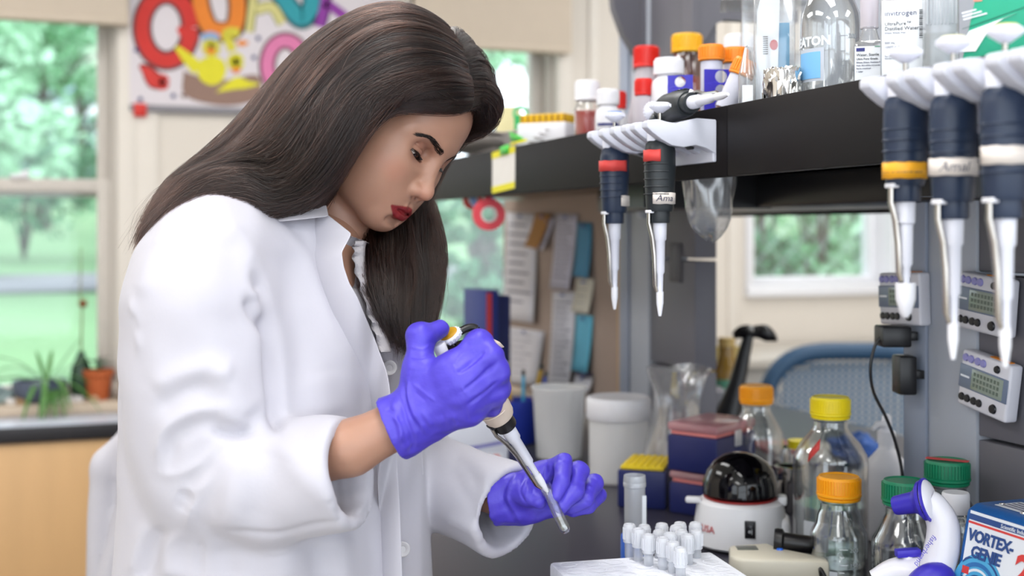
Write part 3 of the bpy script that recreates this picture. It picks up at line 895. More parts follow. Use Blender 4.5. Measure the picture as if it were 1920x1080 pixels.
def build_coat():
    g = SDF((-0.52, 1.13, 0.62), (0.06, 1.74, 1.455), 0.0034)
    g.D = torso(g, 0.0, 0.0, COAT_SEC, 1.39, 0.66)
    # shoulders and yoke
    g.cap(CF(572, 448, 1.435), CF(420, 456, 1.345), 0.052, 0.058, 0.05)
    g.cap(CF(600, 450, 1.46), CF(685, 480, 1.545), 0.050, 0.050, 0.05)
    g.chain([p for p, r in NEAR_ARM[:6]], [r for p, r in NEAR_ARM[:6]], 0.030)
    g.chain([p for p, r in NEAR_ARM[5:]], [r for p, r in NEAR_ARM[5:]], 0.014)
    g.chain([p for p, r in FAR_ARM[:4]], [r for p, r in FAR_ARM[:4]], 0.02)
    g.chain([p for p, r in FAR_ARM[3:]], [r for p, r in FAR_ARM[3:]], 0.014)
    # bust fullness under the cloth
    g.ell(CF(628, 610, 1.405), (0.060, 0.050, 0.085), 0.06)
    # cuffs: cut square, then hollow
    for (p, n), arm, rr in ((CUFF_N, NEAR_ARM, 0.0495), (CUFF_F, FAR_ARM, 0.0545)):
        n = n / np.linalg.norm(n)
        plane_cut(g, p, n, p - 0.078, p + 0.078)
        g.cap(p - n * 0.075, p + n * 0.06, rr * 0.72, rr, 0.004, 'cut')
    # neck hole
    g.cap(CF(612, 430, 1.445), CF(640, 330, 1.43), 0.058, 0.070, 0.01, 'cut')
    V, F = g.mesh(1)
    return g, V, F
coat_sdf, cV, cF = build_coat()
# open front: the wedge between the two front edges shows blouse and neck
EDGE_N = [(640, 430), (640, 475), (647, 513), (670, 556), (700, 627), (717, 663), (727, 700), (738, 780), (744, 860), (750, 960), (754, 1100), (758, 1300)]
COAT_FOLDS = [
    # (line, width px, height m [, steep side])
    ([(262, 560), (285, 480), (330, 400)], 16, 0.004), 
    ([(480, 500), (500, 560), (512, 650), (520, 760), (516, 806)], 12, -0.016),
    ([(468, 560), (480, 590), (500, 620)], 10, -0.010), ([(486, 540), (498, 565), (502, 600)], 9, 0.008),
    ([(290, 735), (330, 705), (400, 690), (440, 700)], 20, 0.006), ([(296, 770), (340, 735), (400, 722)], 12, -0.004),
    ([(294, 880), (303, 818), (345, 780), (400, 766), (446, 774)], 12, 0.005), ([(314, 872), (324, 828), (358, 802), (405, 792), (455, 800)], 12, -0.005),
    ([(298, 888), (330, 890), (378, 866), (412, 832)], 10, 0.003), ([(340, 915), (388, 886), (428, 836)], 10, -0.004),
    ([(345, 1000), (364, 935), (400, 882), (438, 826)], 12, 0.005), ([(332, 960), (350, 925)], 9, -0.005), ([(330, 930), (352, 938), (372, 925)], 6, -0.003),
    ([(396, 806), (436, 816), (472, 806)], 7, -0.011), ([(410, 782), (440, 788), (466, 796)], 7, 0.005),
    ([(395, 1000), (430, 960), (440, 900), (450, 850)], 30, 0.006), ([(470, 990), (500, 900), (520, 840)], 34, -0.004),
    ([(520, 830), (580, 900), (640, 940)], 26, 0.004), ([(400, 690), (440, 740), (470, 780)], 26, 0.007),
    ([(420, 420), (470, 470), (500, 560)], 16, 0.005), ([(425, 435), (440, 520), (430, 640)], 28, -0.004),
    ([(520, 380), (590, 480), (640, 640)], 9, -0.003), ([(540, 420), (610, 560), (650, 700)], 22, 0.004), ([(505, 440), (560, 620), (570, 800)], 30, -0.004),
    ([(600, 700), (620, 780)], 26, 0.004), ([(690, 700), (690, 860), (700, 1080)], 18, -0.004), ([(640, 1000), (645, 1100)], 22, 0.006),
    ([(244, 560), (258, 610), (262, 660)], 7, 0.003), ([(250, 590), (262, 625)], 6, -0.003), ([(262, 560), (290, 700), (300, 820)], 26, 0.003),
    ([(372, 1020), (368, 1080)], 5, -0.004), ([(300, 990), (280, 1040), (262, 1090)], 16, -0.008), ([(310, 1000), (320, 1090)], 22, 0.007), ([(280, 985), (262, 1030), (250, 1080)], 14, 0.006),
    ([(420, 1030), (430, 1090)], 22, -0.005), ([(520, 1020), (540, 1090)], 30, 0.005), ([(590, 1015), (600, 1090)], 26, -0.006),
    ([(655, 786), (650, 880), (662, 985)], 3, -0.0008), ([(628, 790), (632, 890), (636, 990)], 3.5, -0.0022), ([(420, 995), (520, 1000), (640, 975)], 5, -0.003),
    ([(700, 960), (660, 966)], 4, -0.002),
    ([(850, 850), (885, 890), (900, 960)], 16, -0.004), ([(860, 850), (930, 890)], 18, 0.005), ([(840, 972), (870, 985), (930, 1020)], 10, 0.004), ([(930, 890), (905, 950), (925, 1020)], 5, -0.003),
    ([(850, 880), (900, 990)], 12, -0.003),
]
def soft_noise(V, amp, fx):
    """cheap smooth noise: a handful of plane waves"""
    r = np.random.default_rng(int(fx[0] * 10)); q = V * np.array(fx); n = np.zeros(len(V))
    for _ in range(14):
        k = r.normal(size=3) * 1.9; n += np.sin(q @ k + r.random() * 6.28)
    return n * amp / 5.0
def finish_coat():
    global cV, cF
    V = folds(cV, cF, [(p_, w_ * 1.1, a_ * 0.9) for p_, w_, a_ in COAT_FOLDS])
    for _ in range(2): V = lap(V, cF, 0.5)
    N = vnormals(V, cF)
    V = V + N * (soft_noise(V, 0.0030, (11, 11, 5)) + soft_noise(V + 3.3, 0.0012, (38, 38, 20)))[:, None]
    # drop the faces inside the front opening
    px, py = proj(V)
    q = crom(EDGE_N, 60); ex = np.interp(py, q[:, 1], q[:, 0])
    far_edge = np.interp(py, [380, 430, 560, 640, 668], [700, 705, 722, 728, 718])
    vd = V - np.array([0, 0, CAM_Z]); facing = -(N * vd).sum(1) > 0
    hole = (px > ex - 12) & (px < far_edge + 10) & (py < 668) & (py > 380) & facing & (V[:, 1] < 1.50)
    keep = ~hole[cF].all(1)
    # under flap: everything right of the near edge sits one cloth lower
    low = np.clip((px - ex + 6) / 8.0, 0, 1) * facing * (py > 640) * np.clip((790 - px) / 25, 0, 1) * (V[:, 1] < 1.47)
    V = V - N * (0.007 * low)[:, None]
    cV = V; cF = cF[keep]
finish_coat()
coat = in_cam('lab_coat', cV, cF, coat_mat, label='white cotton lab coat', smooth=75)

def surf_depth(px, py, V=None):
    """distance of the coat's front surface at a picture position"""
    V = cV if V is None else V
    qx, qy = proj(V); d = (qx - px) ** 2 + (qy - py) ** 2
    s = d < 60
    return V[s, 1].min() if s.any() else V[np.argmin(d), 1]
def poly_lin(p, n):
    p = np.array(p, float); t = np.linspace(0, len(p) - 1, n)
    return np.stack([np.interp(t, range(len(p)), p[:, i]) for i in (0, 1)], 1)
def flap(name, outline, lift, m, parent, thick=0.0016, base=None, curl=0.0, n=9):
    """cloth leaf: outline = left and right border polylines measured from top to bottom, resting on the coat"""
    L, R = outline; rows = []
    L = crom(L, n); R = crom(R, n) if len(R) < 12 else poly_lin(R, n)
    for i in range(n):
        row = []
        for j in range(7):
            t = j / 6; x, y = L[i] * (1 - t) + R[i] * t
            d = (surf_depth(x, y) if base is None else base(x, y, i / (n - 1), t)) - lift[0] * (1 - t) - lift[1] * t - curl * math.sin(t * math.pi)
            row.append(Vector(W(*CF(x, y, d))) - person.location)
        rows.append(row)
    o = MB().sheet(rows).done(name, m, parent, smooth=60)
    solid(o, thick, 0.0)
    sb = o.modifiers.new('sub', 'SUBSURF'); sb.levels = sb.render_levels = 2
    return o
# collar leaf, lapel and front edge
def lin(d0, d1, d2, d3):
    return lambda x, y, v, t: (d0 + (d1 - d0) * t) * (1 - v) + (d2 + (d3 - d2) * t) * v
def border(L, R, lift, name, n=14, bend=0.0):
    Lp = crom(L, n)
    dl = np.array([np.median([surf_depth(x + k, y) for k in (-8, 0, 8)]) for x, y in Lp])
    for _ in range(2): dl[1:-1] = (dl[:-2] + dl[1:-1] * 2 + dl[2:]) / 4
    lf = np.interp(np.linspace(0, 1, n), np.linspace(0, 1, len(lift)), lift)
    return flap(name, (L, R), (0, 0), coat_mat, coat, n=n, base=lambda x, y, v, t: np.interp(v, np.linspace(0, 1, n), dl) + 0.010 * (1 - t) ** 2 - np.interp(v, np.linspace(0, 1, n), lf) * t - bend * math.sin(math.pi * t))
flap('collar', ([(535, 372), (524, 395), (520, 416)], [(604, 362), (612, 384), (617, 406)]), (0, 0), coat_mat, coat, base=lin(1.375, 1.392, 1.322, 1.340), curl=0.012)
border([(588, 410), (585, 440), (590, 500), (612, 570), (645, 640), (690, 740), (705, 860), (712, 1000), (716, 1120)],
       [(614, 402), (637, 420), (660, 438), (641, 473), (645, 500), (655, 530), (670, 556), (686, 595), (702, 632), (727, 700), (741, 800), (750, 950), (756, 1120)], [0.002, 0.014, 0.018, 0.012, 0.009, 0.008, 0.008, 0.008, 0.008], 'lapel', n=49, bend=0.002)
border([(770, 545), (778, 640), (786, 760), (796, 900)], [(712, 560), (712, 640), (722, 700), (735, 780)], [0.008, 0.006, 0.004, 0.001], 'lapel', n=16)
# buttons
btn = mat('button_plastic', '#d9d7da', rough=0.15, trans=0.25, var=0.08)
for bx, by in ((730, 690), (755, 1030)):
    d = surf_depth(bx, by) - 0.003
    c = Vector(P(bx, by, d)) - person.location
    t = Vector(P(bx + 14, by + 6, d - 0.14)) - person.location
    o = MB().lathe([(0, 0.0006), (0.0035, 0.0006), (0.0045, 0.0016), (0.0078, 0.0020), (0.0088, 0.0010), (0.0086, -0.0012), (0, -0.0012)], 28)
    for hx, hy in ((0.0013, 0.0013), (-0.0013, 0.0013), (0.0013, -0.0013), (-0.0013, -0.0013)):
        o.lathe([(0, 0.0012), (0.0006, 0.0012), (0.0006, -0.001)], 8, TR(hx, hy, 0))
    o.done('button', btn, coat, M=frame_to(c, t))
# blouse seen in the opening
def build_blouse():
    g = SDF((-0.36, 1.20, 1.02), (-0.02, 1.62, 1.42), 0.004)
    g.D = torso(g, -0.012, 0, COAT_SEC, 1.385, 1.05)
    g.ell(CF(628, 610, 1.405), (0.054, 0.044, 0.08), 0.05)
    g.cap(CF(606, 440, 1.44), CF(650, 330, 1.43), 0.056, 0.062, 0.012, 'cut')
    # open neck: a notch running down the breastbone
    g.chain([CF(648, 440, 1.40), CF(662, 500, 1.375), CF(684, 590, 1.335)], [0.032, 0.022, 0.008], 0.008, 'cut')
    V, F = g.mesh(1)
    N = vnormals(V, F)
    V = V + N * (soft_noise(V, 0.0035, (60, 60, 22)) + soft_noise(V + 1.7, 0.0015, (150, 150, 60)))[:, None]
    return V, F
blV, blF = build_blouse()
blouse_mat = mat('blouse_cotton', '#b2aeb2', rough=0.9, var=0.05, scale=120, bump=0.4, bscale=500)
_bx = proj(blV)[0]; blF = blF[(_bx[blF] > 618).all(1)]
blouse = in_cam('blouse', blV, blF, blouse_mat, label='white crinkled cotton blouse')
# ruffled blouse placket
pts = [(664, 452), (662, 470), (664, 500), (676, 540), (690, 590), (700, 620), (712, 660)]
rows = []
for i, (x, y) in enumerate(crom(pts, 40)):
    d = 1.385 - 0.030 * i / 39
    wv = 0.004 * math.sin(i * 1.15) + 0.002 * math.sin(i * 2.6 + 1)
    rows.append([Vector(P(x + w * 22 + (3 * math.sin(i * 1.15) if w == 0 else 0), y, d - wv * (1 - w) + 0.012 * w * w)) - person.location for w in (0, 0.2, 0.4, 0.7, 1.0)])
o = MB().sheet(rows).done('ruffle', blouse_mat, blouse, smooth=70); solid(o, 0.0012, 0)
# trousers and shoes, below the picture's edge
def build_trousers():
    g = SDF((-0.50, 1.20, 0.05), (-0.02, 1.70, 0.95), 0.008)
    for s in (-1, 1):
        h = HIPC + b_lat * 0.085 * s + np.array((0, 0, -0.05)); kn = h + np.array((0.01, 0, -0.40)) + b_fw * 0.02; an = kn + np.array((-0.01, 0, -0.40)); an[2] = 0.10
        g.cap(h, kn, 0.092, 0.066, 0.02); g.cap(kn, an, 0.066, 0.056, 0.02)
    g.ell(HIPC, (0.13, 0.17, 0.12), 0.04, [b_fw, b_lat, (0, 0, 1)])
    return g.mesh(1)
tV, tF = build_trousers()
in_cam('trousers', tV, tF, mat('trouser_cloth', '#23252c', rough=0.9, var=0.1))
for s in (-1, 1):
    h = HIPC + b_lat * 0.085 * s; a = np.array((h[0], h[1], 0.0)) + b_fw * 0.02
    g = SDF(a - 0.2, a + np.array((0.25, 0.2, 0.2)), 0.006)
    g.cap(a + np.array((0, 0, 0.045)), a + b_fw * 0.15 + np.array((0, 0, 0.036)), 0.043, 0.036, 0.02)
    g.cap(a + np.array((0, 0, 0.05)), a + np.array((0, 0, 0.11)), 0.045, 0.045, 0.02)
    V, F = g.mesh(1); V[:, 2] = np.maximum(V[:, 2], 0.001)
    in_cam('shoe', V, F, mat('shoe_leather', '#17171a', rough=0.4, var=0.1))
# ---- gloves
glove_mat = mat('nitrile', '#493cb8', rough=0.44, var=0.06, scale=40, bump=0.16, bscale=260)
def wr(p, sp, **kw): return None
def hand_mesh(lo, hi, parts, h=0.0014):
    g = SDF(lo, hi, h)
    for ch, rad, k in parts:
        g.chain(ch, rad, k)
    return g
J = lambda *a: CF(*a)
def build_right():
    I = [J(848, 694, 1.222), J(898, 643, 1.228), J(914, 664, 1.262), J(896, 690, 1.285)]
    M_ = [J(866, 717, 1.214), J(919, 669, 1.220), J(930, 700, 1.256), J(908, 722, 1.282)]
    R_ = [J(876, 744, 1.216), J(932, 698, 1.222), J(938, 730, 1.256), J(916, 748, 1.280)]
    K = [J(878, 768, 1.224), J(930, 734, 1.228), J(920, 762, 1.256), J(900, 770, 1.276)]
    wrist = J(772, 784, 1.238)
    parts = []
    for f, r in ((I, (0.0160, 0.0128, 0.0108, 0.0092)), (M_, (0.0152, 0.0122, 0.0106, 0.0094)), (R_, (0.0148, 0.0118, 0.0102, 0.0092)), (K, (0.0142, 0.0112, 0.0098, 0.0086))):
        parts.append((f, r, 0.0075))
    g = SDF((-0.150, 1.16, 1.120), (0.004, 1.32, 1.278), 0.00135)
    for i, p in enumerate(parts): g.chain(*p)
    for f, r in ((I, 0.0150), (M_, 0.0165), (R_, 0.0165), (K, 0.0150)):
        g.cap(wrist + (f[0] - wrist) * 0.12, f[0], 0.0195, r, 0.012)
    # heel of the hand and web
    g.cap(J(800, 795, 1.245), K[0] + np.array((0.0, 0.012, 0)), 0.016, 0.0135, 0.012)
    g.cap(J(790, 760, 1.250), J(850, 735, 1.250), 0.022, 0.018, 0.012)
    T = [J(778, 752, 1.236), J(787, 694, 1.240), J(788, 634, 1.252), J(826, 616, 1.272)]
    g.chain(T, [0.0190, 0.0158, 0.0128, 0.0096], 0.008)
    g.ell(J(787, 627, 1.252), (0.0112, 0.0112, 0.0112), 0.008)
    g.cap(J(790, 720, 1.240), J(842, 702, 1.226), 0.0165, 0.0145, 0.014)
    # wrist and cuff
    g.cap(wrist, J(742, 798, 1.238), 0.0255, 0.0275, 0.014)
    g.cap(J(800, 792, 1.242), J(762, 806, 1.24), 0.018, 0.026, 0.012)
    g.cap(J(756, 794, 1.238), J(728, 806, 1.237), 0.0285, 0.0335, 0.010)
    n = CF(738, 800, 1.24) - CF(772, 784, 1.24); p = J(733, 804, 1.238)
    plane_cut(g, p, n, p - 0.05, p + 0.05)
    n = n / np.linalg.norm(n)
    g.cap(p - n * 0.016, p + n * 0.03, 0.0268, 0.0295, 0.003, 'cut')
    V, F = g.mesh(1)
    st = [([(748, 742), (760, 780), (775, 830), (768, 850)], 5, -0.0022), ([(735, 748), (745, 790), (760, 845)], 5, 0.0016), ([(764, 712), (770, 760), (800, 812)], 4, 0.0020), ([(757, 720), (764, 765), (790, 815)], 4, -0.0018),
          ([(775, 720), (800, 740), (815, 752)], 3, 0.0008), ([(778, 735), (798, 752)], 3, -0.0008), ([(790, 770), (810, 800)], 4, 0.0010), ([(830, 775), (836, 800)], 4, -0.0008), ([(850, 778), (858, 800)], 3, 0.0008),
          ([(870, 760), (880, 792)], 3, -0.0008), ([(845, 690), (870, 662), (892, 650)], 3, 0.0007), ([(856, 700), (885, 680), (910, 655)], 4, -0.0022), ([(866, 735), (900, 708), (928, 684)], 4, -0.0022),
          ([(876, 760), (905, 738), (934, 716)], 4, -0.0022), ([(770, 650), (790, 655), (806, 648)], 3, 0.0008), ([(768, 668), (790, 672), (808, 664)], 3, -0.0008), ([(766, 690), (795, 692)], 3, 0.0006),
          ([(850, 694), (856, 690)], 9, 0.0012), ([(868, 735), (874, 731)], 9, 0.0012), ([(885, 662), (900, 650)], 3, 0.0007), ([(880, 690), (910, 672)], 3, 0.0006), ([(735, 780), (752, 800), (748, 830)], 4, 0.0014), ([(725, 765), (742, 775)], 4, -0.0012)]
    V = folds(V, F, st); N = vnormals(V, F)
    V = V + N * (soft_noise(V, 0.0007, (120, 120, 120)))[:, None]
    px, py = proj(V)
    return V, F
rgV, rgF = build_right()
glove_r = in_cam('glove', rgV, rgF, glove_mat, label='purple nitrile glove gripping the pipette', smooth=70)

def build_left():
    wrist = J(955, 934, 1.455)
    I = [J(1016, 890, 1.462), J(1056, 868, 1.438), J(1054, 902, 1.412), J(1041, 931, 1.402)]
    M_ = [J(1034, 900, 1.472), J(1086, 883, 1.450), J(1078, 922, 1.418), J(1052, 950, 1.404)]
    R_ = [J(1046, 914, 1.480), J(1114, 906, 1.466), J(1098, 936, 1.436), J(1072, 950, 1.432)]
    K = [J(1050, 932, 1.484), J(1122, 928, 1.478), J(1104, 948, 1.452), J(1076, 956, 1.450)]
    g = SDF((-0.030, 1.37, 0.985), (0.125, 1.52, 1.115), 0.00135)
    for f, r in ((I, (0.0135, 0.0108, 0.0096, 0.0084)), (M_, (0.0138, 0.0110, 0.0098, 0.0086)), (R_, (0.0135, 0.0108, 0.0095, 0.0086)), (K, (0.0125, 0.0098, 0.0088, 0.008))):
        g.chain(f, r, 0.0032)
    for f, r in ((I, 0.0150), (M_, 0.0160), (R_, 0.0160), (K, 0.0150)):
        g.cap(wrist + (f[0] - wrist) * 0.15, f[0], 0.0195, r, 0.012)
    g.cap(J(985, 952, 1.452), J(1050, 948, 1.462), 0.017, 0.0125, 0.012)
    T = [J(965, 918, 1.436), J(988, 926, 1.420), J(1010, 938, 1.410)]
    g.chain(T, [0.0175, 0.0135, 0.0098], 0.006)
    g.cap(J(975, 915, 1.440), J(1018, 895, 1.452), 0.015, 0.013, 0.012)
    g.cap(J(985, 938, 1.453), J(938, 934, 1.455), 0.0270, 0.0300, 0.012)
    g.cap(J(945, 934, 1.455), J(930, 934, 1.455), 0.0305, 0.0320, 0.006)
    n = CF(938, 934, 1.46) - CF(958, 934, 1.455); p = J(934, 935, 1.456)
    plane_cut(g, p, n, p - 0.05, p + 0.05)
    n = n / np.linalg.norm(n); g.cap(p - n * 0.004, p + n * 0.03, 0.0225, 0.0275, 0.003, 'cut')
    V, F = g.mesh(1)
    st = [([(958, 890), (942, 930), (962, 975)], 4, -0.0020), ([(970, 888), (952, 930), (975, 978)], 4, 0.0018), ([(985, 890), (975, 920), (988, 945)], 3, -0.0012), ([(1000, 885), (984, 910)], 3, 0.0012),
          ([(1024, 872), (1020, 900)], 3, -0.0014), ([(1032, 868), (1030, 895)], 3, 0.0012), ([(1000, 915), (996, 935)], 3, -0.0008), ([(990, 910), (986, 935)], 3, 0.0008), ([(1004, 958), (1050, 952)], 4, 0.0008),
          ([(1040, 880), (1048, 868), (1060, 866)], 3, 0.0008), ([(1095, 890), (1120, 900)], 3, -0.0009), ([(1090, 905), (1110, 915)], 3, 0.0008), ([(1092, 940), (1110, 945)], 3, -0.0009)]
    V = folds(V, F, st); N = vnormals(V, F)
    V = V + N * (soft_noise(V, 0.0007, (120, 120, 120)))[:, None]
    return V, F
lgV, lgF = build_left()
glove_l = in_cam('glove', lgV, lgF, glove_mat, label='purple nitrile glove holding the glass tube', smooth=70)
# ---- hair: long, straight, parted in the middle
hair_mat = bpy.data.materials.new('dark_brown_hair'); hair_mat.use_nodes = True
def hair_nodes():
    nt = hair_mat.node_tree; out = nt.nodes['Material Output']; nt.nodes.remove(nt.nodes['Principled BSDF'])
    h = nt.nodes.new('ShaderNodeBsdfHairPrincipled'); h.model = 'CHIANG'; h.parametrization = 'COLOR'
    h.inputs['Color'].default_value = (0.024, 0.0115, 0.0085, 1)
    h.inputs['Roughness'].default_value = 0.28; h.inputs['Radial Roughness'].default_value = 0.45
    h.inputs['Random Roughness'].default_value = 0.2
    at = nt.nodes.new('ShaderNodeAttribute'); at.attribute_name = 'shade'
    mx = nt.nodes.new('ShaderNodeMix'); mx.data_type = 'RGBA'
    mx.inputs[6].default_value = (0.0016, 0.0008, 0.0007, 1); mx.inputs[7].default_value = (0.0165, 0.0072, 0.0050, 1)
    nt.links.new(at.outputs['Fac'], mx.inputs[0]); nt.links.new(mx.outputs[2], h.inputs['Color'])
    nt.links.new(h.outputs[0], out.inputs[0])
hair_nodes()
hair_base_mat = mat('hair_mass', '#120b09', rough=0.5, var=0.35, scale=60, stretch=(1, 1, 0.12))
def hd(px, py, off, dmin=None):
    """a point lying 'off' in front of the head's near surface"""
    qx, qy = HEADP; d = (qx - px) ** 2 + (qy - py) ** 2
    s = d < 40
    dd = head_cam[s, 1].min() if s.any() else dmin
    return CF(px, py, dd - off)
HEADP = proj(head_cam)
# near side, ordered from the face edge to the back of the head
NEAR = [
    [(873, 192, 1.385), (832, 186, 1.366), (772, 176, 1.350), (690, 178, 1.340), (640, 222, 1.334), (611, 280, 1.340), (592, 328, 1.354), (582, 358, 1.378), (578, 366, 1.392), (560, 362, 1.396), (535, 360, 1.392), (500, 362, 1.378)],
    [(873, 180, 1.385), (828, 164, 1.354), (762, 154, 1.334), (682, 168, 1.324), (634, 220, 1.318), (602, 280, 1.322), (578, 330, 1.336), (552, 354, 1.348), (512, 357, 1.350), (460, 354, 1.340), (405, 360, 1.322), (350, 380, 1.304)],
    [(870, 160, 1.388), (815, 142, 1.344), (748, 140, 1.322), (684, 176, 1.310), (640, 236, 1.306), (602, 302, 1.312), (566, 344, 1.324), (520, 362, 1.332), (460, 360, 1.330), (400, 366, 1.315), (340, 388, 1.298), (296, 425, 1.288)],
    [(864, 135, 1.392), (800, 112, 1.340), (732, 122, 1.318), (672, 170, 1.308), (626, 236, 1.306), (580, 300, 1.315), (530, 338, 1.330), (474, 352, 1.338), (420, 356, 1.330), (365, 374, 1.315), (318, 402, 1.300), (280, 445, 1.290)],
    [(856, 108, 1.398), (788, 82, 1.345), (715, 96, 1.325), (652, 148, 1.318), (600, 218, 1.320), (548, 284, 1.335), (494, 326, 1.350), (440, 346, 1.350), (388, 358, 1.340), (340, 380, 1.322), (300, 410, 1.308), (270, 455, 1.296)],
    [(846, 86, 1.404), (778, 56, 1.360), (702, 70, 1.345), (636, 124, 1.342), (580, 196, 1.348), (524, 266, 1.360), (470, 312, 1.368), (418, 340, 1.362), (372, 358, 1.348), (330, 382, 1.330), (295, 412, 1.315), (266, 462, 1.300)],
    [(834, 68, 1.412), (768, 36, 1.385), (692, 50, 1.378), (622, 104, 1.378), (562, 176, 1.382), (508, 248, 1.386), (456, 300, 1.384), (408, 332, 1.374), (364, 356, 1.358), (324, 384, 1.338), (290, 418, 1.320), (264, 470, 1.304)],
    [(822, 55, 1.425), (758, 30, 1.420), (684, 46, 1.416), (614, 98, 1.414), (554, 166, 1.414), (500, 238, 1.410), (450, 292, 1.404), (404, 328, 1.390), (362, 356, 1.368), (324, 386, 1.346), (292, 420, 1.326), (268, 468, 1.308)],
    [(812, 50, 1.440), (754, 34, 1.450), (684, 54, 1.450), (616, 106, 1.448), (558, 172, 1.444), (506, 240, 1.436), (458, 294, 1.426), (414, 330, 1.408), (374, 358, 1.384), (336, 388, 1.358), (304, 420, 1.336), (280, 462, 1.316)],
]
FAR = [
    [(874, 190, 1.388), (894, 186, 1.402), (908, 202, 1.420), (904, 222, 1.440), (868, 232, 1.470), (812, 246, 1.500), (770, 305, 1.512), (784, 390, 1.500), (808, 460, 1.480), (812, 530, 1.455), (806, 600, 1.435), (794, 648, 1.425)],
    [(872, 168, 1.392), (896, 164, 1.412), (908, 188, 1.434), (900, 216, 1.458), (856, 232, 1.485), (802, 262, 1.508), (762, 335, 1.510), (772, 415, 1.495), (792, 485, 1.470), (794, 555, 1.442), (788, 620, 1.424), (776, 664, 1.416)],
    [(868, 145, 1.398), (892, 138, 1.424), (904, 165, 1.450), (892, 203, 1.476), (850, 238, 1.500), (800, 290, 1.510), (766, 362, 1.505), (770, 435, 1.485), (768, 505, 1.455), (770, 570, 1.428), (768, 625, 1.412), (762, 668, 1.406)],
    [(862, 120, 1.404), (882, 112, 1.436), (892, 145, 1.466), (878, 193, 1.492), (840, 250, 1.508), (796, 315, 1.510), (764, 385, 1.496), (746, 450, 1.470), (742, 515, 1.438), (744, 570, 1.415), (748, 615, 1.402), (752, 655, 1.398)],
    [(854, 96, 1.410), (868, 88, 1.448), (874, 125, 1.482), (856, 185, 1.504), (816, 255, 1.512), (774, 330, 1.508), (742, 400, 1.488), (724, 460, 1.456), (720, 515, 1.424), (724, 565, 1.402), (732, 605, 1.392), (744, 640, 1.390)],
    [(844, 76, 1.416), (852, 70, 1.458), (852, 110, 1.494), (828, 180, 1.512), (788, 260, 1.516), (750, 340, 1.508), (722, 410, 1.480), (708, 465, 1.445), (706, 510, 1.414), (712, 552, 1.396), (722, 592, 1.388), (738, 626, 1.388)],
]
def clear_coat(gs):
    """let the hanging locks rest on the coat's far front instead of inside it"""
    out = []
    for g in gs:
        r = []
        for x, y, d in g:
            if y > 470 and x < 790:
                sd = surf_depth(min(x, 770), y)
                d = min(d, max(sd - 0.015, 1.362))
            r.append((x, y, d))
        ds = np.array([q[2] for q in r])
        for _ in range(2): ds[1:-1] = 0.25 * ds[:-2] + 0.5 * ds[1:-1] + 0.25 * ds[2:]
        out.append([(x, y, d) for (x, y, _), d in zip(r, ds)])
    return out
FAR = clear_coat(FAR)
NP = 34
def fam(guides):
    return np.array([crom([CF(*q) for q in g], NP) for g in guides])
def smooth_fam(G, u):
    """Catmull-Rom across the family"""
    n = len(G); i = np.clip(np.floor(u).astype(int), 0, n - 2); f = (u - i)[:, None, None]
    a = G[np.maximum(i - 1, 0)]; b = G[i]; c = G[i + 1]; d = G[np.minimum(i + 2, n - 1)]
    return 0.5 * (2 * b + (c - a) * f + (2 * a - 5 * b + 4 * c - d) * f ** 2 + (3 * b - a - 3 * c + d) * f ** 3)
GN, GF = fam(NEAR), fam(FAR)
def build_hair_mass():
    g = SDF((-0.42, 1.22, 1.20), (0.02, 1.62, 1.64), 0.0036)
    t = np.linspace(0, 1, NP)
    rn = np.interp(t, [0, 0.08, 0.3, 0.6, 0.85, 1.0], [0.006, 0.011, 0.0155, 0.0160, 0.0100, 0.0025])
    rf = np.interp(t, [0, 0.08, 0.3, 0.7, 0.9, 1.0], [0.006, 0.009, 0.011, 0.0135, 0.0070, 0.0012])
    for G, r, m in ((GN, rn, 18), (GF, rf, 13)):
        C = smooth_fam(G, np.linspace(0, len(G) - 1, m))
        for c in C:
            c = c + np.array((0, 0.004, 0))
            g.chain(c[::2], r[::2], 0.010)
    # scalp under it all, clear of the face
    for q, rr in (((-0.024, -0.004, 0.038), (0.094, 0.079, 0.088)), ((-0.045, -0.01, -0.01), (0.065, 0.066, 0.075))):
        c = HD(q)[0]
        g.ell(c, np.array(rr) * HS, 0.012, [hf, hr, hu])
    return g
hair_sdf = build_hair_mass()
V, F = hair_sdf.mesh(2)
hair = in_cam('hair', V, F, hair_base_mat, label='long dark brown hair parted in the middle', smooth=80)
SHADE = []
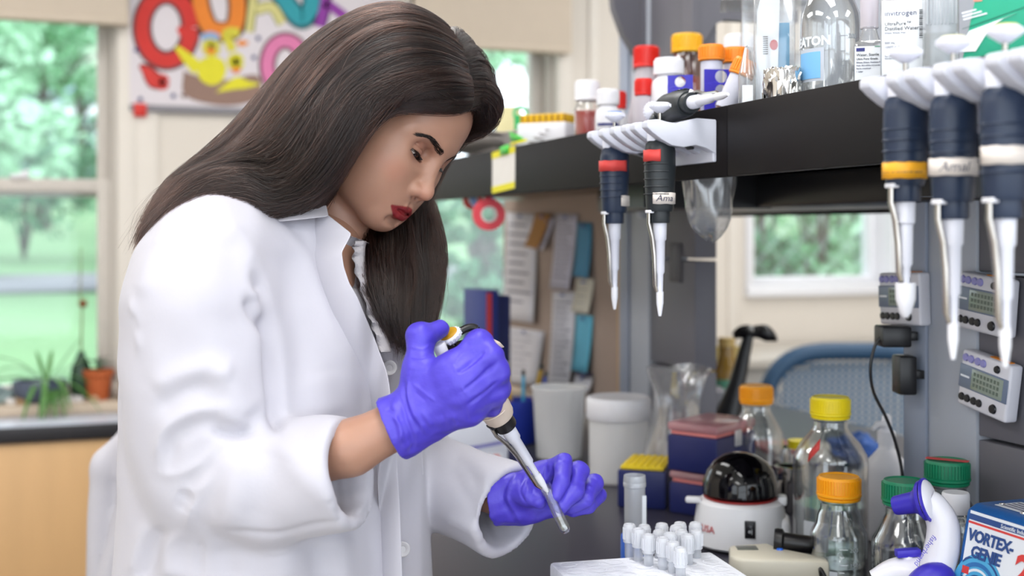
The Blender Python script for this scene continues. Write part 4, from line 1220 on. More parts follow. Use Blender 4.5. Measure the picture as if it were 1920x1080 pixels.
def strands(G, n, depth, seed, flat=1.0, loose=0.0):
    r = np.random.default_rng(seed)
    u = r.random(n) * (len(G) - 1)
    # gather into locks
    li = np.floor(u * 11 + r.normal(size=n) * 0.25).astype(int); lock = (li + 0.5) / 11
    u = u * 0.5 + np.clip(lock, 0, len(G) - 1) * 0.5
    lk = np.random.default_rng(seed + 50).random((400, 4))[li + 100]
    C = smooth_fam(G, u)
    t = np.linspace(0, 1, C.shape[1])[None, :, None]
    jit = r.normal(size=(n, 1, 3)) * 0.0035 * (0.25 + t)
    C = C + jit + (lk[:, None, 1:4] - 0.5) * np.array((0.012, 0.004, 0.012)) * np.sin(t * 4.5 + lk[:, None, :1] * 6.28) * t
    ph = r.random((n, 1, 3)) * 6.28
    C = C + np.sin(t * r.uniform(5, 12, (n, 1, 1)) + ph) * 0.0012 * (0.2 + t)
    # lay the strands on the hair's body
    P_ = C.reshape(-1, 3); tt = np.tile(np.linspace(0, 1, C.shape[1]), n)
    out = np.repeat(r.random(n) ** 1.5 * depth, C.shape[1]) + np.repeat(lk[:, 0] ** 1.5 * 0.011, C.shape[1]) * np.clip(tt * 3, 0.2, 1) * (0.65 + 0.35 * np.sin(tt * 7 + np.repeat(lk[:, 1], C.shape[1]) * 6.28))
    for _ in range(3):
        v, g = hair_sdf.at(P_)
        inb = np.all((P_ > hair_sdf.lo + 0.01) & (P_ < hair_sdf.lo + hair_sdf.h * (hair_sdf.n - 4)), axis=1)
        step = np.where(inb, np.clip(out - v, -0.012, 0.03), 0)
        P_ = P_ + g * step[:, None]
    C2 = P_.reshape(C.shape)
    w = np.clip(0.9 + t * 14, 0, 1) * np.clip((1.02 - t) * 4, 0, 1)
    C = C * (1 - w) + C2 * w
    # keep lengths uneven at the ends
    k = r.uniform(0.86, 1.0, n)
    idx = np.linspace(0, 1, C.shape[1])[None, :] * k[:, None] * (C.shape[1] - 1)
    i0 = np.minimum(idx.astype(int), C.shape[1] - 2); f = (idx - i0)[:, :, None]
    a = np.take_along_axis(C, i0[:, :, None].repeat(3, 2), 1); b = np.take_along_axis(C, (i0 + 1)[:, :, None].repeat(3, 2), 1)
    C = a * (1 - f) + b * f
    for _ in range(2): C[:, 1:-1] = 0.25 * C[:, :-2] + 0.5 * C[:, 1:-1] + 0.25 * C[:, 2:]
    SHADE.append(np.clip(0.15 + 0.75 * lk[:, 2] ** 1.5 + r.normal(size=n) * 0.22, 0, 1))
    return C
def flyaways(n, seed):
    r = np.random.default_rng(seed); out = []
    for G, m in ((GN[3:], int(n * 0.6)), (GF, int(n * 0.4))):
        u = r.random(m) * (len(G) - 1); C = smooth_fam(G, u)
        t = np.linspace(0, 1, NP)[None, :, None]
        C = C + r.normal(size=(m, 1, 3)) * np.array((0.010, 0.008, 0.012)) * (t ** 1.3) + np.sin(t * r.uniform(4, 9, (m, 1, 1)) + r.random((m, 1, 3)) * 6) * 0.005 * t
        P_ = C.reshape(-1, 3); o = np.repeat(r.uniform(0.002, 0.012, m), NP) * np.tile(np.linspace(0, 1, NP) ** 0.7, m)
        v, g = hair_sdf.at(P_); P_ = P_ + g * np.clip(o - v, 0, 0.02)[:, None]
        out.append(P_.reshape(C.shape))
    return np.vstack(out)
def add_strands(name, C, rad, shade):
    n, m, _ = C.shape
    hc = bpy.data.hair_curves.new(name)
    hc.add_curves([m] * n)
    wv = to_world(C.reshape(-1, 3)) - np.array(person.location)
    hc.position_data.foreach_set('vector', wv.astype(np.float32).ravel())
    ra = hc.attributes.get('radius') or hc.attributes.new('radius', 'FLOAT', 'POINT')
    tt = np.tile(np.linspace(0, 1, m), n)
    ra.data.foreach_set('value', (rad * (1 - 0.6 * tt ** 3)).astype(np.float32))
    sa = hc.attributes.new('shade', 'FLOAT', 'CURVE'); sa.data.foreach_set('value', np.asarray(shade, np.float32))
    hc.materials.append(hair_mat)
    o = bpy.data.objects.new(name, hc); COL.objects.link(o); o.parent = hair
    return o
add_strands('hair_strands', np.vstack([strands(GN, 15000, 0.0045, 1), strands(GF, 6000, 0.004, 2)]), 0.00020, np.concatenate(SHADE))
add_strands('hair_strands', flyaways(260, 3), 0.00007, np.full(260, 0.4))
# ================================================================ bench, shelf and uprights
BZ = 0.91
XP = 1.08                                   # plane of the uprights' front
SX, SZ0, SZ1 = 0.736, 1.431, 1.516          # shelf fascia
bench_m = mat('bench_resin', '#2f2d39', rough=0.33, var=0.10, scale=60, bump=0.03, bscale=400)
cab_m = mat('bench_cabinet', '#b9b6b2', rough=0.5, var=0.03)
fascia_m = mat('shelf_laminate', '#141113', rough=0.55, var=0.12, scale=40)
fascia_m.node_tree.nodes['Principled BSDF'].inputs['Specular IOR Level'].default_value = 0.22
under_m = mat('shelf_underside', '#8a7460', rough=0.6, var=0.10, scale=20)
steel_m = mat('upright_paint', '#a9aeb8', rough=0.45, var=0.03, scale=10)
dark_m = mat('upright_panel', '#66656d', rough=0.5, var=0.05, scale=12)
metal_m = mat('steel', '#b5b0aa', rough=0.22, metal=1.0, var=0.06)
chrome_m = mat('chrome', '#d6d3cf', rough=0.10, metal=1.0, var=0.03)
black_m = mat('black_plastic', '#141316', rough=0.35, var=0.15)
whitep_m = mat('white_plastic', '#e4e4ea', rough=0.35, var=0.02)
t = thing('lab_worktop', 'black resin worktop of the double lab bench', 'worktop', (0.42, 0.10, BZ))
MB().box((0, 0, -.032), (1.30, 3.05, 0), .004).done('slab', bench_m, t)
t = thing('bench_cabinet', 'grey cabinets under the lab bench', 'cabinet', (0.47, 0.14, 0))
MB().box((.0, 0, .08), (1.20, 2.97, BZ - .032)).box((.05, .05, 0), (1.15, 2.9, .08)).done('body', cab_m, t)
for i in range(5):
    d = MB().box((-.018, .02 + i * .59, .10), (0, .59 + i * .59, .66), .003).done('door', cab_m, t)
    MB().tube([(-.03, .30 + i * .59 - .06, .62), (-.04, .30 + i * .59, .62), (-.03, .30 + i * .59 + .06, .62)], .005).done('handle', metal_m, d)
    d = MB().box((-.018, .02 + i * .59, .67), (0, .59 + i * .59, .86), .003).done('drawer', cab_m, t)
    MB().tube([(-.03, .30 + i * .59 - .06, .77), (-.04, .30 + i * .59, .77), (-.03, .30 + i * .59 + .06, .77)], .005).done('handle', metal_m, d)
t = thing('reagent_shelf', 'long black shelf above the bench with a seamed front edge', 'shelf', (SX, 0.45, SZ0))
seam = on_x(1363, 300, SX).y - 0.45
MB().box((0, 0, 0), (.022, seam - .0008, SZ1 - SZ0), .0012).done('fascia', fascia_m, t)
MB().box((0, seam + .0008, 0), (.022, 2.75, SZ1 - SZ0), .0012).done('fascia', fascia_m, t)
MB().box((.022, 0, .050), (.66, 2.75, SZ1 - SZ0 - .012)).done('board', fascia_m, t)
MB().box((.022, 1.55, .022), (.64, 2.75, .050)).done('underside', under_m, t)
MB().box((.022, 0, .030), (.64, 1.53, .050)).done('underside', mat('shelf_metal', '#8d8f93', rough=0.4, metal=0.5, var=0.05), t)
MB().box((.64, 0, -.035), (.66, 2.75, SZ1 - SZ0), .001).done('fascia', fascia_m, t)
for y in (.60, 1.30): MB().box((.10, y, -.030), (.33, y + .06, .03)).done('bracket', black_m, t)
lm = MB().box((.30, .70, -.028), (.62, 1.95, .022), .006).done('lamp_housing', black_m, t)

def upright(y0, y1, yd, label):
    t = thing('shelf_upright', label, 'upright', (XP, y0, BZ), group='grey steel uprights')
    L = y1 - y0
    MB().box((0, 0, 0), (.09, L, 1.75), .003).done('column', steel_m, t)
    MB().box((-.006, L * .66, 0), (.0, L, 1.75), .002).done('channel', mat('upright_blue', '#8f97a8', rough=0.4, var=0.03), t)
    zs = [0, .19, .40, .62, 1.75]
    for a, b in zip(zs, zs[1:]): MB().box((.004, -yd, a + .0025), (.05, 0, b - .0025), .002).done('panel', dark_m, t)
    return t
NP0, NP1 = on_x(1830, 600, XP).y, on_x(1700, 600, XP).y
FP0, FP1 = on_x(1216, 600, XP).y, on_x(1165, 600, XP).y
up_n = upright(NP0, NP1, .17, 'grey steel upright carrying the kitchen timers')
up_f = upright(FP0, FP1, .19, 'grey steel upright between pinboard and window')
# socket on the far upright
MB().box((0, -.14, .355), (.004, -.09, .43), .002).done('socket', mat('socket_grey', '#4c4b53', rough=0.5), up_f)
MB().box((-.003, -.055, .395), (.003, -.047, .445), .001).done('clip', whitep_m, up_f)
# upper shelf brackets above the frame's top, by the far upright
for k, (px, s, lb) in enumerate(((1158, -1, 'dark rounded shelf bracket jutting from the upright at the top'), (1345, 1, 'dark shelf bracket beside the beige wall at the top'))):
    y = FP0 + .03 if k == 0 else FP0 - .19
    t = thing('shelf_bracket', lb, 'bracket', (XP, y, 1.66), group='dark brackets of an upper shelf')
    if k == 0:
        MB().prism([(-.075, .22), (-.066, .15), (-.045, .10), (-.020, .065), (-.008, .048), (0, .045), (0, .22)], -.012, .012, RX(math.pi / 2)).done('plate', dark_m, t)
        MB().box((-.012, -.02, .03), (0, .02, .22)).done('flange', dark_m, t)
    else:
        MB().prism([(0, .045), (.02, .060), (.04, .090), (.06, .100), (.22, .104), (.22, .18), (0, .18)], -.012, .012, RX(math.pi / 2)).done('plate', dark_m, t)
        MB().box((-.012, -.02, .03), (0, .02, .18)).done('flange', dark_m, t)
MB().tube([(-.006, .02, .48), (-.006, .02, .75)], .012, 12).done('cable_tube', mat('clear_grey', '#b9bec6', rough=0.2, var=0.05), up_f)

# ---------------------------------------------------------------- pinboard with papers
XB = 1.14
yb0, yb1 = on_x(1168, 500, XB).y, on_x(944, 500, XB).y
zb1 = SZ0 + .02
t = thing('pinboard', 'beige fabric pinboard with wooden edge under the shelf', 'pinboard', (XB, yb0, BZ + .02))
MB().box((0, .018, 0), (.02, yb1 - yb0, zb1 - BZ - .02)).done('board', mat('pinboard_cloth', '#a8978c', rough=0.95, var=0.06, scale=300), t)
MB().box((-.006, 0, 0), (.024, .018, zb1 - BZ - .02), .002).done('edge_strip', mat('edge_wood', '#c9a46e', rough=0.5, var=0.1, stretch=(8, 8, 1)), t)
paper_m = [mat('paper_white', '#dcdce4', rough=0.9, var=0.03, scale=50), mat('paper_lilac', '#cbcada', rough=0.9, var=0.03, scale=50), mat('paper_cream', '#d8d4c6', rough=0.9, var=0.03, scale=50),
           mat('paper_blue', '#4f8fb4', rough=0.8, var=0.05), mat('paper_sky', '#66b6d2', rough=0.8, var=0.05), mat('paper_kraft', '#a97b45', rough=0.85, var=0.08), mat('paper_dark', '#3a3350', rough=0.7)]
ink_m = mat('ink_grey', '#77788a', rough=0.9, var=0.1)
pin_m = mat('pin_blue', '#5b6aa8', rough=0.3)
def pinned(corners, k, label, lines=9, depth=0.004, cat='paper'):
    """corners in the picture: top-left, top-right, bottom-right, bottom-left on the board's plane"""
    q = [on_x(x, y, XB - depth) for x, y in corners]
    c = sum(q, Vector()) / 4
    t = thing('pinned_paper', label, cat, c, group='papers on the pinboard')
    rows = []
    for i in range(7):
        v = i / 6; row = []
        for j in range(5):
            u = j / 4; p = q[0] * (1 - u) * (1 - v) + q[1] * u * (1 - v) + q[2] * u * v + q[3] * (1 - u) * v
            row.append(p - c + Vector((-.010 * v * v - .004 * (u - .5) ** 2 * 4 * v, 0, 0)))
        rows.append(row)
    s = MB().sheet(rows).done('sheet', paper_m[k], t); solid(s, .0006, 0)
    if lines:
        mb = MB(); rn = random.Random(hash(label) % 1000 if False else len(label) * 7)
        for i in range(lines):
            v = .10 + .8 * i / lines; u1 = rn.uniform(.55, .9)
            pt = lambda u, v: q[0] * (1 - u) * (1 - v) + q[1] * u * (1 - v) + q[2] * u * v + q[3] * (1 - u) * v - c + Vector((-.010 * v * v - .004 * (u - .5) ** 2 * 4 * v - .0008, 0, 0))
            mb.sheet([[pt(.1, v), pt(.5, v), pt(u1, v)], [pt(.1, v + .018), pt(.5, v + .018), pt(u1, v + .018)]])
        mb.done('printed_lines', ink_m, t, smooth=False)
    p = (q[0] + q[1]) / 2 - c + Vector((-.006, 0, -.008))
    MB().lathe([(0, -.006), (.0035, -.006), (.0025, -.002), (.0045, .002), (0, .0025)], 10, TR(p.x, p.y, p.z) @ RY(-math.pi / 2)).done('pin', pin_m, t)
    return t
pinned([(950, 398), (1006, 402), (1009, 606), (949, 598)], 0, 'large white sheet pinned nearest the window')
pinned([(1004, 400), (1033, 402), (1016, 468), (992, 462)], 5, 'small brown kraft tag pinned askew at the top', 0, .012, 'tag')
pinned([(1020, 410), (1040, 408), (1026, 470), (1010, 466)], 1, 'narrow slip hanging behind the brown tag', 3, .007)
pinned([(1042, 400), (1083, 402), (1076, 544), (1040, 540)], 1, 'lilac-white list pinned in the middle, upper row', 12)
pinned([(1036, 546), (1080, 548), (1076, 730), (1036, 726)], 0, 'long white list pinned in the middle, lower row', 14)
pinned([(952, 612), (1020, 622), (1012, 722), (950, 716)], 0, 'tilted white sheet pinned low near the window', 7)
pinned([(1082, 416), (1110, 418), (1112, 522), (1084, 518)], 3, 'blue strip pinned beside the wooden edge, upper', 0)
pinned([(1080, 522), (1114, 524), (1112, 588), (1080, 584)], 2, 'cream note pinned between the blue strips', 4)
pinned([(1080, 590), (1112, 592), (1110, 700), (1080, 694)], 4, 'sky-blue strip pinned beside the wooden edge, lower', 0)
pinned([(1084, 694), (1110, 700), (1110, 708), (1084, 702)], 6, 'dark narrow strip under the sky-blue paper', 0, .008)
pinned([(1078, 700), (1112, 706), (1112, 735), (1078, 732)], 0, 'small white note lowest beside the wooden edge', 3)

# ---------------------------------------------------------------- pipettes
navy_m = mat('pipette_navy', '#202d44', rough=0.40, var=0.10); char_m = mat('pipette_charcoal', '#22272b', rough=0.42, var=0.10)
shaft_m = mat('pipette_white', '#dedfea', rough=0.3, var=0.02)
cream_m = mat('pipette_cream', '#c9b9ac', rough=0.35, var=0.03)
tape_red = mat('tape_red', '#d2433f', rough=0.5, var=0.06); tape_yel = mat('tape_yellow', '#e5a321', rough=0.5, var=0.06); tape_wht = mat('tape_white', '#d8cfc8', rough=0.7, var=0.04)
ink_b = mat('marker_ink', '#4a4d6a', rough=0.8)
def pipette(name_label, loc, body=navy_m, top=None, tapes=(), L=0.262, tip=1.0, rot=None, rz=0.0, group='hand pipettes', M=None, collar_m=None, writing=None, arm_end=.030):
    """hangs along -Z from the push button at z = 0; the hook points to +X, the ejector to -X"""
    t = thing('pipette', name_label, 'pipette', loc, rz, group, rot)
    if M is not None: t.matrix_world = M
    k = L / 0.262
    btn_top = top or shaft_m
    b = MB().lathe([(0, 0), (.0105, -.0004), (.0128, -.002), (.0132, -.0055), (.0120, -.0075), (.0075, -.0105), (.0040, -.0130), (0, -.0130)], 28)
    for i in range(20):
        a = i * math.pi / 10; b.box((-.0007, -.0007, -.006), (.0007, .0007, -.0024), M=TR(.0130 * math.cos(a), .0130 * math.sin(a), 0))
    b = b.done('push_button', shaft_m, t)
    if top: MB().lathe([(0, .0012), (.009, .0008), (.0105, -.0003), (.0105, -.001)], 24).done('colour_cap', top, b)
    MB().lathe([(.0022, -.012), (.0022, -.05 * k)], 10).done('plunger_rod', metal_m, t)
    # handle: oval section with grip ridges
    z0, z1 = -.046 * k, -.134 * k
    prof = [(0, z0), (.0120, z0 - .0005), (.0168, z0 - .005), (.0185, z0 - .014), (.0188, z0 - .035), (.0178, z0 - .060), (.0165, z1 + .004), (.0150, z1), (0, z1)]
    MB().lathe(prof, 30, sx=1.05, sy=.92).done('handle', body, t)
    for i in range(5):
        z = z0 - .030 - i * .0092
        MB().tube([(.0187 * math.cos(a) * 1.06, .0187 * math.sin(a) * .93, z) for a in np.linspace(math.pi * .80, math.pi * 1.55, 10)], .0009, 6).done('grip_ridge', body, t)
    # finger hook towards the back
    MB().prism([(.010, z0 + .004), (.030, z0 + .006), (.041, z0 - .001), (.043, z0 - .012), (.038, z0 - .008), (.028, z0 - .004), (.016, z0 - .008)], -.010, .010, RX(math.pi / 2), .002).done('finger_hook', body, t)
    MB().lathe([(.0070, z0 + .012), (.0078, z0 + .011), (.0078, z0 - .002)], 16, TR(-.009, 0, 0)).done('ejector_button', shaft_m, t)
    # collar, shaft, nose
    MB().lathe([(0, z1 + .002), (.0125, z1 + .001), (.0128, z1 - .012), (.0120, z1 - .014), (0, z1 - .014)], 28).done('collar', collar_m or body, t)
    c = z1 - .014; e = -L * 1.0
    st = c - (e - c) * 0 
    sh = [(.0085, c + .001), (.0080, c - .020 * k), (.0064, c - .022 * k), (.0058, c - .060 * k), (.0042, c - .063 * k), (.0036, e + .026), (0, e + .026)]
    MB().lathe(sh, 22).done('shaft', shaft_m, t)
    MB().lathe([(.0046 * tip, e + .030), (.0044 * tip, e + .016), (.0026 * tip, e + .004), (.0018, e), (0, e)], 18).done('nose_cone', whitep_m, t)
    # ejector arm
    MB().tube([(-.0150, 0, z1 - .001), (-.0152, 0, z1 - .014), (-.0105, 0, c - .018 * k), (-.0078, 0, c - .040 * k), (-.0068, 0, e + arm_end + .008), (-.0040, 0, e + arm_end)], [.0028, .0030, .0032, .0032, .0030, .0024], 10, flat=.8).done('ejector_arm', metal_m, t)
    MB().box((-.0175, -.006, z1 - .002), (-.009, .006, z1 + .002), .001).done('ejector_clip', collar_m or whitep_m, t)
    for zc, h, a0, a1, m, lb in tapes:
        pts0, pts1 = [], []
        for a in np.linspace(a0, a1, 14):
            r = np.interp(-zc, [-p[1] for p in prof[1:-1]], [p[0] for p in prof[1:-1]]) + .0023
            x, y = r * 1.05 * math.cos(a), r * .92 * math.sin(a)
            pts0.append((x, y, zc + h / 2 + .0003 * math.sin(a * 9))); pts1.append((x, y, zc - h / 2 + .0003 * math.sin(a * 7)))
        o = MB().sheet([pts0, pts1]).done('tape', m, t, label=lb); solid(o, .0005, 1)
    if writing:
        zc, a0 = writing[1], writing[2]
        me = text_mesh(writing[0], .011, 'CENTER', .0001, shear=.25)
        for v in me.vertices:
            a = a0 + v.co.x / .0190; r = .0202
            v.co = (r * 1.05 * math.cos(a), r * .92 * math.sin(a), zc - .0035 + v.co.y)
        link('lettering', me, ink_b, t, smooth=False)
    return t
CAMA = -math.pi / 2 + math.atan2(0, 1)
def face_angle(loc, rz):
    """direction towards the viewer in the thing's own frame"""
    return math.atan2(-loc[1], -loc[0]) - rz
holder_m = mat('holder_white', '#ced0dc', rough=0.35, var=0.02)
def holder(ys, label):
    """pipette holder clipped to the fascia; curved arms reach out towards the user"""
    t = thing('pipette_holder', label, 'holder', (SX, ys[0], SZ0 + .0177), group='pipette holders on the shelf edge')
    prof = [(-.002, .052), (-.028, .053), (-.045, .049), (-.055, .046), (-.066, .047), (-.080, .050), (-.092, .049), (-.095, .046), (-.095, .040), (-.088, .034), (-.076, .026), (-.062, .019), (-.046, .017), (-.030, .020), (-.016, .017), (-.002, .010)]
    for y in ys:
        MB().prism(prof, -.0078, .0078, TR(0, y - ys[0], 0) @ RX(math.pi / 2), .0012).done('arm', holder_m, t)
    MB().box((-.006, ys[-1] - ys[0] - .006, 0), (0, .006, .052), .002).done('back_plate', holder_m, t)
    for a, b in zip(ys[::2], ys[1::2]):
        MB().box((-.040, b - ys[0], .030), (-.006, a - ys[0], .038), .001).done('bridge', holder_m, t)
    return t
FINS_F = sorted([1.340, 1.375, 1.4015, 1.437, 1.473, 1.511], reverse=True)
FINS_N = sorted([.901, .865, .840, .805, .7805, .7446, .720, .684], reverse=True)
holder(FINS_F, 'white pipette holder beside the yellow-edged note')
holder(FINS_N, 'white pipette holder with three navy pipettes, nearest the viewer')
PX_ = SX - .066
blue_cap = mat('cap_blue', '#2f6fd0', rough=0.35); yel_cap = mat('cap_yellow', '#d8c94a', rough=0.35)
def hang(y, label, **kw):
    loc = (PX_, y, 1.522); rz = 0.0
    a = face_angle(loc, rz)
    kw['tapes'] = [(z, h, a + d0, a + d1, m, l) for z, h, d0, d1, m, l in kw.get('tapes', ())]
    if 'writing' in kw: kw['writing'] = (kw['writing'][0], kw['writing'][1], a + kw['writing'][2])
    return pipette(label, loc, rz=rz, **kw)
hang(1.357, 'charcoal pipette with plain white button and red tape in the far holder', body=char_m, tapes=[(-.066, .014, -1.2, .1, tape_red, 'red tape'), (-.118, .014, -.4, 1.3, tape_wht, 'white label tape')], writing=('Ama', -.118, .35))
hang(1.492, 'navy pipette with blue button and red tape in the far holder', top=blue_cap, tapes=[(-.072, .014, -1.3, .9, tape_red, 'red tape'), (-.118, .014, .5, 1.5, tape_wht, 'white label tape')])
hang(.883, 'navy pipette with yellow tape and thick white nose', L=.232, tip=1.9, tapes=[(-.106, .014, -1.4, 1.2, tape_yel, 'yellow tape')])
hang(.822, 'navy pipette with cream button and white label, middle of the near holder', top=mat('cap_cream', '#e6e0b0', rough=.35), tapes=[(-.106, .014, -1.2, 1.4, tape_wht, 'white label tape')], writing=('Amal', -.106, .1))
hang(.7625, 'navy pipette with yellow button nearest the viewer', top=yel_cap, tapes=[(-.100, .014, -1.0, 1.5, tape_wht, 'white label tape')], writing=('Amal', -.100, .3))
# pipette resting flat on the far holder
a = Vector((SX - .022, 1.47, SZ1 + .006)); b = Vector((SX - .040, 1.235, SZ1 + .004))
pipette('charcoal pipette lying across the top of the far holder', (0, 0, 0), body=char_m, M=frame_to(a, a + (a - b), (0, 0, -1)) @ RZ(.5), L=.235)
# the pipette in the gloved hand
pa, pb = P(840, 625, 1.283), P(1026, 922, 1.398)
Lh = (pa - pb).length
held = pipette('cream and black pipette held in the gloved hand', (0, 0, 0), body=cream_m, top=mat('cap_amber', '#b98a1e', rough=.4), L=Lh, collar_m=black_m, arm_end=.010, M=frame_to(pa, pa + (pa - pb), Vector(P(905, 655, 1.283)) - Vector(P(905, 655, 1.283)) + (P(900, 600, 1.30) - P(840, 640, 1.283))), group='hand pipettes')
hp = held.matrix_world.inverted()
c0 = Vector(P(864, 642, 1.284)); ua = Vector(P(892, 618, 1.284)) - c0; ub = (Vector(P(876, 655, 1.284)) - c0) * .95; ud = Vector((ST, CT, 0)) * .010
MB().tube([hp @ (c0 + ua * math.cos(a_) + ub * math.sin(a_) + ud * math.cos(a_)) for a_ in np.linspace(0, 2 * math.pi, 41)], .0042, 10, caps=False).done('hook_loop', black_m, held)
MB().lathe([(0, 0), (.0135, 0), (.0135, -.010), (.0110, -.014), (0, -.014)], 26, TR(0, 0, -.022)).done('neck', black_m, held)
MB().lathe([(0, .014), (.0062, .0135), (.0072, .012), (.0066, -.006), (0, -.006)], 20, hp @ frame_to(P(831, 666, 1.272), P(826, 654, 1.270))).done('eject_key', whitep_m, held)
# ================================================================ bottles and vessels
glass_m = glass('lab_glass', (0.965, 0.975, 0.975), 0.06)
clear_m = glass('clear_plastic', (0.95, 0.96, 0.97), 0.10, 0.06, 0.10)
frost_m = glass('frosted_plastic', (0.985, 0.985, 0.99), 0.06, 0.25, 0.82)
hazy_m = glass('hazy_plastic', (0.90, 0.92, 0.95), 0.08, 0.15, 0.35)
liquid_m = glass('water', (0.93, 0.95, 0.95), 0.10)
print_m = mat('white_print', '#dfe3e8', rough=0.6, var=0.02)
cap_cols = {'yellow': '#f4dd1c', 'orange': '#f8a614', 'green': '#12805a', 'white': '#e9e9ee', 'red': '#d8231c', 'amber': '#f0b41c', 'tangerine': '#f08b22'}
def capm(c): return mat('cap_' + c + '_plastic', cap_cols[c], rough=0.42, var=0.05)
def ribbed_cap(mb, r, z0, z1, n=44, lip=True):
    mb.lathe([(r * .93, z0), (r * 1.02, z0 + .0015), (r * 1.02, z0 + (z1 - z0) * .16), (r * .965, z0 + (z1 - z0) * .2), (r * .955, z1 - .003), (r * .90, z1), (r * .80, z1 - .0006), (r * .78, z1 - .0012), (0, z1 - .0012)], 44)
    for i in range(n):
        a = 2 * math.pi * i / n
        mb.box((-.0011, -.0011, z0 + (z1 - z0) * .22), (.0011, .0011, z1 - .0035), M=TR(r * .965 * math.cos(a), r * .965 * math.sin(a), 0) @ RZ(a))
    return mb
def media_bottle(label, loc, R, H, cap, level=0.3, rz=0.0, group='screw-cap glass bottles', cr=.0262, ch=.026, grad=True, marks=('200', '150', '100'), name='media_bottle', face=None):
    t = thing(name, label, 'bottle', loc, rz, group)
    zs = H - ch - .020; sh = H - ch - .020 - R * .85
    prof = [(0, .004), (R * .75, .001), (R * .95, .003), (R, .010), (R, sh), (R * .97, sh + R * .18), (R * .80, sh + R * .48), (cr * 1.02, sh + R * .80), (cr * .90, zs + .004), (cr * .88, zs + .012), (cr * .96, zs + .014), (cr * .96, zs + .018), (cr * .85, zs + .020), (cr * .85, H - .006)]
    MB().lathe(prof, 44).done('glass', glass_m, t)
    prof2 = [(r * .93 if r > .001 else 0, z + (.004 if i < 3 else .0)) for i, (r, z) in enumerate(prof)]
    MB().lathe(prof2[:11], 36).done('inner_wall', glass_m, t)
    if level:
        zl = sh * level
        MB().lathe([(0, .008), (R * .92, .010), (R * .925, zl), (0, zl)], 36).done('liquid', liquid_m, t)
    c = MB(); ribbed_cap(c, cr * 1.06, H - ch, H); c.done('cap', capm(cap), t)
    MB().lathe([(cr * 1.0, H - ch - .004), (cr * 1.03, H - ch - .003), (cr * 1.03, H - ch - .001), (cr * .98, H - ch)], 32).done('pour_ring', capm(cap) if cap != 'green' else capm('green'), t)
    if grad:
        f = face_angle(loc, rz) if face is None else face
        M = RZ(f + math.pi / 2)
        mb = MB()
        for i in range(5):
            z = sh * (.25 + .15 * i)
            pts = [(math.sin(a) * (R + .0006), -math.cos(a) * (R + .0006), z) for a in np.linspace(.02, .30 if i % 2 == 0 else .18, 6)]
            mb.sheet([pts, [(x, y, zz + .0011) for x, y, zz in pts]])
        mb.done('graduation', print_m, t, M=M)
        for i, s in enumerate(marks[:2]):
            me = text_mesh(s, .008, 'LEFT', .0001)
            for v in me.vertices:
                a = .36 + v.co.x / R; r = R + .0007
                v.co = (r * math.sin(a), -r * math.cos(a), v.co.y + sh * (.85 - .30 * i) - .003)
            me.transform(M); link('marking', me, print_m, t, smooth=False)
        mb = MB()   # white writing patch
        g = [[(math.sin(a) * (R + .0005), -math.cos(a) * (R + .0005), z) for a in np.linspace(-.75, -.05, 8)] for z in (sh * .12, sh * .42)]
        mb.sheet(g); mb.done('writing_patch', mat('patch_white', '#c9ced4', rough=.7, var=.05), t, M=M)
    return t
def bz(px, d): return tuple(P(px, HORIZON + F_PX * (CAM_Z - BZ) / d, d))     # a spot on the worktop
b1 = media_bottle('large glass bottle with bright yellow screw cap and red tape on its shoulder', bz(1557, 1.72), .0515, .222, 'yellow', .55, marks=('800', '600'))
# red tape on its shoulder
f = face_angle(b1.location, 0)
o = MB().sheet([[(math.cos(f - .62 + u * .34) * (r_ + .002), math.sin(f - .62 + u * .34) * (r_ + .002), z + .02 * u) for u in (0, .33, .66, 1)] for r_, z in ((.0505, .136), (.0470, .150))]).done('tape', tape_red, b1); solid(o, .0006)
media_bottle('small glass bottle with orange screw cap in front of the big yellow-capped one', bz(1573, 1.57), .0360, .141, 'orange', .45, marks=('200', '150'))
media_bottle('glass bottle with green screw cap behind the pipette controller', bz(1697, 1.50), .0400, .150, 'green', .40, marks=('200', ''))
g2 = media_bottle('glass bottle with green cap and red tape on top, against the upright', bz(1776, 1.545), .0430, .166, 'green', .30, grad=False)
o = MB().box((-.026, -.006, .1662), (.026, .006, .1668)).done('tape', tape_red, g2); o.rotation_euler = (0, 0, -.9)
media_bottle('glass bottle with orange cap standing far back beside the black tail', bz(1418, 2.02), .0440, .200, 'orange', .3, grad=False)
# vial with white cap
t = thing('vial', 'small clear vial with white cap between green-capped bottle and vortex mixer', 'vial', bz(1792, 1.43))
MB().lathe([(0, 0), (.018, .001), (.019, .004), (.019, .112), (.016, .120), (.013, .124), (.013, .134)], 28).done('glass', glass_m, t)
MB().lathe([(.0152, .126), (.0156, .128), (.0156, .148), (.0145, .150), (0, .150)], 28).done('cap', capm('white'), t)
MB().lathe([(.0194, .03), (.0194, .06)], 24).done('label', mat('label_yellow', '#d8d820', rough=.6), t)
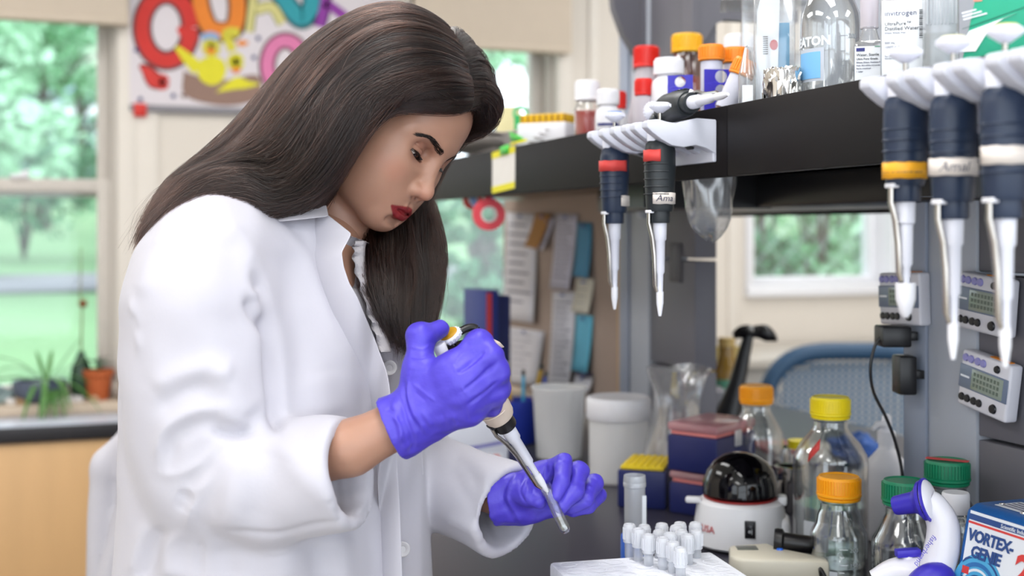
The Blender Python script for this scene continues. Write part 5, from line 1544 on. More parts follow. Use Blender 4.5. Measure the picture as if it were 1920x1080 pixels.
# ---------------------------------------------------------------- mini centrifuge
t = thing('mini_centrifuge', 'white mini centrifuge with dark smoked dome lid', 'centrifuge', bz(1388, 1.775), face_angle(bz(1388, 1.775), 0) + math.pi / 2)
cw = mat('centrifuge_white', '#efeff2', rough=.35, var=.02)
MB().lathe([(0, .004), (.064, .004), (.067, .007), (.0655, .035), (.062, .058), (.061, .064), (.055, .068), (0, .068)], 48).box((.045, -.03, .004), (.070, .03, .045), .010, 3).done('body', cw, t)
MB().lathe([(.050, .0685), (.0525, .070), (.0525, .072), (.050, .072)], 48).done('seal_ring', mat('seal_red', '#a02c2a', rough=.4), t)
MB().lathe([(.050, .072), (.0545, .076), (.0535, .092), (.048, .108), (.038, .121), (.024, .130), (.010, .134), (0, .1345)], 48).done('lid', mat('smoked_dome', '#050407', rough=.08, var=.0), t)
MB().lathe([(0, 0), (.060, 0), (.060, .004), (0, .004)], 40).done('foot', black_m, t)
MB().box((-.078, -.022, .062), (-.055, -.006, .070), .003).done('lid_tab', cw, t)
MB().box((.052, -.010, .060), (.066, .012, .074), .004).done('hinge', cw, t)
s_ = MB().box((.006, -.0675, .026), (.021, -.0635, .050), .001).done('switch', black_m, t)
MB().box((.009, -.0690, .031), (.018, -.0670, .045), .001).done('rocker', mat('rocker', '#26262b', rough=.2), s_)
lettering('USA', .014, mat('logo_red', '#c0282c', rough=.5), t, RZ(-.95) @ TR(0, 0, .028), wrap=.0668)
lettering('o|', .008, print_m, s_, TR(.0105, -.0692, .034) @ RX(math.pi / 2))
# ---------------------------------------------------------------- vortex mixer
vl = P(1812, 950, 1.315)
t = thing('vortex_mixer', 'blue vortex mixer with printed swirl front', 'mixer', (vl.x, vl.y, BZ), -math.pi / 2)
vb = mat('mixer_blue', '#1f5fa8', rough=.35, var=.05, bump=.15, bscale=700)
# local: x runs towards the viewer's right (world -Y), y into the bench (world +X), front leans back
H_, W_, Dp_ = .163, .170, .150; ln = .030
def vface(u, v, off=0.0):      # u 0..1 along the face, v height 0..1
    return Vector((u * W_, -.030 + ln * v - off, H_ * v * .93 + .008))
bm_ = MB().prism([(-.030, .008), (0, H_ - .006), (.012, H_), (Dp_, H_), (Dp_, .008)], 0, W_, Matrix(((0, 0, 1, 0), (1, 0, 0, 0), (0, 1, 0, 0), (0, 0, 0, 1))), .004)
bm_.done('housing', vb, t)
MB().box((.01, -.02, 0), (W_ - .01, Dp_ - .01, .008)).done('feet', black_m, t)
MB().lathe([(.020, H_), (.020, H_ + .012), (.034, H_ + .014), (.036, H_ + .022), (.030, H_ + .028), (.016, H_ + .022), (0, H_ + .020)], 32, TR(.088, .085, 0)).done('rubber_cup', black_m, t)
for x, y in ((.02, .03), (.06, .022), (.02, .12)): MB().lathe([(0, H_ + .002), (.003, H_ + .0015), (.0035, H_)], 10, TR(x, y, 0)).done('screw', chrome_m, t)
lab_w = mat('label_white', '#e6eaf0', rough=.4, var=.02); lab_n = mat('label_navy', '#2a4a86', rough=.4, var=.03); lab_r = mat('label_red', '#d8403a', rough=.4, var=.03); lab_c = mat('label_cyan', '#4fa9d6', rough=.4, var=.04); lab_d = mat('label_deep', '#2f6fae', rough=.4, var=.04)
def patch(u0, v0, u1, v1, off, m, name):
    MB().sheet([[vface(u0, v0, off), vface(u1, v0, off)], [vface(u0, v1, off), vface(u1, v1, off)]]).done(name, m, t, smooth=False)
patch(.05, .02, .98, .985, .0010, lab_w, 'front_label')
patch(.05, .925, .98, .965, .0014, lab_n, 'label_band'); patch(.05, .90, .98, .915, .0014, lab_r, 'label_band')
fM = Matrix.Translation(vface(0, 0, .0018)) @ RX(math.atan2(H_ * .93, ln))
FL = math.hypot(H_ * .93, ln)
def ftext(s, u, v, size, m, **kw): return lettering(s, size, m, t, fM @ TR(u * W_, v * FL, 0), **kw)
ftext('VORTEX-', .065, .79, .0170, lab_n, space=.92, bold=.0006, shear=.12)
ftext('GENIE', .11, .685, .0170, lab_n, space=.92, bold=.0006, shear=.12)
ftext('2', .47, .60, .046, lab_r, bold=.0012, shear=.15)
ftext('Scientific Industries', .33, .932, .0060, lab_w)
# swirl
mb = MB()
def swirl(m, ph, wd, name):
    mb = MB(); pin, pout = [], []
    for a in np.linspace(0, 4.2 * math.pi, 90):
        r = .0022 + .0031 * a
        cx, cy = .22 * W_, .46 * FL
        def q(rr): return fM @ Vector((min(max(cx + rr * math.cos(a + ph), .055 * W_), .97 * W_), min(max(cy + rr * math.sin(a + ph), .03 * FL), .68 * FL), -.0002))
        pin.append(q(r)); pout.append(q(r + wd * (.4 + r * 12)))
    mb.sheet([pin, pout]); mb.done(name, m, t, smooth=False)
MB().lathe([(0, 0), (.040, 0)], 36, fM @ TR(.22 * W_, .46 * FL, -.0006)).done('swirl_disc', lab_c, t)
swirl(lab_d, 0, .006, 'swirl'); swirl(lab_w, 1.6, .004, 'swirl'); swirl(lab_n, 3.4, .003, 'swirl')
MB().lathe([(0, 0), (.020, 0), (.020, .0003), (0, .0003)], 32, fM @ TR(.48 * W_, .40 * FL, .0002)).done('dial_print', lab_w, t)
mb = MB()
for i in range(9):
    a = math.radians(20 + i * 17.5); mb.box((.013, -.0006, 0), (.018, .0006, .0004), M=fM @ TR(.48 * W_, .40 * FL, .0004) @ RZ(a))
mb.done('dial_marks', lab_r, t)
sw = MB().lathe([(.0075, 0), (.0075, .004), (.0055, .0045), (.0055, .009), (0, .009)], 6, fM @ TR(.10 * W_, .40 * FL, 0)).done('toggle_switch', chrome_m, t)
MB().tube([fM @ Vector((.10 * W_, .40 * FL, .008)), fM @ Vector((.02 * W_, .41 * FL, .024))], [.003, .0042], 10).done('lever', chrome_m, sw)
patch(.06, .48, .12, .54, .0016, lab_n, 'switch_print'); patch(.06, .56, .12, .61, .0016, lab_r, 'switch_print')
pM = TR(.02, .020, H_ + .0006)
MB().box((0, 0, 0), (.118, .035, .0004), M=pM).done('top_label', lab_w, t)
for i in range(4): MB().box((.004, .005 + i * .007, .0004), (.110 - .02 * (i % 2), .008 + i * .007, .0008), M=pM).done('print_bar', ink_m, t)
# ---------------------------------------------------------------- pipette controller
t = thing('pipette_controller', 'white pipette controller with purple nozzle lying before the green-capped bottle', 'pipettor', P(1735, 1100, 1.33))
TL = t.location.copy()
def L_(px, py, d): return Vector(P(px, py, d)) - TL
pw = mat('controller_white', '#dcdbe3', rough=.3, var=.02, coat=.2); pv = mat('controller_violet', '#3a2fb0', rough=.4, var=.05)
MB().tube([Vector(q) for q in crom([L_(1738, 938, 1.330), L_(1752, 950, 1.328), L_(1768, 985, 1.325), L_(1766, 1030, 1.322), L_(1752, 1075, 1.320), L_(1736, 1115, 1.320)], 26)], list(np.interp(np.linspace(0, 1, 26), [0, .15, .35, .6, 1], [.0125, .0140, .0168, .0185, .0190])), 28).done('grip', pw, t)
MB().lathe([(0, .004), (.015, .004), (.0215, .001), (.0225, -.002), (.020, -.005), (.012, -.008), (0, -.008)], 36, frame_to(L_(1738, 938, 1.330), L_(1690, 946, 1.346))).done('flange', pw, t)
MB().lathe([(.0222, 0), (.0215, .004), (.0140, .010), (.0118, .014), (.0105, .034), (.0095, .036), (.0070, .036), (.0065, .030)], 32, frame_to(L_(1736, 938, 1.331), L_(1690, 946, 1.347))).done('nozzle', pv, t)
MB().lathe([(.0240, .0), (.0240, -.002), (.022, -.003)], 32, frame_to(L_(1738, 938, 1.330), L_(1690, 946, 1.346))).done('rim', pv, t)
MB().tube([L_(1700, 1070, 1.335), L_(1702, 1040, 1.335)], [.007, .006], 12).done('trigger_post', pw, t)
MB().box((-.013, -.006, -.004), (.013, .006, .004), .001, M=frame_to(L_(1702, 1036, 1.335), L_(1701, 1020, 1.335), CT and (CT, -ST, 0))).done('trigger', pv, t)
MB().tube([Vector(q) for q in crom([L_(1640, 1090, 1.345), L_(1680, 1074, 1.340), L_(1725, 1078, 1.330)], 10)], list(np.linspace(.012, .020, 10)), 20).done('nose', pw, t)
MB().lathe([(0, .022), (.014, .019), (.024, .010), (.0275, 0), (.0275, -.01)], 32, frame_to(L_(1742, 1090, 1.308), L_(1728, 1070, 1.29)), sy=.62).done('battery_cover', pv, t)
# fisherbrand lettering along the grip
me = text_mesh('fisherbrand', .0165, 'LEFT', .0001, shear=.2)
A_, B_ = L_(1749, 1002, 1.302), L_(1713, 1058, 1.296)
tM = Matrix.Identity(4); ex = (B_ - A_).normalized(); nv = (Vector((0, 0, CAM_Z)) - Vector(P(1735, 1030, 1.3))).normalized(); ey = nv.cross(ex).normalized(); nz = ex.cross(ey)
tM = Matrix((ex, ey, nz)).transposed().to_4x4(); tM.translation = A_
sc = (B_ - A_).length / max(v.co.x for v in me.vertices)
me.transform(tM @ Matrix.Scale(sc, 4)); link('lettering', me, pv, t, smooth=False)
# ---------------------------------------------------------------- beige hand unit with black knob
t = thing('bench_device', 'beige hand-held bench device with a black handle in front of the centrifuge', 'device', bz(1452, 1.58))
TL = t.location.copy()
bei = mat('device_beige', '#cfc9b8', rough=.4, var=.03)
dx = Vector((CT, -ST, 0)); dy = Vector((ST, CT, 0))
Mb = Matrix(((dx.x, dy.x, 0, 0), (dx.y, dy.y, 0, 0), (0, 0, 1, 0), (0, 0, 0, 1)))
MB().prism([(-.060, -.012), (-.052, .038), (.002, .052), (.010, .030), (.062, -.020), (.060, -.045), (-.050, -.030)], .012, .040, Mb, .005).done('body', bei, t)
MB().box((-.045, .012, .040), (-.018, .030, .0415), .0005, M=Mb).done('display', mat('display_grey', '#6a6c66', rough=.3), t)
MB().prism([(-.055, -.020), (-.050, .030), (0, .045), (.055, -.025)], 0, .012, Mb).done('base', black_m, t)
MB().lathe([(0, 0), (.0155, 0), (.0165, .004), (.0165, .010), (.0120, .013), (.0115, .050), (.0105, .053), (0, .053)], 28, Mb @ frame_to((.006, .030, .048), (.075, .012, .044))).done('handle', black_m, t)
MB().lathe([(0, .003), (.004, .002), (.0045, 0)], 14, Mb @ TR(.010, .014, .040)).done('button', mat('button_blue', '#2a6ad8', rough=.3), t)
mb = MB(); mb.tube([Mb @ Vector(q) for q in crom([(.05, -.04, .02), (.045, -.06, .035), (.06, -.075, .01), (.09, -.085, .006), (.16, -.02, .006)], 24)], .0022, 8); mb.done('cable', black_m, t)
# ---------------------------------------------------------------- cryo tubes in a white foam rack
rk = P(1030, 1057, 1.45)
t = thing('tube_rack', 'white foam rack holding capped clear tubes', 'rack', (rk.x, rk.y, BZ + .002), -.10)
TOP = rk.z - BZ
foam = mat('foam_white', '#e4e6ee', rough=.9, var=.02, bump=.8, bscale=160)
# plate with wells: rows of holes cut as dark rings
MB().box((0, -.20, 0), (.205, 0, TOP), .004, 2).done('block', foam, t)
ringm = foam
wells = []
for i in range(7):
    for j in range(7):
        x, y = .018 + i * .028, -.018 - j * .028
        wells.append((x, y)); 
o = MB()
for x, y in wells: o.lathe([(.0085, TOP + .0004), (.0098, TOP + .0007), (.0110, TOP + .0004)], 16, TR(x, y, 0))
o.done('well_rims', ringm, t)
foot_o = MB().box((-.012, -.11, 0), (0, -.005, .030), .003).done('clip', mat('clip_orange', '#e07a2c', rough=.5), t)
tube_cap = glass('tube_cap_white', (.93, .94, .97), .10, .2, .75)
def cryo(px, py, d, label):
    p = P(px, py, d)
    h = p.z - (BZ + TOP) + .004
    c = thing('sample_tube', label, 'tube', (p.x, p.y, BZ + TOP + .0035), rz=random.uniform(0, 3), group='capped sample tubes in the foam rack')
    MB().lathe([(0, -.003), (.0052, -.0025), (.0056, 0), (.0058, h - .012)], 18).done('body', hazy_m, c)
    MB().lathe([(.0066, h - .022), (.0075, h - .021), (.0072, h - .019), (.0074, h - .002), (.0062, h), (.0045, h + .0002), (.0042, h - .0012), (0, h - .0012)], 22).done('cap', tube_cap, c)
    mb = MB()
    for k in range(16):
        a = k * math.pi / 8; mb.box((-.0006, -.0006, h - .018), (.0006, .0006, h - .004), M=TR(.0074 * math.cos(a), .0074 * math.sin(a), 0))
    mb.done('cap_ribs', tube_cap, c)
    return c
TUBES = [(1180, 994, 1.475, 'leftmost clear tube in the foam rack'), (1208, 996, 1.490, 'clear tube behind the leftmost pair in the rack'), (1197, 1003, 1.455, 'second clear tube from the left in the rack'), (1216, 1014, 1.435, 'third clear tube from the left, leaning to the front of the rack'),
         (1241, 993, 1.495, 'back tube left of the rack centre'), (1236, 1006, 1.470, 'tube just in front of the back left one'), (1243, 1020, 1.420, 'front tube left of the rack centre'), (1256, 1011, 1.445, 'tube in the middle of the rack'),
         (1275, 991, 1.500, 'back tube at the rack centre, tallest in view'), (1268, 997, 1.480, 'tube touching the tallest one in the rack'), (1278, 1006, 1.455, 'middle tube right of the rack centre'), (1262, 1028, 1.405, 'lowest front tube at the rack centre'), (1276, 1039, 1.385, 'nearest tube in the rack'),
         (1304, 991, 1.505, 'back right tube in the rack against the centrifuge'), (1306, 1006, 1.470, 'rightmost tube in the rack'), (1290, 1014, 1.440, 'right tube in front of the rightmost pair')]
for q in TUBES: cryo(*q)
# 50 ml tube in a small blue stand
p = bz(1190, 1.62)
t = thing('centrifuge_tube', 'tall clear wide tube standing open behind the foam rack', 'tube', (p[0], p[1], BZ + .012))
MB().lathe([(0, 0), (.006, .001), (.0128, .016), (.0132, .020), (.0138, .104), (.0150, .105), (.0152, .110), (.0146, .111), (.0150, .113), (.0142, .120), (.0132, .120), (.0126, .10)], 32).done('wall', hazy_m, t)
MB().box((.004, -.0146, .030), (.010, -.0140, .095)).done('writing_strip', print_m, t)
t = thing('tube_stand', 'small blue plastic stand behind the foam rack', 'stand', (p[0], p[1], BZ))
sb = mat('stand_blue', '#2d5fc0', rough=.4, var=.05)
MB().lathe([(.0150, .012), (.0150, .052), (.0175, .054), (.0185, .052), (.0185, .004), (.024, .002), (.024, 0), (0, 0), (0, .010), (.015, .012)], 32).done('cup', sb, t)
# ---------------------------------------------------------------- tip boxes
blue_m = mat('tipbox_navy', '#1c2560', rough=.4, var=.06); yelp_m = mat('tipbox_yellow', '#e4c81e', rough=.45, var=.06); pink_m = glass('tipbox_pink_lid', (.92, .55, .60), .08, .1, .55); pinkrack = mat('tip_pink', '#e08a86', rough=.5, var=.06)
def tipbox(label, loc, rz, sx, sy, h, top_m, lid=None, group=None, rim=None):
    t = thing('tip_box', label, 'box', loc, rz, group)
    MB().prism([(-sx, -sy), (sx, -sy), (sx, sy), (-sx, sy)], 0, h, None, .004).done('base', blue_m, t)
    MB().box((-sx + .004, -sy + .004, h), (sx - .004, sy - .004, h + .006), .002).done('rack', top_m, t)
    mb = MB()
    for i in range(9):
        for j in range(6):
            mb.lathe([(0, h + .0085), (.0026, h + .008), (.003, h + .006)], 8, TR(-sx + .012 + i * (2 * sx - .024) / 8, -sy + .012 + j * (2 * sy - .024) / 5, 0))
    mb.done('tips', top_m, t)
    MB().box((-.010, -sy - .004, h - .018), (.010, -sy, h + .008), .002).done('latch', clear_m if not rim else frost_m, t)
    if lid: MB().box((-sx, -sy, h + .006), (sx, sy, h + .006 + lid), .004).done('lid', pink_m, t)
    return t
q = P(1214, 900, 2.06); tipbox('navy tip box with bright yellow top in front of the white jar', (q.x, q.y, BZ), .95, .058, .040, .062, yelp_m)
q = bz(1335, 2.00); tipbox('navy tip box with clear latch, lower one of the stack', (q[0], q[1], BZ), .55, .062, .044, .050, pinkrack, .012)
tipbox('navy tip box with pink lid, on top of the stack', (q[0], q[1], BZ + .069), .55, .064, .046, .058, pinkrack, .014, rim=True)
# ---------------------------------------------------------------- jars, beaker, tissue box
t = thing('plastic_jar', 'translucent white jar with wide white screw lid', 'jar', bz(1160, 2.23))
MB().lathe([(0, 0), (.050, .001), (.0535, .005), (.0540, .11), (.052, .122)], 44).done('body', frost_m, t)
MB().lathe([(.0575, .114), (.0590, .116), (.0590, .148), (.0575, .152), (.052, .1535), (.050, .1525), (0, .1525)], 48).done('lid', whitep_m, t)
t = thing('beaker', 'translucent plastic beaker beside the white-lidded jar', 'beaker', bz(1048, 2.44))
MB().lathe([(0, .003), (.040, .002), (.0445, .006), (.0525, .138), (.0560, .142), (.0560, .145), (.0515, .1435), (.0435, .008), (0, .007)], 44).done('wall', frost_m, t)
t = thing('tissue_box', 'white carton with purple curve and red lettering behind the sleeve', 'box', bz(885, 2.40), -.25)
MB().box((-.066, -.055, 0), (.066, .055, .095), .002).done('carton', mat('carton_white', '#d3d6e2', rough=.7, var=.03), t)
MB().box((-.020, -.0555, .010), (.055, -.055, .0105 + .018)).done('print_patch', lab_w, t)
lettering('VWR', .020, lab_r, t, TR(.008, -.056, .012) @ RX(math.pi / 2), bold=.0005)
MB().sheet([[(-.066 + .132 * i / 10, -.0556, .030 + .018 * (i / 10) ** 1.5) for i in range(11)], [(-.066 + .132 * i / 10, -.0556, .037 + .018 * (i / 10) ** 1.5) for i in range(11)]]).done('purple_curve', mat('print_purple', '#7a78b8', rough=.6), t)
# pens in a blue cup
t = thing('pencil_cup', 'blue plastic cup for pencils in front of the pinboard', 'cup', bz(975, 2.62))
MB().lathe([(0, .002), (.034, .002), (.036, .005), (.040, .095), (.037, .095), (.033, .006), (0, .006)], 32).done('wall', mat('cup_blue', '#2438a0', rough=.35, var=.06), t)
cups = Vector(t.location)
for i, (dx_, dy_, lean, tilt, h, c, lb) in enumerate([(-.010, .0, -.15, .05, .17, '#e2b32a', 'yellow pencil with white eraser leaning in the blue cup'), (.014, .006, .2, .1, .165, '#c9a02a', 'dark yellow pencil leaning towards the beaker'), (.002, -.014, .05, -.12, .15, '#3ba0c8', 'sky-blue marker in the blue cup'), (-.016, .010, -.3, .1, .14, '#d8c83a', 'yellow highlighter leaning out of the blue cup'), (.020, -.010, .28, -.05, .15, '#2a50b8', 'blue pen leaning to the beaker')]):
    o = thing('pencil' if 'pencil' in lb else 'pen', lb, 'pencil' if 'pencil' in lb else 'pen', cups + Vector((dx_, dy_, .008)), rot=(tilt, lean, 0), group='writing tools in the blue cup')
    MB().lathe([(0, 0), (.0035, .004), (.0038, .006), (.0038, h - .012)], 6 if 'pencil' in lb else 14).done('barrel', mat('pen_%d' % i, c, rough=.4, var=.05), o)
    MB().lathe([(.0039, h - .013), (.0041, h - .008), (.0036, h), (0, h)], 14).done('end', whitep_m if i in (0,) else black_m, o)
# books by the window end of the bench
for i, (px, w, h, c, lb) in enumerate([(912, .030, .315, '#2b3a86', 'blue binder with red spine label at the window end'), (934, .030, .300, '#232c66', 'dark blue binder next to the pinboard'), (921, .028, .10, '#2c2f3c', 'low black box in front of the binders'), ]):
    if i < 2:
        p = bz(px, 2.90 + .04 * i)
        t = thing('binder', lb, 'binder', p, .12, group='binders at the window end')
        MB().box((-w / 2, -.03, 0), (w / 2 + .004, .10, h), .003).done('cover', mat('binder_%d' % i, c, rough=.5, var=.05), t)
        if i == 0: MB().box((-w / 2 + .002, -.0315, h * .62), (-w / 2 + .014, -.0298, h * .98)).done('spine_label', lab_r, t)
        else: MB().lathe([(.006, 0), (.009, .001)], 16, TR(0, -.0315, .05) @ RX(math.pi / 2)).done('finger_ring', metal_m, t)
    else:
        t = thing('pen_tray', lb, 'box', bz(912, 2.72), .12)
        MB().box((-.03, -.03, 0), (.04, .04, .10), .003).done('box', black_m, t)
        MB().box((-.026, -.0305, .05), (.02, -.0295, .08)).done('label', mat('label_teal', '#3d6f86', rough=.5), t)
# ---------------------------------------------------------------- loose plastic bags on the bench
def bag(label, pts, seed, name='plastic_bag', m=None, squash=1.0, parent_loc=None):
    rnd = random.Random(seed)
    base = Vector(parent_loc)
    t = thing(name, label, 'bag', base)
    n = 22; rows = []
    for i, (z, r) in enumerate(pts):
        row = []
        for k in range(n + 1):
            a = 2 * math.pi * (k % n) / n
            rr = r * (1 + .30 * noise.noise(Vector((math.cos(a) * 2.2, math.sin(a) * 2.2, z * 30 + seed))) + .10 * math.sin(5 * a + seed + i))
            row.append(Vector((rr * math.cos(a), rr * math.sin(a) * squash, z + .01 * noise.noise(Vector((a, z * 20, seed))))))
        rows.append(row)
    o = MB().sheet(rows).done('film', m or clear_m, t, smooth=70)
    sb_ = o.modifiers.new('sub', 'SUBSURF'); sb_.levels = sb_.render_levels = 1
    return t
crinkle = glass('bag_film', (.93, .94, .96), .16, .12, .14)
bag('crumpled clear plastic bag between the jar and the tip boxes', [(0, .045), (.02, .055), (.06, .052), (.10, .046), (.14, .038), (.17, .040), (.20, .052), (.215, .060)], 5, m=crinkle, parent_loc=bz(1268, 2.15))
p = P(1331, 345, 1.70)
bag('clear plastic bag hanging under the shelf beside the upright', [(-.088, .004), (-.080, .020), (-.06, .032), (-.035, .036), (-.01, .040), (.006, .042)], 9, m=crinkle, squash=.45, parent_loc=(p.x, p.y, 1.44))
# small white plastic pieces heaped behind the pink box
for i, (px, py, d, s) in enumerate([(1302, 790, 2.25, .012), (1330, 800, 2.22, .010), (1352, 796, 2.24, .011), (1375, 800, 2.20, .010), (1290, 812, 2.2, .012), (1318, 806, 2.15, .010), (1270, 800, 2.28, .012), (1250, 830, 2.2, .013), (1245, 800, 2.3, .012)]):
    p = P(px, 880, d)
    c = thing('bottle_insert', 'white plastic dropper %s' % ['standing tallest behind the pink lid', 'second behind the pink lid', 'third behind the pink lid', 'behind the pink lid nearest the orange-capped bottle', 'beside the tall dropper', 'low behind the pink lid', 'at the foot of the clear bag', 'nearest the yellow-topped box', 'inside the fold of the clear bag'][i], 'dropper', (p.x, p.y, BZ), rot=(0, 0, i), group='white droppers behind the tip boxes')
    h = P(px, py, d).z - BZ
    MB().lathe([(0, 0), (s, .001), (s, h * .62), (s * .9, h * .68), (s * .35, h * .72), (s * .30, h * .95), (s * .38, h), (0, h)], 16).done('body', whitep_m, c)
# metal cups behind the dome
for i, (px, d, r, h, lb) in enumerate([(1482, 1.98, .022, .075, 'shiny metal cup between dome and big bottle'), (1462, 2.10, .018, .085, 'shiny metal cup farther behind the dome'), (1446, 1.95, .016, .060, 'small shiny cup right behind the dome')]):
    t = thing('metal_cup', lb, 'cup', bz(px, d), group='shiny cups behind the centrifuge')
    MB().lathe([(0, .001), (r * .9, 0), (r, .004), (r, h - .004), (r * 1.12, h - .003), (r * 1.12, h), (r * .92, h), (r * .88, .006), (0, .006)], 28).done('cup', chrome_m, t)
t = thing('sample_jar', 'tiny jar with yellow lid beside the big yellow-capped bottle', 'jar', bz(1497, 2.06))
MB().lathe([(0, 0), (.016, .001), (.016, .085), (.014, .095)], 20).done('glass', glass_m, t)
MB().lathe([(.0175, .090), (.0175, .103), (0, .104)], 20).done('lid', capm('yellow'), t)
# white wash bottle
t = thing('spray_bottle', 'white plastic spray bottle behind the big glass bottle', 'bottle', bz(1662, 1.80))
MB().lathe([(0, 0), (.026, .001), (.028, .005), (.028, .105), (.026, .118), (.014, .132), (.011, .136), (.011, .146)], 32).done('body', whitep_m, t)
MB().lathe([(.013, .143), (.013, .160), (.008, .164), (.007, .182), (.004, .186), (0, .186)], 20).done('nozzle', whitep_m, t)
MB().tube([(0, 0, .170), (-.020, -.006, .172), (-.030, -.009, .166)], [.006, .005, .003], 10).done('spout', whitep_m, t)
# ---------------------------------------------------------------- timers on the near upright
tim_w = mat('timer_white', '#d6d5dd', rough=.35, var=.02); tim_g = mat('timer_grey', '#6e7a90', rough=.3, var=.03); lcd = mat('timer_lcd', '#8f9a90', rough=.15, var=.05); keyv = mat('key_violet', '#8f8cc4', rough=.4); keyk = mat('key_black', '#1d1d22', rough=.35)
def timer(label, corner_px, tilt, lift=0.0, X=XP):
    """corner_px: picture position of the timer's centre on the upright"""
    p = on_x(corner_px[0], corner_px[1], X - .012)
    t = thing('kitchen_timer', label, 'timer', p, rot=(0, 0, 0), group='timers stuck to the upright')
    # local frame: x along the face to the viewer's right (world -Y), y up, z out of the face (world -X)
    B = Matrix(((0, 0, -1, 0), (-1, 0, 0, 0), (0, 1, 0, 0), (0, 0, 0, 1))) @ RZ(tilt)
    hw, hh = .044, .036
    MB().box((-hw, -hh, -.012), (hw, hh, .008), .004, 3, M=B).done('case', tim_w, t)
    MB().box((-hw + .001, -.012, .008), (hw - .001, .018, .0095), .0008, M=B).done('face_band', tim_g, t)
    s = MB().box((-.020, -.010, .0095), (.036, .016, .0102), .0004, M=B).done('screen', lcd, t)
    mb = MB()
    for r in range(3):
        for k in range(8): mb.box((-.016 + k * .006, .008 - r * .007, .0103), (-.0122 + k * .006, .0125 - r * .007, .0105), M=B)
    mb.done('digits', mat('lcd_digit', '#5f6c62', rough=.3), s)
    MB().box((-.040, .002, .0096), (-.024, .0045, .0098), M=B).done('print_bar', lab_w, t)
    for x, n, m in ((-.030, 2, keyv), (-.008, 2, keyv)):
        MB().lathe([(0, .011), (.0045, .0105), (.0052, .0085)], 14, B @ TR(x - .005, .027, 0)).lathe([(0, .011), (.0045, .0105), (.0052, .0085)], 14, B @ TR(x + .005, .027, 0)).box((x - .006, .0245, .0085), (x + .006, .0295, .0103), .0005, M=B).done('key', m, t)
    for x in (-.030, -.008):
        MB().lathe([(0, .011), (.0045, .0105), (.0052, .0085)], 14, B @ TR(x - .005, -.024, 0)).lathe([(0, .011), (.0045, .0105), (.0052, .0085)], 14, B @ TR(x + .005, -.024, 0)).box((x - .006, -.0265, .0085), (x + .006, -.0215, .0103), .0005, M=B).done('key', keyk, t)
    for x, y, r in ((.022, .026, .005), (.022, -.024, .0062)): MB().lathe([(0, .0112), (r * .85, .0108), (r, .0085)], 18, B @ TR(x, y, 0)).done('key', keyk, t)
    MB().box((.0, .0362, -.006), (.034, .0372, .002), M=B).done('edge_tape', mat('tape_orange', '#d8842a', rough=.6), t)
    return t
timer('white digital timer lowest on the upright above the vortex mixer', (1853, 722), -.16)
timer('white digital timer behind the hanging pipettes, beside the near edge', (1849, 570), -.10)
timer('white digital timer behind the thick-nosed pipette on the far side of the upright', (1694, 560), .04)
# power adapters and cable
t = thing('power_adapter', 'black plug adapter with cable on the upright, upper one', 'adapter', P(1672, 630, 1.66))
MB().box((-.018, -.018, -.014), (.022, .022, .014), .003, M=RZ(-TH)).done('case', black_m, t)
MB().box((.022, -.006, -.006), (.034, .006, .006), .001, M=RZ(-TH)).done('plug', black_m, t)
TL = Vector(t.location)
cab = [P(1652, 632, 1.655), P(1640, 650, 1.655), P(1632, 690, 1.655), P(1638, 735, 1.66), P(1660, 780, 1.66), P(1676, 820, 1.66), P(1688, 865, 1.66), P(1693, 900, 1.66), P(1700, 960, 1.67), P(1715, 1038, 1.72)]
MB().tube([Vector(q) - TL for q in crom(cab, 40)], .0022, 8).done('cable', black_m, t)
t = thing('power_adapter', 'black plug adapter on the upright, lower one', 'adapter', P(1690, 702, 1.66))
MB().box((-.008, -.018, -.026), (.016, .018, .026), .003, M=RZ(-TH)).done('case', black_m, t)
MB().box((.016, -.006, -.006), (.030, .006, .006), .001, M=RZ(-TH)).done('plug', black_m, t)
# clear box at the near edge
t = thing('clear_box', 'clear plastic box lid in front of the vortex mixer', 'box', P(1890, 1140, 1.13), .25)
t.location.z = BZ
MB().box((-.045, -.05, 0), (.06, .05, .070), .004).done('lid', clear_m, t)
MB().box((-.035, -.04, .002), (.05, .04, .045), .003).done('contents', mat('contents_pink', '#d6a9ae', rough=.6, var=.2, scale=60), t)
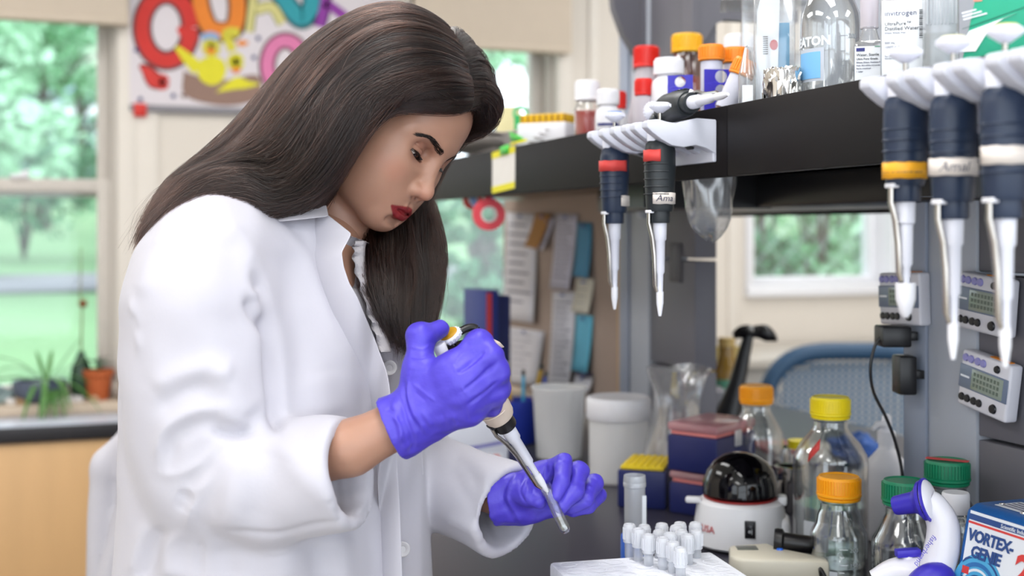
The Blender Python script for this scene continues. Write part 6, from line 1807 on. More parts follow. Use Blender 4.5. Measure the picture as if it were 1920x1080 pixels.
# ================================================================ things on the shelf
def sh(px, X):
    """spot on the shelf top under picture column px, at distance X across the shelf"""
    r = (px - 960.0) / F_PX; d = X / (r * CT + ST)
    return Vector((X, -((px - 960.0) * d / F_PX) * ST + d * CT, SZ1 - .012 + .0001)), d
def hgt(py, d): return CAM_Z + (HORIZON - py) * d / F_PX - (SZ1 - .012)
def wid(npx, d): return npx * d / F_PX / 2
def simple_bottle(label, px, w, ytop, capm_, cap_y, body_m, X=.80, neck=.7, name='reagent_bottle', band=None, group='plastic bottles on the shelf', shoulder=.82, capw=None, n=32, cat='bottle', label_m=None, fill=None):
    p, d = sh(px, X); H = hgt(ytop, d); R = wid(w, d); hc = (cap_y - ytop) * d / F_PX
    t = thing(name, label, cat, p, face_angle(p, 0) + math.pi / 2, group)
    cr = wid(capw, d) if capw else R * neck * 1.12
    zb = H - hc
    MB().lathe([(0, 0), (R * .92, .001), (R, .005), (R, zb * shoulder - .004), (R * .93, zb * shoulder + .004), (cr * .82, zb - .004), (cr * .80, zb + .004), (cr * .80, H - .004)], n).done('body', body_m, t)
    c = MB(); ribbed_cap(c, cr, zb, H, 30); c.done('cap', capm_, t)
    if fill: MB().lathe([(0, .003), (R * .94, .004), (R * .94, zb * fill[0]), (0, zb * fill[0])], n).done('contents', fill[1], t)
    if label_m: MB().lathe([(R + .0006, zb * .12), (R + .0006, zb * .62)], n).done('label', label_m, t)
    if band:
        z0, z1, m, a0, a1 = band
        o = MB().sheet([[(math.sin(a) * (R + .0010), -math.cos(a) * (R + .0010), z) for a in np.linspace(a0, a1, 10)] for z in (zb * z0, zb * z1)]).done('print_band', m, t)
    return t, R, H, zb, d
navyp = mat('print_navy', '#2a2f78', rough=.5)
brown_g = glass('amber_glass', (.62, .30, .22), .06)
redliq = mat('red_contents', '#a8332c', rough=.4, var=.1)
natural_m = glass('natural_plastic', (.84, .80, .86), .06, .2, .70)
simple_bottle('white-capped jar with red contents, farthest bottle on the shelf', 1101, 50, 152, capm('white'), 190, glass_m, .84, .75, band=None, capw=46, fill=(.80, redliq), label_m=None)
simple_bottle('small white bottle beside the jar with red contents', 1140, 48, 168, capm('white'), 198, whitep_m, .80, .7, band=(.45, .52, navyp, -.9, .9), capw=42)
simple_bottle('white bottle with a red collar half hidden behind the small white one', 1158, 34, 172, capm('red'), 205, whitep_m, .88, .8, capw=32)
simple_bottle('tall translucent bottle with big red cap', 1212, 72, 88, capm('red'), 128, natural_m, .95, .5, shoulder=.45, capw=48)
simple_bottle('small translucent bottle with red cap in front of the tall one', 1207, 40, 148, capm('red'), 180, natural_m, .80, .8, capw=34, shoulder=.9)
t, R, H, zb, d = simple_bottle('white bottle with navy bars on its label beside the blue rack', 1254, 66, 110, capm('white'), 142, whitep_m, .83, .7, capw=56, shoulder=.86, band=(.34, .40, navyp, -.9, -.35))
MB().sheet([[(math.sin(a) * (R + .001), -math.cos(a) * (R + .001), z) for a in np.linspace(.45, .95, 6)] for z in (zb * .34, zb * .40)]).done('print_band', navyp, t)
MB().sheet([[(math.sin(a) * (R + .001), -math.cos(a) * (R + .001), z) for a in np.linspace(-.2, .3, 6)] for z in (zb * .34, zb * .40)]).done('print_band', mat('print_pale_red', '#d8a6b4', rough=.5), t)
p, d = sh(1265, .755)
t = thing('bottle_stopper', 'black round stopper lying before the navy-barred bottle', 'stopper', p)
MB().lathe([(0, 0), (wid(22, d), .0005), (wid(24, d), .003), (wid(23, d), .028), (0, .029)], 28).done('rubber', black_m, t)
simple_bottle('amber glass jar with wide yellow cap', 1288, 56, 65, capm('amber'), 100, brown_g, 1.00, .9, capw=58, shoulder=.9, fill=(.75, mat('orange_label', '#d8661e', rough=.5)))
simple_bottle('white-lidded jar with a black side behind the orange-capped tubes', 1386, 58, 66, capm('white'), 96, mat('jar_black', '#202022', rough=.4), 1.02, .9, capw=56, shoulder=.9, name='storage_jar', cat='jar')
# violet tube rack with round holes
p, d = sh(1318, .79)
t = thing('tube_rack', 'violet-blue plastic tube rack with round holes', 'rack', p, 0.0)
vio = mat('rack_violet', '#2f27a8', rough=.4, var=.05)
W2_, H2_ = wid(72, d) * 1.25, hgt(132, d)
def holed_plate(w, h, r, n, name, M):
    """plate in XZ with a column of real holes"""
    bm = bmesh.new(); t_ = .003
    segs = 16; zs = [h * (k + .5) / n for k in range(n)]
    V_ = []
    for k in range(n):
        zc = zs[k]; z0, z1 = h * k / n, h * (k + 1) / n
        ring = [(r * math.cos(2 * math.pi * i / segs + math.pi / 4), zc + r * math.sin(2 * math.pi * i / segs + math.pi / 4)) for i in range(segs)]
        outer = []
        q = segs // 4
        cs = [(w / 2, z1), (-w / 2, z1), (-w / 2, z0), (w / 2, z0)]
        for s in range(4):
            for i in range(q):
                f_ = i / q; a_, b_ = cs[s], cs[(s + 1) % 4]; outer.append((a_[0] + (b_[0] - a_[0]) * f_, a_[1] + (b_[1] - a_[1]) * f_))
        for y in (0, t_):
            a = [bm.verts.new((x, y, z)) for x, z in ring]; b = [bm.verts.new((x, y, z)) for x, z in outer]
            V_.append((a, b))
            for i in range(segs): bm.faces.new((a[i], a[(i + 1) % segs], b[(i + 1) % segs], b[i]))
        (a0, b0), (a1, b1) = V_[-2], V_[-1]
        for i in range(segs):
            bm.faces.new((a0[i], a0[(i + 1) % segs], a1[(i + 1) % segs], a1[i]))
            bm.faces.new((b0[i], b0[(i + 1) % segs], b1[(i + 1) % segs], b1[i]))
    bmesh.ops.remove_doubles(bm, verts=bm.verts, dist=1e-5)
    bmesh.ops.recalc_face_normals(bm, faces=bm.faces)
    mb = MB(); mb._merge(bm, M); mb.done(name, vio, t)
fa = face_angle(p, 0) + math.pi / 2
holed_plate(.034, H2_ * .92, .0075, 4, 'side_plate', RZ(fa - .1) @ TR(-.030, -.005, 0))
holed_plate(.046, H2_, .0085, 4, 'side_plate', RZ(fa + .25) @ TR(.022, -.012, 0))
MB().box((-.045, 0, 0), (.045, .05, .003), M=RZ(fa)).box((-.046, .0, 0), (-.043, .05, H2_ * .5), M=RZ(fa)).box((.043, .0, 0), (.046, .05, H2_ * .5), M=RZ(fa)).done('frame', vio, t)
# capped conical tubes
def conical(label, px, ytop, X, lean=(0, 0), ln=.115, r=.0145, capc='tangerine', flip=False, strip=True):
    p, d = sh(px, X); t = thing('conical_tube', label, 'tube', p, group='conical tubes on the shelf')
    if lean[0]: t.rotation_euler = Matrix.Rotation(lean[0], 3, Vector((-p.x, -p.y, 0)).normalized()).to_euler()
    H = hgt(ytop, d)
    if flip:
        MB().lathe([(r * 1.02, .0), (r, .002), (r, H * .55), (r * .9, H * .62), (r * .35, H - .003), (0, H)], 28).done('wall', clear_m, t)
        MB().box((-r * .6, -r - .0006, .002), (r * .5, -r, H * .42), M=RZ(fa)).done('label', lab_w, t)
    else:
        MB().lathe([(0, .0), (r * .35, .001), (r, .014), (r, H - .018), (r * .96, H - .004)], 28).done('wall', clear_m, t)
        if strip: MB().lathe([(r + .0004, H * .2), (r + .0004, H * .80)], 24).done('label', mat('label_grey', '#c9c9d6', rough=.6, var=.12, scale=120), t)
        MB().lathe([(0, .006), (r * .9, .014), (r * .92, H * .35), (0, H * .35)], 20).done('contents', mat('rust_liquid', '#a0572c', rough=.3), t)
        c = MB(); ribbed_cap(c, r * 1.22, H - .022, H, 26); c.done('cap', capm(capc), t)
conical('clear tube with orange cap upright in the violet rack', 1334, 85, .815, r=.0145)
conical('clear tube with orange cap behind the leaning one', 1378, 90, .86, r=.0150)
conical('clear tube with orange cap leaning against the violet rack', 1350, 104, .768, lean=(-.42, 0), r=.0130)
conical('clear conical tube standing upside down on its mouth', 1402, 85, .765, flip=True, r=.0115)
# tall clear acrylic box with labelled pouch
p, d = sh(1452, .80)
t = thing('labelled_pouch', 'white pouch with barcode, red dot and blue strip in a clear sleeve', 'pouch', p, face_angle(p, 0) + math.pi / 2)
Hh = hgt(-30, d)
MB().box((-wid(76, d), -.004, 0), (wid(76, d), .030, Hh), .002).done('sleeve', clear_m, t)
MB().prism([(-wid(70, d), 0), (wid(8, d), 0), (wid(20, d), Hh * .9), (wid(6, d), Hh), (-wid(40, d), Hh), (-wid(64, d), Hh * .8)], -.002, .002, TR(0, .008, 0) @ RX(math.pi / 2)).done('card', lab_w, t)
MB().box((wid(14, d), .012, 0), (wid(56, d), .020, hgt(40, d)), .001).done('blue_strip', mat('strip_blue', '#3f8fb8', rough=.4, var=.08), t)
MB().lathe([(0, 0), (.0048, 0)], 24, TR(wid(-2, d), .0055, hgt(83, d)) @ RX(math.pi / 2) @ Matrix.Scale(1.35, 4, (0, 1, 0))).done('red_dot', mat('dot_red', '#b81e22', rough=.5), t)
mb = MB()
for i in range(9): mb.box((-wid(42, d), .0053, hgt(68 + i * 4, d)), (-wid(24, d), .0056, hgt(68 + i * 4 - 1.6, d)))
mb.done('barcode', black_m, t)
p, d = sh(1418, .90)
t = thing('acrylic_stand', 'tall clear acrylic holder behind the labelled pouch', 'stand', p, fa)
MB().box((-.020, 0, 0), (.075, .004, .30), .001).box((-.020, .004, 0), (-.016, .07, .30), .001).box((-.02, .004, 0), (.075, .07, .004)).box((-.05, -.03, hgt(6, d)), (.08, .07, hgt(4, d) + .004)).done('panels', clear_m, t)
# foil-capped beaker
p, d = sh(1466, .765)
t = thing('foil_beaker', 'small glass beaker covered with crumpled aluminium foil', 'beaker', p)
R, H = wid(66, d), hgt(131, d)
MB().lathe([(0, .001), (R * .90, .001), (R * .93, .004), (R * .93, H * .9)], 32).done('glass', glass_m, t)
def foil():
    rows = []; n = 56
    for i in range(12):
        v = i / 11
        for_r = R * (1.02 - .04 * math.cos(v * 3)) if v > .35 else R * (v / .35) * 1.02
        z = H - (0 if v < .35 else (v - .35) / .65 * H * .62)
        row = []
        for k in range(n + 1):
            a = 2 * math.pi * (k % n) / n
            nn = noise.noise(Vector((math.cos(a) * 3.5, math.sin(a) * 3.5, v * 6)))
            n2 = noise.noise(Vector((math.cos(a) * 9, math.sin(a) * 9, v * 14 + 3)))
            n3 = noise.noise(Vector((math.cos(a) * 17, math.sin(a) * 17, v * 26)))
            rr = for_r * (1 + .07 * nn + .09 * n2 + .05 * n3); zz = z + .006 * n2 + .003 * n3 - (0.02 * (nn > .15) * (v > .8))
            row.append(Vector((rr * math.cos(a), rr * math.sin(a), zz)))
        rows.append(row)
    return rows
o = MB().sheet(foil()).done('foil', mat('foil', '#d9d7d4', rough=.14, metal=1.0, var=.0), t, smooth=25)
# big glass bottle with embossed brand
p, d = sh(1557, .82)
t = thing('media_bottle', 'large clear glass bottle with blue label and white lettering', 'bottle', p, face_angle(p, 0) + math.pi / 2)
R = wid(110, d); zsh = hgt(28, d)
prof = [(0, .003), (R * .9, .001), (R, .006), (R, zsh - .012), (R * .97, zsh), (R * .80, zsh + .016), (R * .52, zsh + .032), (R * .46, zsh + .036), (R * .46, zsh + .062)]
MB().lathe(prof, 44).done('glass', glass_m, t); MB().lathe([(r * .94, z) for r, z in prof[1:]], 40).done('inner_wall', glass_m, t)
MB().lathe([(0, .004), (R * .9, .005), (R * .9, .012), (0, .012)], 32).done('residue', mat('amber_residue', '#b5894a', rough=.2), t)
MB().lathe([(R * .52, zsh + .030), (R * .55, zsh + .032), (R * .55, zsh + .075), (0, zsh + .076)], 32).done('cap', capm('white'), t)
def wrapped(t, R, a0, a1, z0, z1, m, name, off=.0006):
    return MB().sheet([[(math.sin(a) * (R + off), -math.cos(a) * (R + off), z) for a in np.linspace(a0, a1, 12)] for z in (z0, z1)]).done(name, m, t)
wrapped(t, R, -1.25, -.20, hgt(157, d), hgt(96, d), mat('label_rim', '#b9c0cc', rough=.5), 'label_border')
wrapped(t, R, -1.25, -.32, hgt(152, d), hgt(103, d), mat('label_blue', '#79b6e8', rough=.6, var=.03), 'label', .0010)
lettering('WHEATON', .0145, print_m, t, RZ(-2.12) @ TR(0, 0, hgt(91, d)), wrap=R + .0009, bold=.0006)
for k, (py, s) in enumerate(((76, '200'), (104, '150'), (132, '100'))):
    wrapped(t, R, .28, .50 if k else .58, hgt(py, d), hgt(py - 1.2, d), mat('grad_grey', '#8d949c', rough=.6), 'graduation', .0008)
    if k == 0: lettering(s, .0075, mat('grad_grey', '#8d949c'), t, RZ(.62) @ TR(0, 0, hgt(py, d) - .002), wrap=R + .0008)
# bottle: Water, Sterile
p, d = sh(1630, .80)
t = thing('water_bottle', 'clear square-shouldered bottle with white Water Sterile label', 'bottle', p, face_angle(p, 0) + math.pi / 2, 'labelled water bottles')
w_ = wid(54, d); H = hgt(0, d)
MB().prism([(-w_, -.02), (w_, -.02), (w_, .03), (-w_, .03)], 0, hgt(80, d), None, .005).lathe([(w_ * .8, hgt(80, d) - .002), (w_ * .55, hgt(62, d)), (w_ * .5, hgt(56, d)), (w_ * .62, hgt(54, d)), (w_ * .62, hgt(52, d))], 28).done('glass', clear_m, t)
MB().lathe([(w_ * .60, hgt(52, d)), (w_ * .62, hgt(0, d)), (0, hgt(0, d))], 28).done('cap', natural_m, t)
MB().box((-w_ * .96, -.0216, 0), (w_ * .94, -.0206, hgt(92, d))).done('label', lab_w, t)
lM = TR(0, -.0219, 0) @ RX(math.pi / 2)
for s, py, sz, m in (('Water, Sterile', 110, .0040, black_m), ('Ultra Pure Grade', 117, .0031, black_m), ('DNase, RNase, Nuclease Free', 123, .0022, ink_b), ('Made 18.2 mOhm, 0.2 um filtered', 128.5, .0020, ink_b), ('Sterile, autoclaved', 134, .0020, ink_b), ('1 Liter', 140, .0026, ink_b)):
    lettering(s, sz, m, t, lM @ TR(-w_ * .86, hgt(py, d), 0))
MB().box((-w_ * .86, -.0222, hgt(101, d)), (-w_ * .30, -.0217, hgt(95, d))).done('logo', navyp, t)
MB().box((w_ * .35, -.0222, hgt(93.5, d)), (w_ * .85, -.0217, hgt(92.4, d))).done('green_line', mat('print_green', '#3a9a6a', rough=.5), t)
# bottle: distilled water
p, d = sh(1696, .79)
t = thing('water_bottle', 'clear flat bottle with tall white distilled-water label', 'bottle', p, face_angle(p, 0) + math.pi / 2, 'labelled water bottles')
w_ = wid(86, d); H = hgt(-70, d)
MB().prism([(-w_, -.022), (w_, -.022), (w_, .035), (-w_, .035)], 0, hgt(-10, d), None, .008).done('body', hazy_m, t)
MB().lathe([(w_ * .5, hgt(-12, d)), (w_ * .4, hgt(-30, d)), (w_ * .45, hgt(-32, d)), (w_ * .45, H), (0, H)], 28).done('cap', capm('white'), t)
MB().box((-w_ * .93, -.0238, .004), (w_ * .80, -.0226, hgt(8, d)), .0004).done('label', lab_w, t)
lM = TR(0, -.0241, 0) @ RX(math.pi / 2)
for s, py, sz, m in (('invitrogen', 36, .0076, ink_b), ('UltraPure\u2122', 54, .0052, black_m), ('Distilled Water', 63, .0052, black_m), ('DNase, RNase, Free', 69, .0024, ink_m), ('500 mL', 88, .0034, ink_m), ('10977-015', 96, .0034, ink_m), ('For research use only.', 112, .0026, ink_m), ('Not for use in diagnostic procedures.', 116, .0022, ink_m)):
    lettering(s, sz, m, t, lM @ TR(-w_ * .82, hgt(py, d), 0))
mb = MB()
for i in range(16): mb.box((w_ * .60, -.0243, hgt(28 + i * 3.4, d)), (w_ * .74, -.0239, hgt(28 + i * 3.4 - (1.0 + (i * 7 % 3) * .5), d)))
mb.done('barcode', black_m, t)
# clear reservoir bottle
p, d = sh(1764, .80)
t = thing('reservoir', 'clear ribbed plastic bottle beside the distilled water', 'bottle', p, face_angle(p, 0) + math.pi / 2)
w_ = wid(64, d)
MB().prism([(-w_, -.020), (w_, -.020), (w_, .03), (-w_, .03)], 0, hgt(-40, d), None, .008).done('wall', hazy_m, t)
for i in range(9): MB().box((-w_ * .8 + i * w_ * .2, -.0215, hgt(52, d)), (-w_ * .8 + i * w_ * .2 + .002, -.0195, hgt(-30, d)), .0006).done('rib', hazy_m, t)
MB().prism([(-w_ * .96, -.018), (w_ * .96, -.018), (w_ * .96, .028), (-w_ * .96, .028)], .003, hgt(66, d)).done('liquid', liquid_m, t)
# white carton behind and green packet
p, d = sh(1590, 1.03)
t = thing('carton', 'plain white carton behind the glass bottle', 'box', p, fa)
MB().box((-wid(160, d), 0, 0), (wid(160, d), .06, hgt(-60, d)), .002).done('carton', mat('carton_grey', '#a9acb4', rough=.6, var=.03), t)
p, d = sh(1866, .80)
t = thing('glove_box', 'green and white printed carton leaning at the near end of the shelf', 'box', p, face_angle(p, 0) + math.pi / 2)
grn = mat('carton_green', '#0e9a78', rough=.45, var=.04)
wg = wid(150, d)
MB().prism([(-wg * .86, 0), (wg * 1.1, 0), (wg * 1.1, hgt(-60, d)), (-wg * .30, hgt(-60, d))], -.02, .02, RX(math.pi / 2) , .002).done('carton', grn, t)
MB().prism([(-wg * .86, hgt(100, d)), (-wg * .60, hgt(62, d)), (wg * .50, hgt(34, d)), (wg * .20, hgt(42, d)), (-wg * .10, hgt(56, d)), (-wg * .45, hgt(100, d))], .0202, .0210, RX(math.pi / 2)).done('white_swoosh', lab_w, t)
MB().prism([(-wg * .76, hgt(58, d)), (wg * 1.1, hgt(14, d)), (wg * 1.1, hgt(13, d)), (-wg * .75, hgt(57, d))], .0202, .0208, RX(math.pi / 2)).done('crease', mat('crease_dark', '#0a5a48', rough=.6), t)
mb = MB()
for i in range(3): mb.box((-wg * .40, -.0208, hgt(20 + i * 6, d) ), (-wg * .05 + i * .004, -.0203, hgt(17.5 + i * 6, d)), M=RY(-.22) @ TR(0, 0, 0))
mb.done('print_lines', lab_w, t)
MB().box((-wg * .50, -.0206, hgt(8, d)), (-wg * .30, -.0203, hgt(-6, d))).done('print_patch', mat('patch_salmon', '#d88a78', rough=.5), t)
# far end of the shelf: papers, tape dispenser, yellow rack
t = thing('paper_stack', 'loose stack of grey-white papers at the far end of the shelf', 'papers', (SX + .14, 2.24, SZ1 - .012))
pp = mat('paper_grey', '#bfbab8', rough=.9, var=.08, scale=30)
for i in range(6):
    rows = [[Vector((x, y, .006 + i * .007 + .016 * abs(math.sin(x * 12 + i)) * (y > .1) + .012 * (x < -.05))) for x in np.linspace(-.09, .14, 6)] for y in np.linspace(-.14, .42, 7)]
    s = MB().sheet(rows).done('sheet', pp, t, M=RZ(.06 * (i - 2))); solid(s, .001, 0)
def shelf_box(px, w, ytop, X, m, name, label, cat, dep=.05, z0=0.0, rzo=0.0, parts=None):
    p, d = sh(px, X); t = thing(name, label, cat, p + Vector((0, 0, z0)), face_angle(p, 0) + math.pi / 2 + rzo)
    MB().box((-wid(w, d), -.01, 0), (wid(w, d), dep, hgt(ytop, d) - z0), .002).done('body', m, t)
    return t, d
t, d = shelf_box(953, 46, 200, .90, mat('note_cream', '#cfc79a', rough=.8, var=.05), 'note_pad', 'cream note pad standing at the far end of the shelf', 'notepad', .02)
t, d = shelf_box(976, 24, 216, .84, mat('dispenser_green', '#109a4c', rough=.4, var=.05), 'tape_dispenser', 'small green tape dispenser on the papers', 'dispenser', .03)
MB().lathe([(.010, -.008), (.016, -.008), (.016, .008), (.010, .008)], 24, TR(0, .01, hgt(216, d) + .004) @ RX(math.pi / 2)).done('tape_roll', mat('tape_clear_green', '#58b878', rough=.3), t)
p, d = sh(1028, .82)
t = thing('pcr_rack', 'white tray with yellow tube rack on the shelf', 'rack', p, fa - .35)
hh = hgt(232, d)
MB().prism([(-.050, -.030), (.050, -.030), (.050, .030), (-.050, .030)], 0, hh, None, .003).done('tray', whitep_m, t)
MB().box((-.046, -.026, hh), (.046, .026, hh + .016), .002).done('rack', mat('rack_yellow', '#e2b414', rough=.45, var=.08, scale=80), t)
mb = MB()
for i in range(8): mb.box((-.0435 + i * .0125, -.027, hh + .002), (-.0385 + i * .0125, -.0255, hh + .014))
mb.done('slots', mat('rack_amber', '#a87a0e', rough=.6), t)
# note hanging on the fascia with green tape
q = [on_x(x, y, SX - .0015) for x, y in ((923, 286), (966, 273), (965, 353), (923, 363))]
c = sum(q, Vector()) / 4
t = thing('hanging_note', 'white note with yellow top and bottom bands taped to the shelf edge', 'note', c)
def quad4(a, b, off, m, name):
    """horizontal slice of the note between fractions a and b"""
    l = lambda i, j, f: q[i] * (1 - f) + q[j] * f
    o = MB().sheet([[l(0, 3, a) - c + Vector((-off, 0, 0)), l(1, 2, a) - c + Vector((-off, 0, 0))], [l(0, 3, b) - c + Vector((-off, 0, 0)), l(1, 2, b) - c + Vector((-off, 0, 0))]]).done(name, m, t, smooth=False)
    solid(o, .0006, 1)
ylw = mat('note_yellow', '#d8cf1c', rough=.6, var=.04)
quad4(0, 1, 0, mat('note_white', '#d9d6d2', rough=.8, var=.03), 'paper'); quad4(0, .16, .0007, ylw, 'yellow_band'); quad4(.84, 1, .0007, ylw, 'yellow_band')
g_ = mat('tape_green', '#4cc04a', rough=.45, var=.05)
o = MB().sheet([[on_x(x, y, SX - .0032) - c for x, y in ((937, 276), (955, 270))], [on_x(x, y, SX - .0032) - c for x, y in ((938, 292), (953, 288))]]).done('tape', g_, t); solid(o, .0004)
t = thing('paper_tab', 'green and yellow paper tab sticking up from the shelf edge', 'tab', on_x(972, 262, SX + .01))
c = Vector(t.location)
o = MB().sheet([[on_x(x, y, SX + .012) - c for x, y in ((955, 246), (978, 256))], [on_x(x, y, SX + .012) - c for x, y in ((958, 266), (984, 262))]]).done('green_tab', g_, t); solid(o, .0005)
o = MB().sheet([[on_x(x, y, SX - .001) - c for x, y in ((957, 268), (988, 260))], [on_x(x, y, SX - .001) - c for x, y in ((957, 273), (988, 265))]]).done('yellow_tab', ylw, t); solid(o, .0005)
# tape rolls hanging under the shelf
core_m = mat('tape_core', '#cfc9c4', rough=.8)
for i, (px, py, X, r, c, lb) in enumerate([(916, 402, SX + .02, 30, '#d83a48', 'red tape roll hanging nearest under the shelf edge'), (903, 372, SX + .04, 22, '#7d9ed0', 'blue tape roll hanging behind the red one'), (886, 375, SX + .06, 18, '#d0382e', 'red tape roll hanging farthest under the shelf edge')]):
    p = on_x(px, py, X); d = (p - Vector((0, 0, CAM_Z))).length
    rr = wid(2 * r, d)
    t = thing('tape_roll', lb, 'tape', p, face_angle(p, 0) + math.pi / 2 + .15, 'tape rolls hanging under the shelf')
    m = mat('tape_roll_%d' % i, c, rough=.4, var=.06)
    MB().lathe([(rr * .52, -.008), (rr, -.008), (rr, .008), (rr * .52, .008), (rr * .52, -.008)], 40, RX(math.pi / 2)).done('tape', m, t)
    MB().lathe([(rr * .40, -.0085), (rr * .52, -.0085), (rr * .52, .0085), (rr * .40, .0085), (rr * .40, -.0085)], 36, RX(math.pi / 2)).done('core', core_m, t)
    zt = SZ0 - p.z
    o = MB().sheet([[(-.007, -.002, rr * .8), (.007, -.002, rr * .8)], [(-.007, .0, (zt + rr) / 2), (.007, .0, (zt + rr) / 2)], [(-.006, .002, zt + .004), (.006, .002, zt + .004)]]).done('strip', m, t); solid(o, .0006)
# ================================================================ beyond the bench
# office chair with blue mesh back
cp = P(1606, 640, 3.62)
t = thing('office_chair', 'blue mesh-backed office chair across the bench', 'chair', (cp.x, cp.y, 0), -.35)
fr = mat('chair_frame_blue', '#254766', rough=.5, var=.05); meshm = mat('chair_mesh', '#5f7c98', rough=.7, var=.06)
Htop = cp.z
def outline(s):
    a = s * 2 * math.pi
    x = .265 * (abs(math.cos(a)) ** .72) * (1 if math.cos(a) > 0 else -1); z = .25 * (abs(math.sin(a)) ** .80) * (1 if math.sin(a) > 0 else -1)
    x *= 1.0 + .10 * (z / .25)
    return Vector((x, .05 * (1 - (x / .27) ** 2) - .06 * (z / .25) ** 2 * .4, Htop - .27 + z - .012 * math.cos(x * 9)))
MB().tube([outline(i / 60) for i in range(61)], .026, 12, caps=False).done('back_frame', fr, t)
mb = MB()
for i in range(-12, 13):
    x = i * .0205; zz = [z for z in np.linspace(-.24, .24, 9) if abs(x) < .26 * (1 - abs(z / .26) ** 3) ** .4 + .001]
    if len(zz) > 1: mb.tube([(x, .05 * (1 - (x / .27) ** 2) - .024 * (z / .25) ** 2, Htop - .27 + z) for z in zz], .0045, 5)
for k in range(-13, 14):
    z = k * .018; xx = [x for x in np.linspace(-.26, .26, 13) if abs(x) < .26 * (1 - abs(z / .26) ** 3) ** .4]
    if len(xx) > 1: mb.tube([(x, .05 * (1 - (x / .27) ** 2) - .024 * (z / .25) ** 2 + .003, Htop - .27 + z) for x in xx], .0045, 5)
mb.done('back_mesh', meshm, t)
MB().box((-.25, -.45, .44), (.25, .02, .49), .02, 3).done('seat', fr, t)
MB().tube([(0, .09, Htop - .45), (0, .10, .52), (0, -.10, .42)], .028, 10).done('spine', black_m, t)
MB().tube([(0, -.2, .44), (0, -.2, .10)], .026, 12).done('gas_lift', black_m, t)
for i in range(5):
    a = i * 2 * math.pi / 5; leg = MB().tube([(0, -.2, .11), (.28 * math.cos(a), -.2 + .28 * math.sin(a), .075)], [.028, .018], 10).done('leg', black_m, t)
    MB().lathe([(0, -.012), (.028, -.012), (.028, .012), (0, .012)], 20, TR(.28 * math.cos(a), -.2 + .28 * math.sin(a), .030) @ RX(math.pi / 2)).done('caster', black_m, leg)
for s in (-1, 1): MB().tube([(s * .27, .02, Htop - .42), (s * .30, -.10, .62), (s * .29, -.30, .63)], [.02, .022, .022], 10).done('armrest', black_m, t)
# back counter under the small window
t = thing('side_counter', 'pale counter along the back wall under the small window', 'counter', (1.98, 3.78, 0))
MB().box((0, 0, .88), (2.9, .55, .91), .003).done('top', mat('counter_grey', '#bdb7ae', rough=.5, var=.04), t)
MB().box((.02, .04, 0), (2.88, .55, .88)).done('body', cab_m, t)
# black tail-shaped stand
tp = bz(1358, 2.62)
t = thing('tail_ornament', 'matte black whale-tail stand behind the orange-capped bottle', 'ornament', (tp[0], tp[1], BZ))
o = Vector(tp)
kx = Vector((CT, -ST, 0))
def tl(px, py): 
    q = P(px, py, 2.62); return Vector(q) - Vector((tp[0], tp[1], BZ))
MB().tube([tl(1353, 829), tl(1364, 785), tl(1382, 720), tl(1396, 660), tl(1404, 628)], [.042, .030, .018, .014, .011], 16).done('stem', black_m, t)
def fluke(pts, name):
    n_ = 14; up_, lo_ = crom([(x, y) for x, y, _ in pts], n_), crom([(x, y2) for x, _, y2 in pts], n_)
    o = MB().sheet([[tl(*p_) for p_ in up_], [tl(p_[0], (p_[1] + l_[1]) / 2) + Vector((-.010 * ST, -.010 * CT, 0)) for p_, l_ in zip(up_, lo_)], [tl(*l_) for l_ in lo_]]).done(name, black_m, t, smooth=80)
    solid(o, .012, 0)
fluke([(1376, 628, 631), (1386, 616, 630), (1400, 612, 632), (1412, 616, 628)], 'fluke')
fluke([(1404, 618, 630), (1420, 613, 630), (1436, 612, 637), (1446, 622, 636), (1453, 634, 636)], 'fluke')
# amber jar and dish beside it
t = thing('amber_jar', 'amber jar with teal band and yellow label behind the tail stand', 'jar', bz(1362, 2.86))
MB().lathe([(0, 0), (.030, .001), (.032, .006), (.032, .12), (.022, .150), (.018, .165), (.018, .19)], 28).done('glass', mat('amber_solid', '#8a6a2a', rough=.15, var=.1), t)
MB().lathe([(.0326, .020), (.0326, .075)], 28).done('label', mat('label_amber', '#d8a018', rough=.5), t); MB().lathe([(.0326, .085), (.0326, .110)], 28).done('band', mat('band_teal', '#5a9a80', rough=.5), t)
MB().lathe([(.020, .185), (.020, .205), (0, .206)], 24).done('cap', mat('cap_brass', '#b89a5a', rough=.4), t)
t = thing('brass_tray', 'brass-coloured tray propped behind the amber jar', 'tray', (bz(1352, 3.02)[0], bz(1352, 3.02)[1], BZ), -TH)
MB().box((-.055, -.01, 0), (.055, .01, .17), .003).done('tray', mat('brass_card', '#b49a52', rough=.5, var=.08), t)
t = thing('storage_box', 'grey box behind the clear bag and the tail stand', 'box', (bz(1300, 2.75)[0], bz(1300, 2.75)[1], BZ), -TH)
MB().box((-.07, -.05, 0), (.07, .05, .10), .003).done('box', mat('box_grey', '#7f7e86', rough=.6, var=.06), t)
